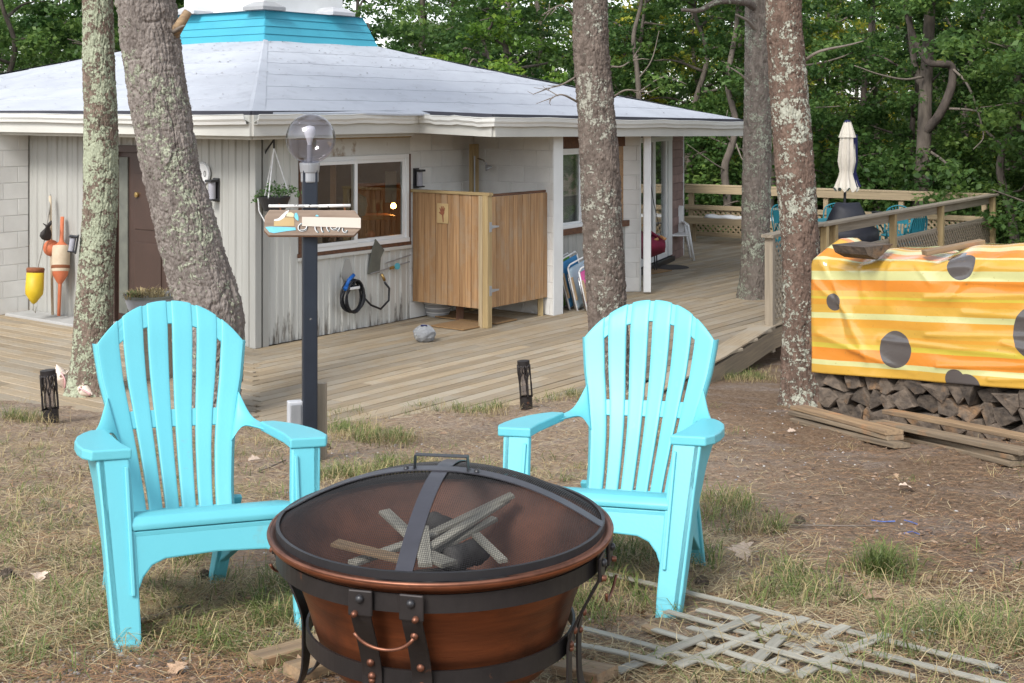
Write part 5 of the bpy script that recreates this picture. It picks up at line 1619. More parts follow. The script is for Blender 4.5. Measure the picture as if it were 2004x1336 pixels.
def stroke(pts, r, mat, name):
    p = spline([(x, y, 0) for x, y in pts], np.linspace(0, len(pts) - 1, (len(pts) - 1) * 5 + 1))
    L = []; 
    for i in range(len(p)):
        t = p[min(i + 1, len(p) - 1)] - p[max(i - 1, 0)]; t /= np.linalg.norm(t[:2]) + 1e-6
        nx, ny = -t[1] * r, t[0] * r
        L.append([at(p[i][0] - nx, p[i][1] - ny, YB - .0150), at(p[i][0] + nx, p[i][1] + ny, YB - .0150)])
    o = MB().grid(L).build(name, mat, sg)
    o.modifiers.new('s', 'SOLIDIFY').thickness = .0015
for dx, rr, mt in ((0, 1.7, 'paintwhite'), (.9, .8, 'skyblue')):
    stroke([(590 + dx, 437), (585 + dx, 442), (585 + dx, 448), (591 + dx, 451), (599 + dx, 448), (601 + dx, 442)], rr, MT[mt], 'painted_letter')
    stroke([(617 + dx, 443), (618 + dx, 449), (622 + dx, 454)], rr, MT[mt], 'painted_letter')
    stroke([(629 + dx, 443), (630 + dx, 449), (632 + dx, 454)], rr, MT[mt], 'painted_letter')
    stroke([(640 + dx, 443), (641 + dx, 448), (644 + dx, 452)], rr, MT[mt], 'painted_letter')
    stroke([(647 + dx, 444), (651 + dx, 448), (657 + dx, 448), (661 + dx, 444)], rr, MT[mt], 'painted_letter')
    stroke([(666 + dx, 443), (664 + dx, 449), (661 + dx, 452)], rr, MT[mt], 'painted_letter')
    stroke([(671 + dx, 446), (672 + dx, 452), (677 + dx, 454), (679 + dx, 451)], rr, MT[mt], 'painted_letter')
stroke([(618, 423), (620, 421), (623, 423)], 1.2, MT['skyblue'], 'painted_letter')
# junction box and stake by the post
jb = empty('junction_box', at(578, 838, YL - .02), 0, 'grey electrical box on a short pipe beside the lamp post', 'electrical box')
cbx = at(577, 809, YL - .02)
MB().box(cbx, (.085, .06, .150), Matrix.Rotation(R(20), 3, 'Z')).build('box', MT['pewter'], jb, bevel=.006)
MB().box(cbx + Vector((.012, -.034, .0)), (.06, .008, .12), Matrix.Rotation(R(20), 3, 'Z')).build('cover_plate', MT['galv'], jb, bevel=.003)
gb = on_ground(584, 862)
MB().tube([cbx + Vector((.0, 0, -.07)), (cbx.x, cbx.y, gz(cbx.x, cbx.y) - .05)], .016, 10).build('conduit', MT['galv'], jb, smooth=True)
so_ = at(630, 880, YL + .12)
o = board('wooden_stake', (so_.x, YL + .12, gz(so_.x, YL + .12) - .1), (so_.x, YL + .12, lz(757)), .055, .055, MT['rail_grey'], None, bevel=.004)
tag(o, 'short grey wooden stake standing against the lamp post', 'stake')
# ================================================================== THINGS ALONG THE HOUSE
def wall_lantern(name, c, d, out, label, s=1.0, tiltm=None):
    t = empty(name, c, 0, label, 'wall light')
    m = Matrix((d, out, UZ)).transposed()
    if tiltm is not None: m = tiltm @ m
    B = lambda p: Vector(c) + m @ (Vector(p) * s)
    MB().box(B((0, .012, 0)), (.10 * s, .024 * s, .27 * s), m).build('back_plate', MT['blackp'], t, bevel=.004)
    MB().box(B((0, .075, .105)), (.115 * s, .12 * s, .028 * s), m).build('top_cap', MT['blackp'], t, bevel=.006)
    MB().lathe([(.0, -.10 * s), (.042 * s, -.10 * s), (.042 * s, .09 * s), (0, .09 * s)], 18, B((0, .075, 0)), m=m).build('lamp_glass', MT['frost'], t, smooth=False)
    MB().box(B((0, .07, -.11)), (.10 * s, .11 * s, .02 * s), m).build('bottom_plate', MT['blackp'], t, bevel=.004)
    return t
Lw = lambda t, z, o=0.0: C0 + l_ * t + nl_ * o + UZ * z
Rw = lambda t, z, o=0.0: C0 + r_ * t + n_ * o + UZ * z
wall_lantern('wall_light', Lw(.60, 1.66, .018), -l_, nl_, 'black wall light beside the number plaque on the grey wall', .95)
wall_lantern('wall_light', Rw(2.56, 1.70, .006), r_, n_, 'black wall light on the white block wall above the shower', .9)
tl = at(152, 478, Y1 - .10)
wall_lantern('wall_light', tl, Vector((.25, -.97, 0)).normalized(), Vector((-.97, -.25, 0)).normalized(), 'black light fixed on the left side of the slim pine trunk', .62, Matrix.Rotation(R(9), 3, 'Y'))
# round plaque with a zero, white plate under it
pq = empty('number_plaque', Lw(.83, 1.83, .02), 0, 'round white house number plaque half hidden by the leaning pine', 'plaque')
mpl = Matrix((-l_, UZ, nl_)).transposed()
MB().lathe([(0, .02), (.105, .02), (.125, .014), (.125, 0)], 36, Lw(.83, 1.83, .02), m=mpl).build('disc', MT['plastic_w'], pq, smooth=False)
MB().lathe([(.112, .018), (.122, .018), (.122, .022), (.112, .022)], 36, Lw(.83, 1.83, .02), closed=True, m=mpl).build('ring', MT['pewter'], pq)
def zero(c, w, h, th):
    b = MB(); P = []
    for i in range(25):
        a = 2 * math.pi * i / 24
        P.append([c + mpl @ Vector((w * k * math.cos(a), h * k2 * math.sin(a), .0225)) for k, k2 in ((1, 1), (1 - th / w, 1 - th / h))])
    b.grid(P); return b
zero(Lw(.775, 1.83, .02), .020, .034, .009).build('numeral', MT['black'], pq)
MB().bar(Lw(.845, 1.797, .0425), Lw(.845, 1.863, .0425), .010, .001, tuple(nl_)).build('numeral', MT['black'], pq)
wp = fbox(C0, l_, nl_, .70, .80, 1.35, 1.54, .018, .03).build('wall_plate', MT['plastic_w'], None, bevel=.004)
tag(wp, 'small white plate on the grey wall below the round plaque', 'plate')
# planter on a stump beside the leaning tree
ps = at(297, 585, 12.6)
sb = log('tree_stump', (ps.x, ps.y, -.01), (ps.x, ps.y, ps.z - .17), .20, MT['rail_grey'], 'grey stump under the planter between the two left pines', 'stump', seed=9, seg=20)
pot = empty('planter_pot', (ps.x, ps.y, ps.z - .17), 0, 'grey plastic planter with straggly dry grass by the front door', 'planter')
zt = ps.z + .02
MB().lathe([(0, zt - .19), (.19, zt - .19), (.235, zt - .05), (.252, zt), (.262, zt), (.262, zt + .024), (.250, zt + .026), (.245, zt - .01), (0, zt - .02)], 36, (ps.x, ps.y, 0)).build('pot', MT['potm'], pot, smooth=False)
MB().lathe([(.258, zt + .004), (.268, zt + .006), (.268, zt + .028), (.252, zt + .028)], 36, (ps.x, ps.y, 0)).build('pot_rim', MT['slate'], pot)
def tuft(name, centres, n, h, spread, mat, parent, seed, w=.003, lean=.6):
    """curved grass blades round centres: 5-vertex blades"""
    g = np.random.default_rng(seed)
    c = np.repeat(np.asarray(centres, float), n, 0); N_ = len(c)
    off = g.normal(size=(N_, 2)) * spread
    p = c.copy(); p[:, :2] += off
    a = g.random(N_) * 2 * np.pi
    ln = np.minimum(lean * (.3 + g.random(N_)), 2.1)
    H = h * (.45 + .75 * g.random(N_))
    d = np.stack([np.cos(a), np.sin(a), np.zeros(N_)], 1); s = np.stack([-np.sin(a), np.cos(a), np.zeros(N_)], 1) * (w * (.6 + .8 * g.random(N_)))[:, None]
    m_ = p + d * (H * ln * .35)[:, None]; m_[:, 2] += H * .6
    e = p + d * (H * ln)[:, None]; e[:, 2] += H * (1 - .35 * ln)
    v = np.stack([p - s, p + s, m_ + s * .8, m_ - s * .8, e], 1).reshape(-1, 3)
    b = np.arange(N_)[:, None] * 5
    q4 = np.concatenate([b + np.array([0, 1, 2, 3]), b + np.array([3, 2, 4, 4])], 0)
    f3 = np.concatenate([b + np.array([0, 1, 2]), b + np.array([0, 2, 3]), b + np.array([3, 2, 4])], 0)
    return fast_mesh(name, v, f3, mat, parent, np.repeat(g.random(N_), 5))
MT['grass'] = M('green grass', (.21, .26, .07), (.09, .13, .035), rough=.6, attr=True, c3=(.145, .19, .05), tl=.3)
MT['drygrass'] = M('dry grass', (.52, .42, .22), (.22, .155, .075), rough=.8, attr=True, c3=(.36, .285, .14), tl=.2)
MT['herb'] = M('herb leaves', (.16, .28, .09), (.06, .13, .04), rough=.6, attr=True, tl=.3)
o = tuft('dry_grass', [(ps.x + random.uniform(-.2, .2), ps.y + random.uniform(-.2, .2), zt) for _ in range(60)], 7, .10, .02, MT['drygrass'], pot, 5, .004, 1.3); o['kind'] = 'stuff'
o = tuft('green_sprigs', [(ps.x - .20 + random.uniform(0, .12), ps.y - .08 + random.uniform(-.1, .1), zt) for _ in range(14)], 6, .09, .02, MT['grass'], pot, 6, .005, .9); o['kind'] = 'stuff'

# buoys leaning at the block fin
def buoy(label, base, top, parts, group='net buoys leaning by the door'):
    t = empty('net_buoy', base, 0, label, 'buoy', group)
    base = Vector(base); top = Vector(top)
    ax = (top - base).normalized(); q_ = ax.to_track_quat('Z', 'Y').to_matrix()
    for nm, prof, mt in parts:
        MB().lathe(prof, 24, base, m=q_).build(nm, MT[mt], t, smooth=True)
    return t
YBf = 15.9
b1 = at(66, 612, YBf); b1t = at(82, 460, YBf + .35)
buoy('yellow buoy hanging on a grey rope against the white block wall', at(66, 592, YBf - .1), at(71, 500, YBf - .05),
     [('float', [(0, -.02), (.03, .0), (.10, .10), (.105, .16), (.10, .36), (.0, .36)], 'buoy_y'), ('cap', [(.0, .36), (.1, .355), (.105, .40), (.09, .415), (0, .415)], 'rust')])
rp_ = MB().tube([at(71, 535, YBf - .05), at(74, 520, YBf), at(86, 470, YBf + .1), at(97, 405, YBf + .28), at(98, 380, YBf + .33)], .011, 7).build('buoy_rope', MT['rope'], None, smooth=True)
tag(rp_, 'grey rope rising from the yellow buoy to the wall corner', 'rope')
rp2 = MB().tube([at(66, 592, YBf - .1), at(64, 606, YBf - .1), at(69, 611, YBf - .1), at(70, 600, YBf - .1)], .010, 7).build('rope_loop', MT['rope'], None, smooth=True)
tag(rp2, 'small rope loop hanging under the yellow buoy', 'rope')
ob = at(103, 616, 16.0)
buoy('orange ball buoy on a thin white stick in the wall corner', ob, at(98, 380, 16.22),
     [('stick', [(0, 0), (.016, 0), (.016, 1.44), (0, 1.44)], 'buoy_w'), ('ball', [(.012, .70)] + [(.095 * math.cos(a), .805 + .10 * math.sin(a)) for a in np.linspace(-1.35, 1.35, 14)] + [(.012, .91)], 'buoy_o')])
ob = at(115, 618, 15.9)
buoy('orange and cream spindle buoy on an orange stick beside the ball buoy', ob, at(122, 425, 16.12),
     [('stick', [(0, 0), (.019, 0), (.022, .40), (.02, .50)], 'buoy_o'), ('lower_cone', [(.022, .38), (.05, .42), (.085, .48), (.098, .54)], 'buoy_o'), ('body', [(.098, .53), (.105, .56), (.105, .80), (.098, .84)], 'buoy_w'), ('band', [(.106, .565), (.108, .57), (.108, .60), (.106, .605)], 'rust'), ('upper_cone', [(.099, .83), (.06, .86), (.03, .89), (.024, .92), (.022, 1.19), (0, 1.19)], 'buoy_o')])
nb = MB()
P = []
for i in range(7):
    t = i / 6
    P.append([at(84 + 22 * u + 6 * math.sin(i + u * 4), 436 + 30 * t + 4 * math.sin(u * 7), 15.98 + .06 * math.sin(u * 5 + i)) for u in np.linspace(0, 1, 7) * (1 - .55 * t)])
o = nb.grid(P).build('net_bundle', MT['darkmat'], None, smooth=True); o.modifiers.new('s', 'SOLIDIFY').thickness = .012
tag(o, 'dark bundle of net hanging on the buoy sticks', 'net')

# hanging basket on a bracket at the house corner
hb = empty('hanging_basket', Rw(.20, 1.25, .22), 0, 'hanging basket with trailing green plant at the house corner', 'hanging basket')
bt = at(536, 290, 14.0)
bb = at(537, 412, 14.0)
MB().tube([Rw(.08, 1.98, .01), Rw(.08, 2.12, .01)], .008, 6).build('bracket', MT['black'], hb)
MB().tube([Rw(.08, 2.0, .01), Rw(.10, 2.10, .06), bt + Vector((.02, 0, .12)), bt + Vector((.0, 0, .16)), bt], .010, 7).build('bracket', MT['black'], hb, smooth=True)
pc = Vector((bb.x, 14.0, bb.z))
MB().lathe([(0, -.005), (.11, 0), (.165, .13), (.17, .15), (.158, .15), (.15, .12), (0, .10)], 28, pc).build('basket', MT['blackp'], hb, smooth=False)
for a in (0.3, 2.4, 4.5):
    e = pc + Vector((.165 * math.cos(a), .165 * math.sin(a), .14))
    pts = [bt.lerp(e, i / 18) for i in range(19)]
    MB().tube(pts, [.008 if i % 2 else .0055 for i in range(19)], 6).build('cord', MT['plastic_w'], hb)
MB().tube([pc + Vector((-.165, -.03, .13)), pc + Vector((-.15, -.06, .0)), pc + Vector((-.08, -.08, -.12))], [.008, .006, .007], 6).build('cord', MT['plastic_w'], hb)
cents = [tuple(pc + Vector((random.gauss(0, .10), random.gauss(0, .10), .17 + abs(random.gauss(0, .07))))) for _ in range(22)] + [tuple(pc + Vector((.12 + .03 * i, .02, .20 + .02 * math.sin(i)))) for i in range(6)] + [tuple(pc + Vector((-.13 - .02 * i, .0, .16 - .01 * i))) for i in range(5)]
o = leaves('foliage', cents, .05, 11, .034, MT['herb'], hb, 31, 1.0)

# hose on a hanger, tap and pipes, slate plate
hz_ = empty('garden_hose', Rw(1.42, .60, .05), 0, 'coiled black hose hung on the white siding under the window', 'hose')
MB().prism([(-.10, .02), (-.035, .20), (.035, .20), (.10, .02), (.06, -.05), (-.06, -.05)], .012, Matrix.Translation(Rw(1.36, .62, .03)) @ Matrix((r_, -n_, UZ)).transposed().to_4x4()).build('hanger', MT['siding'], hz_, bevel=.003)
MB().box(Rw(1.36, .50, .09), (.16, .12, .03), Matrix((r_, n_, UZ)).transposed()).build('hanger_arm', MT['plastic_w'], hz_, bevel=.004)
coil = []
for i in range(6 * 26 + 1):
    a = 2 * math.pi * i / 26; k = i / 26
    ry = .165 + .03 * math.sin(k * 2.1); rx = .165 + .03 * math.sin(k * 1.3)
    coil.append(Rw(1.38 + rx * math.sin(a) + .01 * math.sin(k * 3), .42 + ry * math.cos(a) - .02 * (k % 3), .07 + .02 * (k % 4)))
MB().tube(coil, .0125, 8).build('hose', MT['hose'], hz_, smooth=True)
MB().tube([Rw(1.52, .40, .10), Rw(1.66, .27, .11), Rw(1.84, .20, .10), Rw(2.00, .28, .08), Rw(2.02, .42, .07), Rw(1.95, .50, .06)], .0125, 8).build('hose_tail', MT['hose'], hz_, smooth=True)
MB().tube([Rw(1.24, .52, .12), Rw(1.28, .60, .13), Rw(1.36, .65, .13)], .022, 9).build('nozzle', MT['blue'], hz_, smooth=True)
MB().tube([Rw(1.22, .50, .12), Rw(1.27, .53, .12)], .026, 9).build('nozzle_tip', MT['blue'], hz_)
tp = empty('outdoor_tap', Rw(1.9, .62, .05), 0, 'brass tap with aqua handle and pipes running to the shower', 'tap')
MB().tube([Rw(1.72, .62, .05), Rw(2.40, .70, .05)], .009, 7).build('pipe', MT['galv'], tp)
MB().tube([Rw(1.98, .72, .05), Rw(2.42, .78, .05)], .009, 7).build('pipe', MT['galv'], tp)
MB().tube([Rw(1.90, .60, .06), Rw(1.94, .52, .07)], .018, 8).build('tap_body', MT['brass'], tp, smooth=True)
MB().tube([Rw(2.04, .655, .06), Rw(2.12, .665, .06)], .018, 8).build('valve', MT['brass'], tp)
MB().lathe([(0, 0), (.04, .0), (.04, .02), (0, .02)], 10, Rw(2.15, .67, .07), m=Matrix((r_, UZ, n_)).transposed()).build('tap_handle', MT['aqua_p'], tp)
o = MB().prism([(-.14, -.24), (-.08, .02), (-.01, .16), (.14, .02), (.08, -.07), (.06, -.24)], .014, Matrix.Translation(Rw(1.82, .86, .05)) @ Matrix((r_, -n_, UZ)).transposed().to_4x4()).build('slate_plate', MT['slate'], None, bevel=.003)
tag(o, 'pointed dark grey plate hanging on the siding above the tap', 'plate')

# ---- shower stall
WS = C0 + r_ * 2.50
PS = WS + n_ * 1.15
sh = empty('shower_stall', PS, 0, 'outdoor shower stall of upright cedar boards beside the window', 'shower stall')
Z0, Z1 = .215, 1.535
nb_ = 12
for i in range(nb_):
    a = .03 + i * (1.10 / nb_)
    c = WS + n_ * (a + 1.10 / nb_ / 2) - r_ * (.012 + .003 * (i % 2))
    board('cedar_board', c + UZ * Z0, c + UZ * Z1, 1.10 / nb_ - .005, .02, MT['cedar'], sh, up=tuple(r_), bevel=.003)
LD = 1.19; nd = 13
dr = empty('shower_door', PS + r_ * .06, 0); attach(dr, sh)
for i in range(nd):
    a = .075 + i * ((LD - .075) / nd)
    c = PS + r_ * (a + (LD - .075) / nd / 2) + n_ * (.012 + .003 * (i % 2))
    board('cedar_board', c + UZ * (Z0 + .01), c + UZ * (Z1 - .02), (LD - .075) / nd - .005, .02, MT['cedar'], dr, up=tuple(n_), bevel=.003)
board('top_cap', WS + UZ * (Z1 + .018) - r_ * .005, PS + n_ * .08 + UZ * (Z1 + .018) - r_ * .005, .075, .034, MT['newwood'], sh, bevel=.003)
board('door_cap', PS + r_ * .09 + UZ * (Z1 - .005) - n_ * .02, PS + r_ * LD + UZ * (Z1 - .005) - n_ * .02, .04, .03, MT['brownwood'], dr, bevel=.003)
board('corner_post', PS + n_ * .015 + UZ * .0, PS + n_ * .015 + UZ * (Z1 - .0), .085, .085, MT['newwood'], sh, up=tuple(n_), bevel=.004)
board('corner_trim', PS - n_ * .045 - r_ * .035 + UZ * .0, PS - n_ * .045 - r_ * .035 + UZ * (Z1 - .005), .055, .035, MT['rail'], sh, up=tuple(r_), bevel=.003)
board('end_post', PS + r_ * (LD - .06) - n_ * .04 + UZ * .0, PS + r_ * (LD - .06) - n_ * .04 + UZ * (Z1 - .06), .07, .07, MT['newwood'], sh, bevel=.004)
board('end_post', WS + n_ * .55 + r_ * .25 + UZ * .0, WS + n_ * .55 + r_ * .25 + UZ * .25, .09, .09, MT['brownwood'], sh)
for z in (1.17, .43):
    hg = MB().prism([(0, -.06), (.045, -.055), (.045, -.02), (.18, -.008), (.18, .008), (.045, .02), (.045, .055), (0, .06)], .008, Matrix.Translation(PS + n_ * .062 + r_ * -.01 + UZ * z) @ Matrix((r_, -n_, UZ)).transposed().to_4x4()).build('hinge', MT['galv'], sh, bevel=.002)
mp_ = Matrix((n_, r_, UZ)).transposed()
pl = MB().box(WS + n_ * .52 - r_ * .030 + UZ * 1.30, (.17, .014, .235), mp_).build('hand_plaque', MT['tan'], sh, bevel=.003)
hand = MB()
hc = WS + n_ * .52 - r_ * .040 + UZ * 1.30
def fing(a, b_): hand.tube([hc + n_ * a[0] + UZ * a[1], hc + n_ * b_[0] + UZ * b_[1]], [.010, .007], 6)
hand.lathe([(0, -.004), (.028, -.003), (.030, .003), (0, .005)], 14, hc + UZ * .01, m=Matrix((n_, UZ, -r_)).transposed())
hand.build('painted_palm', MT['redbrown'], pl)
for a, b_ in (((-.02, .02), (-.04, .065)), ((-.008, .03), (-.015, .085)), ((.006, .03), (.012, .088)), ((.018, .025), (.034, .07)), ((-.022, -.005), (-.05, .015)), ((.004, -.01), (.012, -.10))):
    h2 = MB().tube([hc + n_ * a[0] + UZ * a[1], hc + n_ * b_[0] + UZ * b_[1]], [.009, .006], 6).build('painted_finger', MT['redbrown'], pl)
# shower pipe post and head
sp0 = IC + n_ * .18 - r_ * .22
shp = empty('garden_shower', sp0, 0, 'wooden post with pipe and shower head in the white block corner', 'shower')
board('post', sp0, sp0 + UZ * 2.10, .14, .05, MT['newwood'], shp, up=tuple(n_), bevel=.004)
MB().tube([sp0 + n_ * .05 - r_ * .05 + UZ * .2, sp0 + n_ * .05 - r_ * .05 + UZ * 1.95], .010, 8).build('pipe', MT['galv'], shp)
MB().tube([sp0 + n_ * .06 + UZ * 1.92, sp0 + n_ * .15 + UZ * 1.90, sp0 + n_ * .21 + UZ * 1.84], .009, 8).build('arm', MT['chrome'], shp, smooth=True)
MB().lathe([(.012, .05), (.03, .03), (.05, .0), (.048, -.012), (0, -.012)], 18, sp0 + n_ * .235 + UZ * 1.80, m=Matrix.Rotation(R(-35), 3, 'Y')).build('rose', MT['galv'], shp, smooth=True)

# bucket, mats, stone, conch shells, path lights
bkp = on_z(857, 618)
bu = empty('striped_bucket', bkp, 0, 'collapsible white and grey striped bucket under the shower stall', 'bucket')
prof = []
z = 0; r = .135
for i, (dr_, dz_) in enumerate(((0, .0), (.012, .05), (.004, .004), (.012, .05), (.004, .004), (.012, .05), (.004, .004), (.012, .05))):
    z += dz_; r += dr_; prof.append((r, z))
for i in range(4):
    a = (.13 + .016 * i, .056 * i); b_ = (.142 + .016 * i, .056 * i + .05)
    MB().lathe([(a[0] - .006, a[1]), a, ((a[0] + b_[0]) / 2 + .002, (a[1] + b_[1]) / 2), b_, (b_[0] - .006, b_[1])], 30, bkp).build('grey_fold', MT['plastic_g'], bu, smooth=True)
    MB().lathe([(b_[0] - .006, b_[1] - .004), (b_[0] + .006, b_[1]), (b_[0] + .006, b_[1] + .016), (b_[0] - .006, b_[1] + .018)], 30, bkp).build('white_rib', MT['plastic_w'], bu, smooth=True)
MB().lathe([(0, .19), (.19, .20)], 24, bkp).build('bucket_inside', MT['darkmat'], bu)
o = MB().box(PS - n_ * .52 + r_ * .42 + UZ * .014, (1.0, .42, .018), mp_).build('shower_mat', MT['coir'], None, bevel=.004)
tag(o, 'brown slatted floor mat inside the shower stall behind the corner post', 'mat')
o = MB().box(PS - n_ * .30 - r_ * .10 + UZ * .012, (.50, .50, .016), mp_).build('shower_mat', MT['coir'], None, bevel=.004)
tag(o, 'brown square mat poking out left of the shower corner post', 'mat')
sr = on_z(831, 668)
gk = random.Random(3)
b = MB(); n1, n2 = 9, 14
P = []
for i in range(n1):
    a = -1.0 + (math.pi / 2 + 1.0) * i / (n1 - 1)
    P.append([sr + Vector(((.125 + gk.uniform(-.014, .014)) * math.cos(a) * math.cos(t), (.105 + gk.uniform(-.01, .01)) * math.cos(a) * math.sin(t), .085 + (.10 + gk.uniform(-.008, .008)) * math.sin(a))) for t in np.linspace(0, 2 * math.pi, n2, endpoint=False)])
for row in P: row.append(row[0])
st = b.grid(P).build('stone_lamp', MT['rockm'], None, smooth=False)
tag(st, 'round grey speckled stone with a solar panel on the deck', 'stone')
MB().box(sr + Vector((-.005, -.03, .178)), (.07, .045, .012), Matrix.Rotation(R(-18), 3, 'X')).build('solar_panel', MT['navycloth'], st, bevel=.002)

def conch(loc, label, flip, rz, s=1.0):
    root = empty('conch_shell', (0, 0, 0), 0, label, 'seashell')
    b = MB(); P = []
    for i in range(34):
        t = i / 33
        rr = .062 * math.sin(min(t * 1.75, 1.0) * math.pi / 2) * (1 if t < .57 else max(.08, (1 - (t - .57) / .43)) ** .8)
        P.append([Vector((-.12 + .24 * t, rr * (1.0 + (.22 * max(0, math.cos(a - .4)) ** 8 if .40 < t < .62 and i % 3 == 0 else 0)) * math.cos(a), rr * (1 + .06 * math.sin(t * 70)) * math.sin(a))) for a in np.linspace(0, 2 * math.pi, 22)])
    body = b.grid(P).build('body', MT['shell'], root, smooth=True)
    L = []
    for i in range(15):
        t = i / 14
        x = -.04 + .15 * t
        w = .085 * math.sin(math.pi * min(1, .15 + t * .85)) ** .7
        L.append([Vector((x, -.02 - u * w * .55, .02 + u * w * .9 - .10 * u * u * .3)) for u in np.linspace(0, 1, 7)])
    lip = MB().grid(L).build('lip', MT['shellpink'], root, smooth=True); lip.modifiers.new('s', 'SOLIDIFY').thickness = .006
    for k in range(5):
        a = .4 + k * .55; c = Vector((-.01, .058 * math.cos(a), .058 * math.sin(a)))
        MB().tube([c, c * 1.45 + Vector((-.015, 0, 0))], [.012, .002], 6).build('spine', MT['shell'], root, smooth=True)
    root.matrix_basis = Matrix.Translation(loc) @ Matrix.Rotation(rz, 4, 'Z') @ Matrix.Rotation(flip, 4, 'Y') @ Matrix.Rotation(R(20), 4, 'X') @ Matrix.Scale(s, 4)
    return root
c1 = on_z(119, 758); c2 = on_z(165, 776)
conch((c1.x, c1.y, .10), 'pink-lipped conch shell standing on end behind the left path light', R(72), R(10), 1.0)
conch((c2.x, c2.y, .055), 'spiny cream conch shell lying at the foot of the slim pine', R(18), R(-25), .82)

def path_light(loc, H, r, label, tilt):
    t = empty('path_light', (0, 0, 0), 0, label, 'path light', 'bronze path lights at the deck edge')
    MB().lathe([(r * .98, 0), (r, .0), (r * 1.0, H * .30), (r * .96, H * .30)], 28, (0, 0, 0)).build('base_sleeve', MT['bronze'], t, smooth=False)
    MB().lathe([(r * .93, H * .90), (r, H * .90), (r, H), (0, H + .002)], 28, (0, 0, 0)).build('top_cap', MT['bronze'], t)
    MB().lathe([(r * .60, H * .3), (r * .60, H * .9)], 20, (0, 0, 0)).build('inner_diffuser', MT['globe'], t, smooth=True)
    # cut-out tree pattern: trunks that fork into branches on the cylinder
    k = 5
    def cp(a, z): return Vector((r * math.cos(a), r * math.sin(a), z))
    for i in range(k):
        a = 2 * math.pi * i / k
        for pts in ([(a, .28), (a + .05, .45), (a, .58)], [(a, .56), (a + .30, .70), (a + .20, .80), (a + .42, .92)], [(a, .56), (a - .30, .70), (a - .22, .80), (a - .40, .92)], [(a + .30, .70), (a + .62, .78), (a + .63, .92)], [(a - .1, .62), (a + .12, .76), (a - .05, .92)]):
            p = spline([(x, y, 0) for x, y in pts], np.linspace(0, len(pts) - 1, 9))
            MB().tube([cp(x, y * H) for x, y, _ in p], [.0085 if y < .58 else .0055 for _, y, _ in p], 6).build('fretwork', MT['bronze'], t, smooth=True)
    t.matrix_basis = Matrix.Translation(loc) @ Matrix.Rotation(tilt, 4, 'Y')
    return t
g1 = on_ground(101, 826); g2 = on_ground(1031, 800)
path_light((g1.x, g1.y, g1.z - .02), .42, .058, 'dark fretwork path light by the conch shells at the left', R(-4))
path_light((g2.x, g2.y, g2.z - .02), .41, .050, 'dark fretwork path light just left of the right chair', R(-4))

# folded beach chairs against the wall
def beach_chair(label, px, Y, W, H, mat, tilt, frame='plastic_w', yaw=0.0):
    t = empty('folded_beach_chair', (0, 0, 0), 0, label, 'beach chair', 'folded beach chairs leaning by the second window')
    def loop(w, h, y, r=.011, z0=.0):
        c = .05
        pts = [(-w / 2, y, h), (-w / 2, y, z0 + c), (-w / 2 + c, y, z0), (w / 2 - c, y, z0), (w / 2, y, z0 + c), (w / 2, y, h)]
        return MB().tube(pts, r, 8)
    loop(W, H, 0).build('frame', MT[frame], t, smooth=True)
    loop(W * .9, H * .86, .045).build('frame', MT['chrome'], t, smooth=True)
    MB().tube([(-W / 2, 0, H), (-W / 2 + .04, -.01, H + .035), (W / 2 - .04, -.01, H + .035), (W / 2, 0, H)], .011, 8).build('frame', MT[frame], t, smooth=True)
    P = [[Vector((x * W / 2 * .94, .006 + .012 * math.sin(z * 9) * (1 - x * x), z * H)) for x in np.linspace(-1, 1, 7)] for z in np.linspace(.10, .98, 14)]
    s = MB().grid(P).build('fabric', mat, t, smooth=True); s.modifiers.new('s', 'SOLIDIFY').thickness = .006
    P = [[Vector((x * W / 2 * .86, .040, z * H)) for x in np.linspace(-1, 1, 5)] for z in np.linspace(.12, .62, 6)]
    MB().grid(P).build('seat_fabric', MT['c_navy'], t)
    for sg_ in (-1, 1):
        MB().box((sg_ * W * .49, -.028, H * .55), (.035, .018, H * .5)).build('armrest', MT['c_tan'], t, bevel=.006)
    p = on_z(px, 0 + 215 + EYE * F / Y)
    t.matrix_basis = Matrix.Translation((p.x, Y, .01)) @ Matrix.Rotation(yaw, 4, 'Z') @ Matrix.Rotation(R(tilt), 4, 'Y') @ Matrix.Rotation(R(-6), 4, 'X')
    return t
yw = math.atan2(o3.y, o3.x) + math.pi / 2
for i, (lab, px, Y, mt) in enumerate((
        ('navy folded beach chair nearest the shower stall in the leaning row', 1106, 17.05, 'c_navy'),
        ('green folded beach chair second in the leaning row', 1118, 17.0, 'c_green'),
        ('bright blue folded beach chair in the middle of the leaning row', 1134, 16.95, 'c_blue'),
        ('pale blue folded beach chair with tan arms in the leaning row', 1150, 16.9, 'c_pale'),
        ('pink folded beach chair at the front of the leaning row', 1168, 16.82, 'c_pink'))):
    beach_chair(lab, px, Y, .40 + .03 * (i % 2), .60 + .03 * ((i * 7) % 3) - (.08 if i == 4 else 0), MT[mt], -16 + i, yaw=R(52))

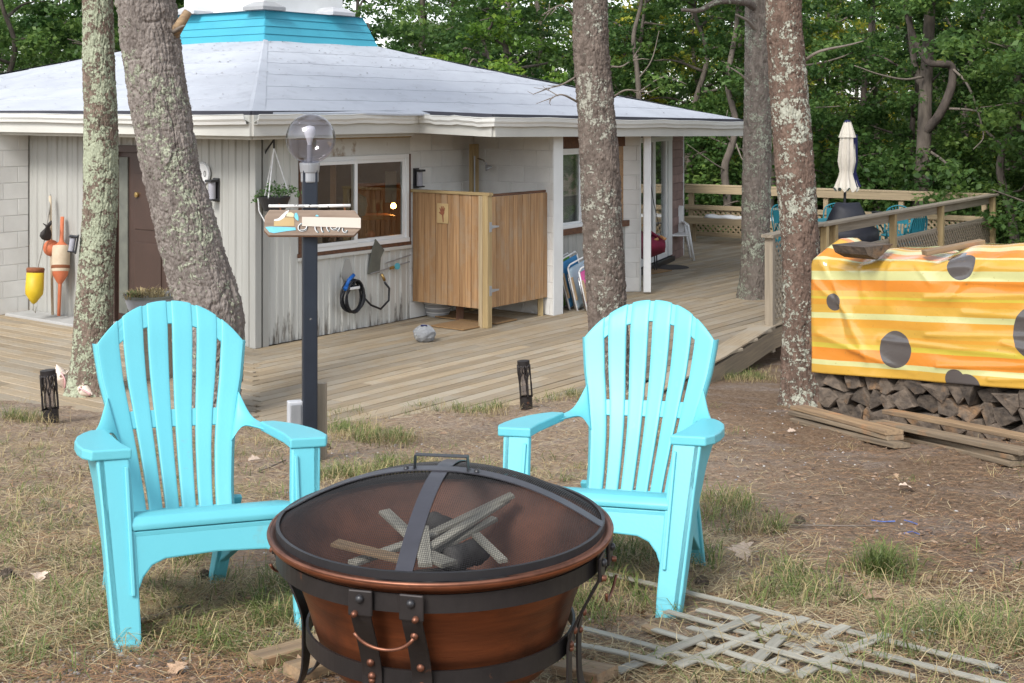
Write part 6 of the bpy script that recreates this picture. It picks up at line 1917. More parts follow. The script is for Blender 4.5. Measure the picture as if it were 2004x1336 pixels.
# hanging hammock chair by the glass door, mats
hcx = at(1276, 470, 19.4)
hm = empty('hammock_chair', at(1276, 500, 19.4), 0, 'maroon hanging hammock chair with wooden arms by the glass door', 'hammock chair')
P = []
for i in range(12):
    t = i / 11
    P.append([at(1238 + 62 * t, 450 + 20 * t + u * (48 - 44 * abs(t - .35)), 19.35 - .35 * math.sin(math.pi * u) * math.sin(math.pi * (.2 + .6 * t))) for u in np.linspace(0, 1, 8)])
s = MB().grid(P).build('sling', MT['maroon'], hm, smooth=True); s.modifiers.new('s', 'SOLIDIFY').thickness = .03
P = [[at(1262 + 34 * t, 442 + 24 * t + 8 * u, 19.2 + .1 * u) for u in np.linspace(0, 1, 4)] for t in np.linspace(0, 1, 6)]
s = MB().grid(P).build('back_cloth', MT['maroon'], hm, smooth=True); s.modifiers.new('s', 'SOLIDIFY').thickness = .03
for a, b_ in (((1258, 440), (1266, 444)), ((1292, 462), (1303, 468)), ((1260, 464), (1268, 469)), ((1274, 473), (1288, 467))):
    MB().tube([at(*a, 19.15), at(*b_, 19.1)], .022, 8).build('arm_dowel', MT['dowel'], hm, smooth=True)
MB().tube([at(1270, 336, 19.4), at(1280, 400, 19.4), at(1294, 462, 19.3)], .006, 6).build('rope', MT['black'], hm)
MB().tube([at(1266, 300, 19.4), at(1268, 336, 19.4), at(1270, 445, 19.3)], .006, 6).build('rope', MT['black'], hm)
MB().tube([at(1264, 338, 19.4), at(1272, 337, 19.4)], .02, 8).build('spreader', MT['dowel'], hm)
MB().tube([at(1281, 490, 19.4), at(1281, 528, 19.4), at(1285, 528, 19.4), at(1285, 488, 19.4)], .010, 6).build('foot_strap', MT['black'], hm)
a_ = on_z(1270, 532); o = MB().box(a_ + UZ * .012, (.62, .45, .016), Matrix.Rotation(R(50), 3, 'Z')).build('door_mat', MT['coir'], None, bevel=.004)
tag(o, 'brown coir doormat under the hanging hammock chair', 'mat')
a_ = on_z(1310, 523); b = MB(); b.lathe([(0, .014), (.30, .012), (.32, 0)], 24, a_); o = b.build('door_mat', MT['darkmat'], None)
o.scale = (1, 1, 1); tag(o, 'dark oval doormat before the glass door', 'mat')

# ================================================================== RAILING
rl = empty('deck_railing', (3.0, 15.6, 0), 0, 'wooden deck railing with lattice panels round the far deck', 'railing')
QA = V2(3.97, 17.15); QB = V2(8.42, 23.25); QC = V2(3.45, 26.3)
def rail_run(a, b, posts, mt, mt_post, zt=1.03, slat_mat='rail_grey', out=None, skip=0):
    d = (b - a).normalized(); L = (b - a).length; o = Vector((d.y, -d.x, 0))
    if out is not None and o.dot(out) < 0: o = -o
    board('top_rail', a - d * .06 + UZ * (zt + .018) + o * .01, b + d * .06 + UZ * (zt + .018) + o * .01, .15, .038, MT[mt], rl, bevel=.004)
    board('rail_face', a + UZ * (zt - .07) - o * .045, b + UZ * (zt - .07) - o * .045, .038, .13, MT[mt], rl, bevel=.003)
    board('lower_rail', a + UZ * .62 - o * .045, b + UZ * .62 - o * .045, .038, .09, MT[mt], rl, bevel=.003)
    board('bottom_rail', a + UZ * .10 - o * .045, b + UZ * .10 - o * .045, .038, .09, MT[mt], rl, bevel=.003)
    for t in posts:
        p = a + d * t + o * .02
        board('post', p - UZ * .3, p + UZ * (zt), .089, .089, MT[mt_post], rl, up=tuple(d), bevel=.004)
    # lattice: crossed laths between the rails, one joined part per bay
    ps_ = sorted(posts)
    for p0, p1 in zip(ps_[:-1], ps_[1:]):
        if p1 - p0 < .5: continue
        w = p1 - p0; h = .50
        for sgn in (-1, 1):
            b_ = MB(); x = -h
            while x < w:
                x0, x1 = x, x + h; z0, z1 = .12, .12 + h
                lo = max(0, -x0); hi = max(0, x1 - w)
                if h - lo - hi > .04:
                    xa, za = x0 + lo, z0 + lo; xb, zb = x1 - hi, z1 - hi
                    if sgn < 0: za, zb = z0 + z1 - za, z0 + z1 - zb
                    b_.bar(a + d * (p0 + xa) + UZ * za - o * (.02 + .008 * sgn), a + d * (p0 + xb) + UZ * zb - o * (.02 + .008 * sgn), .007, .038, tuple(UZ))
                x += .105
            lo_ = b_.build('lattice', MT[slat_mat], rl, fix=False); lo_['kind'] = 'stuff'
LR = (QB - QA).length; LF = (QC - QB).length
rail_run(QA, QB, [.12, .42, 2.6, 4.7, LR - .1], 'rail_grey', 'newwood', out=n_)
rail_run(QB, QC, [.15, 1.6, 3.0, 4.4, LF - .1], 'rail', 'rail', slat_mat='rail')
P1 = V2(3.02, 15.55)
board('post', P1 - UZ * .30, P1 + UZ * 1.04, .10, .10, MT['rail_grey'], rl, up=(.5, .86, 0), bevel=.005)
d1 = (QA - P1).normalized()
board('top_rail', P1 - d1 * .10 + UZ * 1.06, QA + d1 * .1 + UZ * 1.06, .15, .038, MT['rail_grey'], rl, bevel=.004)
bb_ = MB()
w = (QA - P1).length
for sgn in (-1, 1):
    x = -.9
    while x < w:
        lo = max(0, -x); hi = max(0, x + .9 - w)
        if .9 - lo - hi > .05:
            za, zb = .06 + lo, .96 - hi
            if sgn < 0: za, zb = 1.02 - za, 1.02 - zb
            bb_.bar(P1 + d1 * (x + lo) + UZ * za, P1 + d1 * (x + .9 - hi) + UZ * zb, .008, .03)
        x += .115
o = bb_.build('lattice', MT['rail_grey'], rl, fix=False); o['kind'] = 'stuff'
# far bench with a pale cushion
bn = empty('wooden_bench', at(1470, 470, 24.2), 0, 'wooden bench along the far railing with a pale cushion on it', 'bench')
dF = (QC - QB).normalized()
bs_ = QB + dF * 2.6 + Vector((-.5, -.75, 0)) * .62
for k in range(3):
    oo = Vector((-.51, -.86, 0)) * (.13 * k)
    board('seat_plank', bs_ + oo + UZ * .47, bs_ + dF * 2.9 + oo + UZ * .47, .125, .038, MT['rail'], bn, bevel=.003)
board('seat_apron', bs_ + Vector((-.51, -.86, 0)) * .31 + UZ * .41, bs_ + dF * 2.9 + Vector((-.51, -.86, 0)) * .31 + UZ * .41, .03, .09, MT['rail'], bn)
for t in (.15, 1.5, 2.8):
    for q_ in (0, .27):
        p = bs_ + dF * t + Vector((-.51, -.86, 0)) * q_
        board('leg', p, p + UZ * .45, .07, .05, MT['rail'], bn, bevel=.003)
cu = MB()
P = []
for i in range(26):
    t = i / 25
    P.append([bs_ + dF * (.15 + 2.3 * t) + Vector((-.51, -.86, 0)) * (.36 * u - .04) + UZ * (.505 + .035 * (1 - (2 * u - 1) ** 4) + .012 * math.sin(t * 40)) for u in np.linspace(0, 1, 8)])
o = cu.grid(P).build('bench_cushion', MT['plastic_w'], None, smooth=True); o.modifiers.new('s', 'SOLIDIFY').thickness = .04
tag(o, 'long white bench cushion lying on the far bench', 'cushion')

# covered grill
gcx = V2(4.95, 19.6)
P = []
for i in range(15):
    t = i / 14
    z = 1.14 - 1.08 * t
    rx = .40 * min(1, .25 + 1.6 * t) ** .6 if t < .35 else .43 + .04 * t
    ry = .27 * min(1, .3 + 1.6 * t) ** .6 if t < .35 else .29 + .03 * t
    P.append([gcx + Vector((rx * math.cos(a) * (1 + .05 * math.sin(a * 7 + i * .4) * t), ry * math.sin(a) * (1 + .05 * math.cos(a * 5) * t), z + .03 * math.cos(2 * a) * (1 - t))) for a in np.linspace(0, 2 * math.pi, 40)])
P.insert(0, [gcx + UZ * 1.16] * 40)
o = MB().grid(P).build('covered_grill', MT['tarpblack'], None, smooth=True)
tag(o, 'black cloth-covered grill behind the railing posts', 'grill')

# umbrella over the patio table, teal chairs
UX = at(1656, 400, 21.6); ux, uy = UX.x, 21.6
um = empty('patio_umbrella', (ux, uy, 0), 0, 'closed cream patio umbrella with navy edge standing on the far deck', 'umbrella')
MB().tube([(ux - .03, uy, .0), (ux - .03, uy, .9), (ux + .02, uy, 2.2)], .022, 10).build('pole', MT['black'], um, smooth=True)
def folds(prof, nf, amp, cx=0, cy=0, seg=72, rag=0.0):
    P = []
    for k, (r, z) in enumerate(prof):
        last = k == len(prof) - 1
        P.append([Vector((ux + cx + (z - 1.2) * .02 + r * (1 + amp * math.cos(nf * a + .5 * z)) * math.cos(a), uy + cy + r * (1 + amp * math.cos(nf * a + .5 * z)) * math.sin(a), z + (rag * math.cos(nf * a) if last else 0))) for a in np.linspace(0, 2 * math.pi, seg)])
    return MB().grid(P)
folds([(.10, 2.13), (.115, 1.9), (.13, 1.7), (.105, 1.56), (.10, 1.53), (.115, 1.45), (.175, 1.27), (.185, 1.24)], 8, .14, rag=.04).build('canopy', MT['cream'], um, smooth=True)
folds([(.05, 2.34), (.07, 2.28), (.125, 2.10), (.130, 2.085)], 8, .10).build('top_flounce', MT['cream'], um, smooth=True)
MB().lathe([(0, 2.37), (.04, 2.36), (.055, 2.335), (.05, 2.325)], 16, (ux + .02, uy, 0)).build('cap', MT['navycloth'], um)
folds([(.12, 2.13), (.125, 1.9), (.13, 1.7), (.11, 1.53), (.16, 1.35), (.19, 1.28)], 6, .10, .055, .09).build('lining', MT['navycloth'], um, smooth=True)
tb = empty('patio_table', (ux, uy, 0), 0, 'round teal mesh patio table under the closed umbrella', 'table')
MB().lathe([(0, .70), (.52, .70), (.54, .71), (.54, .735), (.52, .73), (0, .725)], 40, (ux, uy, 0)).build('table_top', MT['tealmetal'], tb)
for k in range(4):
    a = .6 + k * math.pi / 2
    MB().tube([(ux + .40 * math.cos(a), uy + .40 * math.sin(a), .71), (ux + .30 * math.cos(a), uy + .30 * math.sin(a), .4), (ux + .46 * math.cos(a), uy + .46 * math.sin(a), 0)], .016, 7).build('leg', MT['tealmetal'], tb, smooth=True)
def patio_chair(loc, rz, label):
    t = empty('patio_chair', (0, 0, 0), 0, label, 'patio chair', 'teal patio chairs on the far deck')
    m = MT['tealmetal']
    MB().lathe([(0, .43), (.22, .43), (.235, .445), (.22, .455), (0, .45)], 24, (0, 0, 0)).build('seat', m, t)
    for sx in (-1, 1):
        MB().tube([(sx * .20, -.16, .44), (sx * .22, -.22, 0)], .013, 6).build('leg', m, t)
        MB().tube([(sx * .20, .16, .44), (sx * .22, .27, 0)], .013, 6).build('leg', m, t)
        MB().tube([(sx * .22, .18, .44), (sx * .27, .05, .66), (sx * .26, -.18, .65), (sx * .21, -.20, .46)], .013, 6).build('arm', m, t, smooth=True)
    pts = [(-.21, .17, .44), (-.22, .22, .70), (-.17, .25, .86), (0, .26, .92), (.17, .25, .86), (.22, .22, .70), (.21, .17, .44)]
    p = spline(pts, np.linspace(0, 6, 31))
    MB().tube([tuple(x) for x in p], .014, 7).build('back_frame', m, t, smooth=True)
    for k in range(-3, 4):
        x = k * .052
        MB().tube([(x, .175, .45), (x, .225, .70), (x * .9, .255, .90 - abs(k) * .012)], .009, 5).build('back_bar', m, t)
    P = [[Vector((x, .215 + .05 * (z - .62), z)) for x in np.linspace(-.17, .17, 5)] for z in np.linspace(.62, .84, 4)]
    s = MB().grid(P).build('back_panel', m, t); s.modifiers.new('s', 'SOLIDIFY').thickness = .008
    t.matrix_basis = Matrix.Translation(loc) @ Matrix.Rotation(rz, 4, 'Z')
    return t
patio_chair((ux + .95, uy + .55, 0), R(-30), 'teal metal patio chair at the back right of the table')
patio_chair((ux + .75, uy - .75, 0), R(-140), 'teal metal patio chair at the front right of the table seen from behind')
patio_chair((ux - .75, uy + .75, 0), R(45), 'teal metal patio chair behind the covered grill')
patio_chair((ux + .15, uy + 1.05, 0), R(0), 'teal metal patio chair at the back of the table')
pcx = at(1503, 440, 20.2)
patio_chair((pcx.x, 20.2, 0), R(-95), 'teal metal patio chair seen side-on between the two railing pines')
tp_ = at(1716, 415, uy - .1)
o = MB().lathe([(0, .735), (.07, .735), (.085, .89), (.075, .89), (0, .87)], 18, (tp_.x, uy - .1, 0)).build('table_pot', MT['blackp'], None)
tag(o, 'small dark flowerpot on the teal patio table', 'pot')
o = MB().lathe([(0, .737), (.12, .737), (.16, .765), (.155, .77), (0, .75)], 22, (at(1738, 420, uy - .2).x, uy - .2, 0)).build('table_dish', MT['plastic_w'], None)
tag(o, 'white dish on the right of the teal patio table', 'dish')
# white plastic chair edge by the shingle corner
wc = empty('white_chair', at(1352, 485, 22.4), 0, 'white plastic chair half hidden past the shingled house corner', 'chair')
cx_ = at(1345, 440, 22.4).x
MB().box((cx_ - .22, 22.55, .42), (.46, .46, .03)).build('seat', MT['plastic_w'], wc, bevel=.01)
for sx, sy in ((0, 0), (0, .42), (-.42, 0), (-.42, .42)):
    MB().tube([(cx_ + sx + .0, 22.35 + sy, .60 if sx == 0 else .42), (cx_ + sx + (.10 if sx == 0 else -.05), 22.30 + sy, 0)], [.026, .02], 8).build('leg', MT['plastic_w'], wc, smooth=True)
MB().box((cx_ - .02, 22.55, .61), (.06, .46, .03)).build('armrest', MT['plastic_w'], wc, bevel=.008)
MB().box((cx_ - .24, 22.80, .66), (.44, .03, .46)).build('backrest', MT['plastic_w'], wc, bevel=.01)
# ================================================================== WOODPILE WITH TARP
WA = V2(2.36, 10.30); WD = V2(.625, -.78).normalized(); WN = Vector((WD.y, -WD.x, 0))   # front normal
if WN.y > 0: WN = -WN
def wz(s): return gz(*(WA + WD * s).xy)
def split_log(s, z, w, h, seed, label, length=.42, push=0.0, axis=None, group='split logs in the woodpile'):
    g = random.Random(seed)
    ax = axis or -WN
    side = Vector((-ax.y, ax.x, 0)).normalized()
    k = g.choice((3, 3, 3, 4, 4, 5))
    rot = g.uniform(0, 6.28)
    poly = []
    for i in range(k):
        a = rot + 2 * math.pi * (i + g.uniform(-.22, .22)) / k
        rr = g.uniform(.85, 1.15)
        poly.append((w * (.66 if k == 3 else .58) * rr * math.cos(a), h * (.66 if k == 3 else .58) * rr * math.sin(a)))
    # soften: midpoint insertion bulging like bark on one side
    full = []
    for i in range(k):
        a, b = poly[i], poly[(i + 1) % k]
        full.append(a)
        bulge = 1.45 if i == 0 and k == 3 else (1.2 if i == 0 else g.uniform(.95, 1.06))
        full.append(((a[0] + b[0]) / 2 * bulge, (a[1] + b[1]) / 2 * bulge))
    n = len(full)
    c = WA + WD * s + UZ * z + WN * push
    rows = []
    for j, t in enumerate((0, .02, .5, 1.0)):
        sc = (.90 if j == 0 else 1.0) * g.uniform(.96, 1.04)
        jit = Vector((0, 0, 0)) if j < 2 else side * g.uniform(-.012, .012) + UZ * g.uniform(-.008, .008)
        rows.append([c + ax * (length * t + (g.uniform(-.008, .008) if j == 0 else 0)) + side * (a * sc) + UZ * (b * sc) + jit for a, b in full])
    b = MB(); nr = len(rows)
    vs = [p for r in rows for p in r]
    cen = len(vs); vs.append(c + ax * g.uniform(-.010, .006))
    fs = [(i, (i + 1) % n, cen) for i in range(n)]
    for j in range(nr - 1):
        for i in range(n):
            i2 = (i + 1) % n; fs.append((j * n + i, j * n + i2, (j + 1) * n + i2, (j + 1) * n + i))
    fs.append(tuple((nr - 1) * n + i for i in range(n)))
    o = b.add(vs, fs).build('split_log', MT['logend'], None)
    o.data.materials.append(MT['logbark'])
    for p_ in o.data.polygons:
        if len(p_.vertices) == 4 and p_.index % (n) in (0, 1): p_.material_index = 1
    return tag(o, label, 'log', group)
LL = 'split firewood log in the open foot of the woodpile below the tarp'
sd = 1
for row in range(4):
    s = -.05 + .06 * (row % 2)
    while s < 2.5:
        w = random.uniform(.11, .20); h = random.uniform(.12, .155)
        split_log(s + w / 2, wz(s) + .06 + row * .125 + random.uniform(-.015, .015), w, h, sd, LL, .42, random.uniform(-.03, .03) - (.10 if row == 3 else .0)); sd += 1
        s += w * .90
for z in np.arange(.55, 1.05, .115):
    split_log(-.03 + random.uniform(-.03, .02), wz(0) + z, .13, .11, sd, 'split log end poking out past the left edge of the tarp', .40, -.02 + random.uniform(-.03, .03), group='log ends at the left of the woodpile'); sd += 1
for z in np.arange(.52, 1.0, .12):
    for s in np.arange(.12, 2.4, .17):
        if random.random() < .25: split_log(s, wz(s) + z, .17, .13, sd, 'split firewood log stacked behind the hanging tarp', .40, -.05, group='split logs behind the tarp'); sd += 1

def tarp_material():
    m = bpy.data.materials.new('striped vinyl tarp'); m.use_nodes = True
    nt = m.node_tree; N = nt.nodes; L = nt.links; bs = N['Principled BSDF']
    bs.inputs['Roughness'].default_value = .22; bs.inputs['Coat Weight'].default_value = .6; bs.inputs['Coat Roughness'].default_value = .08
    uv = N.new('ShaderNodeUVMap'); uv.uv_map = 'UVMap'
    sp = N.new('ShaderNodeSeparateXYZ'); L.new(uv.outputs[0], sp.inputs[0])
    dv = N.new('ShaderNodeMath'); dv.operation = 'DIVIDE'; dv.inputs[1].default_value = 1.6; L.new(sp.outputs['Y'], dv.inputs[0])
    rp = N.new('ShaderNodeValToRGB'); rp.color_ramp.interpolation = 'CONSTANT'
    gold = (.54, .315, .05); pale = (.53, .52, .24); org = (.62, .22, .03); yel = (.52, .41, .055); amb = (.57, .275, .036)
    stops = [(0, gold), (.067, pale), (.104, org), (.20, yel), (.237, gold), (.278, amb), (.303, gold), (.36, amb), (.42, pale), (.466, gold), (.53, amb), (.575, yel), (.59, gold), (.633, org), (.713, pale), (.787, gold), (.87, pale), (.90, org), (1.0, pale), (1.06, gold), (1.14, org), (1.22, pale), (1.3, gold), (1.42, org), (1.5, gold)]
    e = rp.color_ramp.elements
    e[0].position = 0; e[0].color = (*gold, 1); e[1].position = .999; e[1].color = (*gold, 1)
    for p, c in stops[1:]:
        x = e.new(p / 1.6); x.color = (*c, 1)
    L.new(dv.outputs[0], rp.inputs['Fac'])
    last = None
    for (u, v, r, k) in ((.20, .55, .066, 1.0), (.74, .215, .135, 1.0), (1.20, .93, .066, 1.0), (1.28, .83, .105, 1.0), (1.24, .03, .075, 1.0), (1.33, -.04, .115, 1.0), (1.86, .38, .19, 1.0), (2.3, .75, .13, 1.0)):
        cb = N.new('ShaderNodeCombineXYZ'); cb.inputs[0].default_value = u; cb.inputs[1].default_value = v
        ds = N.new('ShaderNodeVectorMath'); ds.operation = 'DISTANCE'; L.new(uv.outputs[0], ds.inputs[0]); L.new(cb.outputs[0], ds.inputs[1])
        lt = N.new('ShaderNodeMath'); lt.operation = 'LESS_THAN'; lt.inputs[1].default_value = r; L.new(ds.outputs['Value'], lt.inputs[0])
        if last is None: last = lt.outputs[0]
        else:
            mx = N.new('ShaderNodeMath'); mx.operation = 'MAXIMUM'; L.new(last, mx.inputs[0]); L.new(lt.outputs[0], mx.inputs[1]); last = mx.outputs[0]
    mix = N.new('ShaderNodeMix'); mix.data_type = 'RGBA'; L.new(last, mix.inputs['Factor']); L.new(rp.outputs[0], mix.inputs['A']); mix.inputs['B'].default_value = (.085, .075, .072, 1)
    # specks of dirt
    n = N.new('ShaderNodeTexNoise'); n.inputs['Scale'].default_value = 38; n.inputs['Detail'].default_value = 5; L.new(uv.outputs[0], n.inputs['Vector'])
    mr = N.new('ShaderNodeMapRange'); mr.inputs['From Min'].default_value = .66; mr.inputs['From Max'].default_value = .74; mr.inputs['To Max'].default_value = .55; L.new(n.outputs['Fac'], mr.inputs['Value'])
    mx2 = N.new('ShaderNodeMix'); mx2.data_type = 'RGBA'; L.new(mr.outputs[0], mx2.inputs['Factor']); L.new(mix.outputs['Result'], mx2.inputs['A']); mx2.inputs['B'].default_value = (.28, .17, .05, 1)
    L.new(mx2.outputs['Result'], bs.inputs['Base Color'])
    n2 = N.new('ShaderNodeTexNoise'); n2.inputs['Scale'].default_value = 5; n2.inputs['Detail'].default_value = 4; L.new(uv.outputs[0], n2.inputs['Vector'])
    bp = N.new('ShaderNodeBump'); bp.inputs['Distance'].default_value = .009; n2.inputs['Distortion'].default_value = .3; L.new(n2.outputs['Fac'], bp.inputs['Height']); L.new(bp.outputs[0], bs.inputs['Normal'])
    return m
def build_tarp():
    S = np.linspace(-.02, 2.75, 220)
    def cross(s):
        zb = .50 + .09 * s; zt = 1.37 + .085 * s + .008 * math.sin(s * 5 + 1) + (.05 * math.exp(-((s - .06) / .06) ** 2)) - (.045 * math.exp(-((s - .38) / .13) ** 2)) - (.035 * math.exp(-((s - 1.02) / .12) ** 2))
        pts = [(.030, zb), (.030, zt - .05), (.012, zt - .012), (-.03, zt + .008), (-.22, zt + .075), (-.42, zt + .08), (-.46, zt + .04), (-.47, zb + .3)]
        return pts
    V = np.linspace(0, 1.9, 150)
    P = []; UVs = []
    gt = np.random.default_rng(9)
    for s in S:
        c = cross(s); a = np.array(c); d = np.concatenate([[0], np.cumsum(np.linalg.norm(np.diff(a, axis=0), axis=1))])
        row = []
        for v in V:
            vv = min(v, d[-1])
            o = np.interp(vv, d, a[:, 0]); z = np.interp(vv, d, a[:, 1])
            front = np.clip((.95 - v) / .12, 0, 1); topm = np.clip((v - .85) / .1, 0, 1) * np.clip((1.5 - v) / .2, 0, 1)
            w = 0.0
            for (u0, v0, u1, v1, am, wd) in ((.06, .92, .50, .12, .030, .045), (.10, .95, .30, .30, -.022, .035), (.42, .98, .46, .62, .022, .03), (.72, .98, .66, .55, .018, .035), (1.0, .60, 2.2, .64, .010, .02), (.6, .28, 1.7, .22, .012, .018), (1.1, .12, 2.0, .16, .016, .016), (1.3, .50, 2.5, .44, .009, .02), (.05, .30, .9, .05, .010, .03), (1.55, .95, 1.2, .60, .018, .03), (2.0, .95, 2.3, .3, .02, .04), (.02, .70, .35, .45, .012, .02), (.8, .95, 1.05, .70, .016, .02), (1.25, .72, 1.9, .70, .010, .012), (1.0, .33, 1.9, .36, .010, .012), (1.5, .05, 2.4, .10, .012, .014), (.35, .20, .75, .08, .012, .02), (1.6, .30, 2.1, .20, .012, .015)):
                du, dv_ = u1 - u0, v1 - v0; LL_ = du * du + dv_ * dv_
                t = np.clip(((s - u0) * du + (v - v0) * dv_) / LL_, 0, 1)
                ds = math.hypot(s - u0 - du * t, v - v0 - dv_ * t)
                w += am * 1.25 * math.exp(-(ds / wd) ** 1.15) * (1 - .5 * t)
            w += .010 * math.sin(s * 6 + v * 2) + .006 * math.sin(s * 13 - v * 9) + .004 * math.sin(23 * v + 5 * s)
            o2 = o + w * front * (1 if s > 0 else .3)
            # top sags between the logs underneath
            z2 = z + topm * (.014 * math.sin(s * 4.5 + .6) * math.sin(v * 7) + .006 * math.sin(s * 17 + v * 5))
            p = WA + WD * s + WN * float(o2) + UZ * float(z2)
            row.append(p); UVs.append((s, v))
        P.append(row)
    b = MB().grid(P)
    me = bpy.data.meshes.new('tarp'); me.from_pydata(b.v, [], b.f)
    ul = me.uv_layers.new(name='UVMap')
    UVs = np.array(UVs, np.float32)
    li = np.empty(len(me.loops), np.int32); me.loops.foreach_get('vertex_index', li)
    ul.data.foreach_set('uv', UVs[li].ravel())
    o = finish('tarp', me, tarp_material(), None, True)
    so = o.modifiers.new('s', 'SOLIDIFY'); so.thickness = .004
    tag(o, 'yellow and orange striped tarp with grey dots draped over the woodpile', 'tarp')
    # left end flap closing the pile end
build_tarp()
def on_pile(s, o, z): return WA + WD * s + WN * o + UZ * z
o = split_log(.34, 1.50, .30, .10, 991, 'rough split log lying on top of the tarp at its left corner', .30, .10, axis=WD, group=None)
o = board('tarp_board', on_pile(.95, -.02, 1.50), on_pile(1.18, -.40, 1.575), .085, .035, MT['oldwood'], None, bevel=.003)
tag(o, 'short board lying across the top of the tarp', 'board')
o = split_log(2.05, 1.70, .18, .07, 993, 'small log on the tarp top at the right picture edge', .30, -.25, axis=WD, group=None)
# planks in front of the pile
for a, b_, w, z, mt, lab in (
        ((1560, 826), (1765, 878), .12, .020, 'plank_dark', 'lowest grey plank of the left stack before the woodpile'),
        ((1556, 820), (1752, 872), .12, .052, 'plank_dark', 'middle grey plank of the left stack before the woodpile'),
        ((1562, 818), (1750, 872), .13, .086, 'oldwood', 'top brown plank of the left stack before the woodpile'),
        ((1770, 862), (1990, 914), .11, .020, 'plank_dark', 'lowest grey plank of the right stack before the woodpile'),
        ((1772, 858), (1996, 912), .11, .052, 'plank_dark', 'second grey plank of the right stack before the woodpile'),
        ((1716, 850), (2010, 914), .12, .086, 'plank_dark', 'long grey plank bridging the two stacks before the woodpile'),
        ((1738, 838), (2030, 900), .10, .122, 'oldwood', 'orange-brown plank topmost before the woodpile')):
    pa, pb = on_ground(*a), on_ground(*b_)
    tag(board('loose_plank', pa + UZ * z, pb + UZ * z, w, .030, MT[mt], None, bevel=.004, warp=.006), lab, 'plank', 'planks stacked before the woodpile')

# ================================================================== GROUND COVER
def inview(n, g, y0=3.0, y1=12.6, xm=.56):
    """random ground spots, denser near the camera"""
    u = g.random(n); p = -.9
    Y = (y0 ** p + u * (y1 ** p - y0 ** p)) ** (1 / p)
    X = (g.random(n) * 2 - 1) * (xm * Y + .6)
    return X, Y
def keep_off(X, Y):
    yl = np.interp(X, _LX, _LY)
    k = Y < yl + .05
    # woodpile footprint
    rx, ry = X - WA.x, Y - WA.y
    a = rx * WD.x + ry * WD.y; o = rx * WN.x + ry * WN.y
    return k & ~((a > -.05) & (o < .05) & (o > -.6))
def pn(X, Y, s, seed): return vnoise(X * s + 100, Y * s + 100, seed)
def dirtmask(X, Y):
    """1 on the bare trodden earth at the right, 0 elsewhere"""
    m = np.clip((X - .75 - .10 * (Y - 5)) / .5, 0, 1) * np.clip((Y - 4.55) / .5, 0, 1) * np.clip((11 - Y) / 1, 0, 1)
    return m
def latmask(X, Y):
    """1 where the lattice panel covers the ground"""
    a = (X - .787) * .78 - (Y - 4.10) * .62; b = (X - .787) * .62 + (Y - 4.10) * .78
    return ((abs(a) < .95) & (abs(b) < .33)).astype(float)
def lay_blades(name, n, L0, L1, w, mat, seed, dens, lift=.004, rise=.25):
    g = np.random.default_rng(seed)
    X, Y = inview(n, g)
    k = keep_off(X, Y) & (g.random(n) < dens(X, Y))
    X, Y = X[k], Y[k]; N_ = len(X)
    Z = ground_z(X, Y) + lift + g.random(N_) * .012
    a = g.random(N_) * 2 * np.pi
    Ln = L0 + (L1 - L0) * g.random(N_) ** 1.5
    d = np.stack([np.cos(a), np.sin(a), -.12 * np.sin(a) + rise * (g.random(N_) - .3)], 1) * Ln[:, None]
    s = np.stack([-np.sin(a), np.cos(a), np.zeros(N_)], 1) * (w * (.6 + .8 * g.random(N_)))[:, None]
    s[:, 2] += w * .5 * (g.random(N_) - .5)
    p = np.stack([X, Y, Z], 1)
    bend = np.stack([-np.sin(a), np.cos(a), np.full(N_, .4)], 1) * (Ln * (g.random(N_) - .5) * .25)[:, None]
    bend[:, 2] = abs(bend[:, 2])
    mid = p + d * .5 + bend; e = p + d
    v = np.stack([p - s, p + s, mid + s * .8, mid - s * .8, e], 1).reshape(-1, 3)
    b = np.arange(N_)[:, None] * 5
    f = np.concatenate([b + np.array([0, 1, 2]), b + np.array([0, 2, 3]), b + np.array([3, 2, 4])], 0)
    o = fast_mesh(name, v, f, mat, None, np.repeat(g.random(N_), 5))
    return o
MT['needles'] = M('fallen pine needles', (.46, .26, .12), (.13, .07, .04), rough=.85, attr=True, c3=(.29, .16, .08))
MT['straw'] = M('bleached straw', (.62, .52, .33), (.27, .20, .115), rough=.85, attr=True, c3=(.45, .36, .20), tl=.15)
o = lay_blades('pine_needle_litter', 195000, .03, .09, .0011, MT['needles'], 61, lambda X, Y: (.35 + .6 * pn(X, Y, 1.3, 3)) * (1 - .5 * latmask(X, Y)))
tag(o, 'brown pine needle litter strewn over the whole yard', 'pine needles', kind='stuff')
o = lay_blades('dry_straw', 135000, .04, .16, .0013, MT['straw'], 62, lambda X, Y: np.clip(pn(X, Y, 1.1, 4) * 2.4 - .55, .06, 1) * (1 - .9 * dirtmask(X, Y)) * (1 - .75 * latmask(X, Y)), .006, .5)
tag(o, 'bleached dry grass straw lying over the lawn', 'straw', kind='stuff')
def grass_general():
    g = np.random.default_rng(63)
    n = 5200
    X, Y = inview(n, g)
    k = keep_off(X, Y) & (g.random(n) < np.clip(pn(X, Y, .9, 8) * 3.2 - 1.35, .02, 1) * (1 - .92 * dirtmask(X, Y)) * (1 - .8 * latmask(X, Y)))
    X, Y = X[k], Y[k]
    c = np.stack([X, Y, ground_z(X, Y) - .004], 1)
    h = len(c) // 2
    o = tuft('lawn_grass', c[:h], 12, .085, .035, MT['grass'], None, 64, .0015, 2.2)
    tag(o, 'thin green grass growing in patches over the yard', 'grass', kind='stuff')
    o = tuft('dry_lawn_grass', c[h:], 11, .09, .04, MT['drygrass'], None, 65, .0014, 2.3)
    tag(o, 'thin dry standing grass in patches over the yard', 'dry grass', kind='stuff')
grass_general()
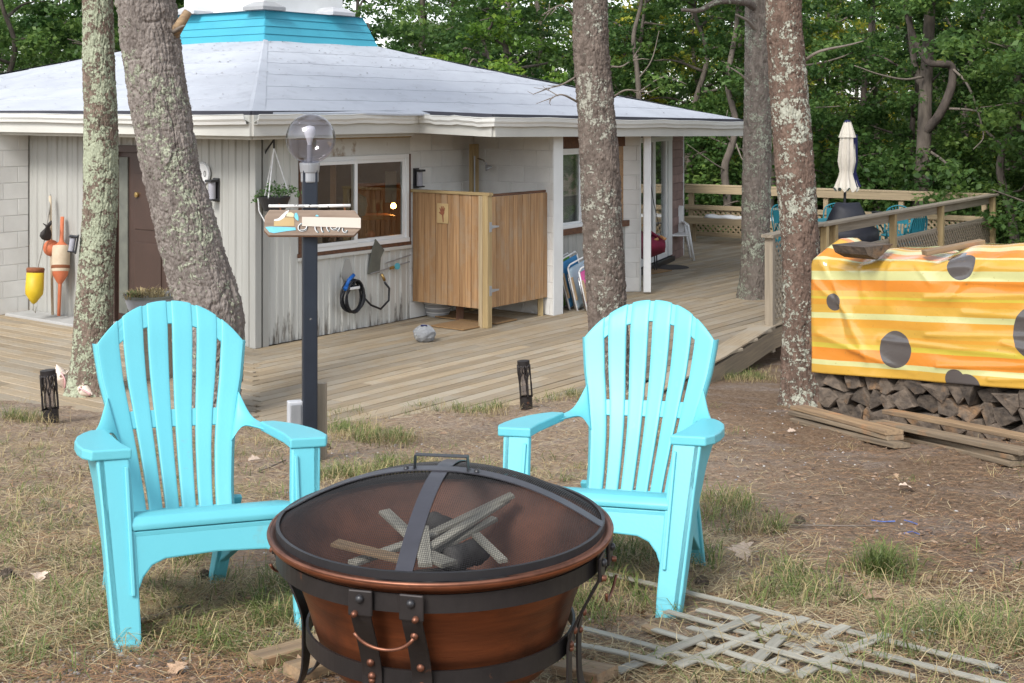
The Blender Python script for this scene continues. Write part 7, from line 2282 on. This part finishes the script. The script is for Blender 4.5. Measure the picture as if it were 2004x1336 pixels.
def tufts_at(px_list, name, label, h, n, sp, mat, seed, w=.0028):
    cs = []
    g = random.Random(seed)
    for px, py, k in px_list:
        p = on_ground(px, py)
        for _ in range(k):
            x, y = p.x + g.gauss(0, .09), p.y + g.gauss(0, .09)
            cs.append((x, y, gz(x, y) - .005))
    o = tuft(name, cs, n, h, sp, mat, None, seed, w, 1.5)
    tag(o, label, 'grass', kind='stuff')
TG = [(665, 850, 9), (720, 862, 9), (760, 858, 8), (700, 838, 6), (655, 935, 8), (705, 930, 8), (780, 915, 8), (790, 935, 5), (30, 818, 7), (60, 822, 4), (660, 815, 4), (830, 797, 4), (880, 802, 3), (945, 806, 5), (975, 800, 4), (1085, 782, 4), (1135, 772, 5),
      (1435, 742, 8), (1480, 740, 8), (1455, 725, 5), (1420, 985, 7), (1400, 1010, 6), (1470, 1040, 5), (1720, 1120, 4), (1735, 1125, 3), (1540, 1135, 5), (1240, 1080, 7), (1210, 1100, 6), (560, 1150, 6), (545, 1215, 6), (590, 1200, 4), (1160, 1190, 6), (1210, 1175, 5), (1520, 1165, 5), (1580, 1175, 4), (1790, 1262, 4), (1960, 1262, 6), (1900, 1240, 4), (250, 1090, 3), (1350, 1100, 6), (350, 1110, 4), (1180, 1040, 6)]
tufts_at(TG, 'grass_tufts', 'taller green grass tufts standing about the yard', .115, 24, .030, MT['grass'], 71, .0017)
tufts_at([(p[0] + 14, p[1] + 6, p[2]) for p in TG], 'dry_grass_tufts', 'straw-coloured blades mixed among the green tufts', .12, 13, .045, MT['drygrass'], 72, .0015)
o = tuft('bright_tuft', [tuple(on_ground(1718 + random.uniform(-12, 12), 1128 + random.uniform(-5, 5))) for _ in range(8)], 30, .15, .025, MT['grass'], None, 73, .0020, .9)
tag(o, 'bright upright green grass tuft on the right side of the yard', 'grass tuft')

# bark chips and duff crumbs
def chips():
    g = np.random.default_rng(66)
    X, Y = inview(30000, g)
    k = keep_off(X, Y) & (g.random(30000) < np.clip(pn(X, Y, 2.2, 12) * 1.6 - .35 + .25 * dirtmask(X, Y), .03, 1))
    X, Y = X[k], Y[k]; N_ = len(X)
    a = g.random(N_) * 6.28; L = .004 + .017 * g.random(N_) ** 3; W = L * (.25 + .5 * g.random(N_))
    t = np.stack([np.cos(a), np.sin(a), .5 * (g.random(N_) - .5)], 1) * L[:, None]; s = np.stack([-np.sin(a), np.cos(a), .6 * (g.random(N_) - .5)], 1) * W[:, None]
    p = np.stack([X, Y, ground_z(X, Y) + .006 + .006 * g.random(N_)], 1)
    up = np.zeros((N_, 3)); up[:, 2] = L * .35
    v = np.stack([p - t, p - s * .9, p + t * .9, p + s, p + up], 1).reshape(-1, 3)
    b = np.arange(N_)[:, None] * 5
    f = np.concatenate([b + np.array([0, 1, 4]), b + np.array([1, 2, 4]), b + np.array([2, 3, 4]), b + np.array([3, 0, 4])], 0)
    o = fast_mesh('bark_chips', v, f, M('bark crumbs', (.36, .25, .17), (.045, .033, .027), rough=.9, attr=True, c3=(.16, .10, .068)), None, np.repeat(g.random(N_), 5))
    tag(o, 'small bark chips and crumbs littering the trodden earth', 'bark chips', kind='stuff')
chips()
# gravel at the lower left
def pebbles():
    g = np.random.default_rng(81)
    n = 2600
    X = -2.2 + 2.0 * g.random(n); Y = 3.3 + 1.1 * g.random(n)
    k = g.random(n) < np.clip(1.5 - (Y - 3.4) * 1.4, .05, 1)
    X2 = 3.5 * (g.random(900) - .35); Y2 = 3.2 + 8 * g.random(900)
    X = np.concatenate([X[k], X2]); Y = np.concatenate([Y[k], Y2])
    kk = keep_off(X, Y); X, Y = X[kk], Y[kk]; N_ = len(X)
    r = .004 + .009 * g.random(N_) ** 2.5
    octa = np.array([[1, 0, 0], [0, 1, 0], [-1, 0, 0], [0, -1, 0], [0, 0, .7], [0, 0, -.7], [.6, .6, .35], [-.6, .6, .35], [-.6, -.6, .35], [.6, -.6, .35]], float)
    F_ = np.array([[0, 6, 9], [0, 1, 6], [1, 7, 6], [1, 2, 7], [2, 8, 7], [2, 3, 8], [3, 9, 8], [3, 0, 9], [6, 7, 4], [7, 8, 4], [8, 9, 4], [9, 6, 4]])
    a = g.random(N_) * 6.28; ca, sa = np.cos(a), np.sin(a)
    v = octa[None] * (r[:, None, None]) * (.7 + .6 * g.random((N_, 10, 1)))
    vx = v[..., 0] * ca[:, None] - v[..., 1] * sa[:, None] * .75; vy = v[..., 0] * sa[:, None] + v[..., 1] * ca[:, None] * .75
    Z = ground_z(X, Y)
    vv = np.stack([vx + X[:, None], vy + Y[:, None], v[..., 2] + Z[:, None] + .003], -1).reshape(-1, 3)
    ff = (F_[None] + np.arange(N_)[:, None, None] * 10).reshape(-1, 3)
    mt = M('gravel', (.44, .42, .40), (.15, .14, .14), rough=.85, attr=True, c3=(.28, .26, .25))
    o = fast_mesh('gravel', vv, ff, mt, None, np.repeat(g.random(N_), 10))
    tag(o, 'loose grey gravel at the lower left of the yard', 'gravel', kind='stuff')
pebbles()

# fallen leaves, cones, twigs, bits of cord
MT['deadleaf'] = M('dead oak leaf', (.44, .30, .20), (.27, .17, .10), rough=.8, scale=14, bump=.001, rnd=.25)
MT['paleleaf'] = M('pale dead leaf', (.56, .45, .36), (.42, .32, .25), rough=.8, scale=14, bump=.001, rnd=.2)
def leaf_mesh(seed):
    g = random.Random(seed)
    n = 15; P = []
    for i in range(n):
        t = i / (n - 1)
        w = .34 * math.sin(math.pi * (t ** .8)) * (1 + .38 * math.sin(t * 19)) + .02
        x = (t - .5)
        c = .10 * math.sin(t * 3 + seed)
        P.append([Vector((x, -w, .30 * w + c)), Vector((x, -w * .5, .10 * w + c)), Vector((x, 0, c)), Vector((x, w * .5, .12 * w + c)), Vector((x, w, .36 * w + c * 1.3))])
    b = MB().grid(P)
    me = bpy.data.meshes.new('fallen_leaf'); me.from_pydata(b.v, [], b.f); me.update()
    me.polygons.foreach_set('use_smooth', [True] * len(me.polygons))
    return me
LM = [leaf_mesh(i) for i in range(4)]
for m_ in LM: m_.materials.append(MT['deadleaf'])
LP2 = leaf_mesh(7); LP2.materials.append(MT['paleleaf'])
def fallen(px, py, size, label, me=None, rz=None, group=None):
    p = on_ground(px, py)
    o = bpy.data.objects.new('fallen_leaf', me or random.choice(LM)); COL.objects.link(o)
    o.location = p + UZ * (.012 + size * .06); o.scale = (size,) * 3
    o.rotation_euler = (random.uniform(-.35, .35), random.uniform(-.3, .3), random.uniform(0, 6.28) if rz is None else rz)
    return tag(o, label, 'leaf', group)
fallen(1452, 1092, .115, 'curled pale dead leaf right of the right aqua chair', LP2)
fallen(1775, 962, .085, 'pale pinkish oak leaf on the bare earth at the right', LP2)
fallen(1715, 1185, .085, 'brown leaf on the grass left of the bright tuft front', LM[0])
fallen(1550, 848, .06, 'tan leaf on the earth at the left end of the planks', LP2)
fallen(78, 1140, .075, 'upright tan dead leaf in the grass at the left edge', LP2)
fallen(290, 1232, .085, 'grey-brown leaf beside the left chair front foot', LM[1])
fallen(498, 905, .075, 'dry oak leaf behind the left chair arm', LP2)
fallen(868, 852, .055, 'rust-coloured leaf on the grass behind the fire bowl', LM[2])
fallen(1410, 1215, .06, 'tan leaf by the lattice upper slat', LM[3])
fallen(350, 1322, .07, 'orange-tan leaf at the bottom edge below the left chair', LM[0])
fallen(1655, 1185, .07, 'brown curled leaf in the grass above the lattice', LM[2])
fallen(1835, 1205, .07, 'tan strip of leaf at the right of the yard', LM[1])
gl_ = random.Random(4)
for k in range(46):
    fallen(gl_.uniform(20, 1990), gl_.uniform(900, 1320), gl_.uniform(.025, .05), 'small brown dead leaf scattered on the ground', group='small dead leaves on the ground')
def pine_cone(px, py, s, label):
    p = on_ground(px, py)
    t = empty('pine_cone', p, random.uniform(0, 6), label, 'pine cone', 'pine cones on the ground')
    b = MB()
    core = MB().lathe([(0, -.028 * s), (.012 * s, -.02 * s), (.016 * s, 0), (.010 * s, .022 * s), (0, .03 * s)], 10, (0, 0, 0)).build('core', MT['logbark'], None, smooth=True)
    for i in range(34):
        h = -.024 + .05 * i / 33; a = i * 2.4; r = .018 * (1 - (h / .034) ** 2) + .008
        c = Vector((r * math.cos(a), r * math.sin(a), h + .004)) * s; i0 = Vector((.006 * math.cos(a), .006 * math.sin(a), h)) * s
        sd_ = Vector((-math.sin(a), math.cos(a), 0)) * .007 * s
        b.add([i0 - sd_ * .5, i0 + sd_ * .5, c + sd_, c - sd_, c + UZ * .003 * s], [(0, 1, 2, 3), (3, 2, 4), (0, 3, 4), (1, 4, 2)])
    sc = b.build('scales', MT['logbark'], None)
    sc['kind'] = 'stuff'
    for o in (core, sc):
        o.matrix_basis = Matrix.Translation(p + UZ * .018 * s) @ Matrix.Rotation(1.2, 4, 'X'); attach(o, t)
pine_cone(1565, 1028, 1.0, 'brown pine cone on the bare earth right of the right chair')
pine_cone(1373, 1150, 1.0, 'pine cone beside the right chair rear foot')
pine_cone(640, 880, 1.0, 'pine cone at the foot of the stake by the lamp post')
pine_cone(15, 1135, 1.0, 'dark pine cone at the left picture edge')
pine_cone(400, 1135, .9, 'pine cone in the shade under the left chair')
def twig(pts, r, label):
    q_ = [on_ground(x, y) + UZ * (.008 + random.uniform(0, .01)) for x, y in pts]
    o = MB().tube(q_, [r, r * .9, r * .5][:len(q_)], 6).build('fallen_twig', MT['twig'], None, smooth=True)
    tag(o, label, 'twig')
twig([(1510, 1034), (1640, 1036), (1740, 1033)], .004, 'long thin pale twig across the bare earth')
twig([(300, 1215), (340, 1200), (390, 1192)], .006, 'grey twig beside the left chair front leg')
twig([(1800, 1180), (1850, 1186), (1900, 1184)], .012, 'dark short stick at the right of the yard')
twig([(505, 925), (540, 912), (560, 905)], .006, 'brown twig under the left chair right arm')
twig([(240, 1240), (280, 1222), (310, 1205)], .010, 'dark stick lying by the left chair foot')
for i, (a, b_, c) in enumerate((((1705, 1022), (1730, 1025), (1752, 1024)), ((1770, 1022), (1785, 1026), (1795, 1030)), ((1770, 1048), (1785, 1044), (1800, 1050)))):
    q_ = [on_ground(*x) + UZ * .01 for x in (a, b_, c)]
    o = MB().tube(q_, .003, 5).build('blue_cord', M('blue cord', (.10, .16, .42), rough=.8), None)
    tag(o, ('long blue cord scrap on the bare earth', 'short blue cord scrap right of the long one', 'bent blue cord scrap nearest the camera')[i], 'cord')
# pale lichen clumps fallen on the grass
for i, (px, py) in enumerate(((1820, 1248), (1950, 1318))):
    p = on_ground(px, py)
    o = leaves('lichen_clump', [tuple(p + Vector((random.gauss(0, .03), random.gauss(0, .012), .012))) for _ in range(10)], .014, 12, .012, M('grey lichen', (.50, .52, .47), rough=.9), None, 300 + i, .8)
    tag(o, ('grey lichen clump on the grass right of the lattice', 'grey lichen twig at the lower right corner')[i], 'lichen')
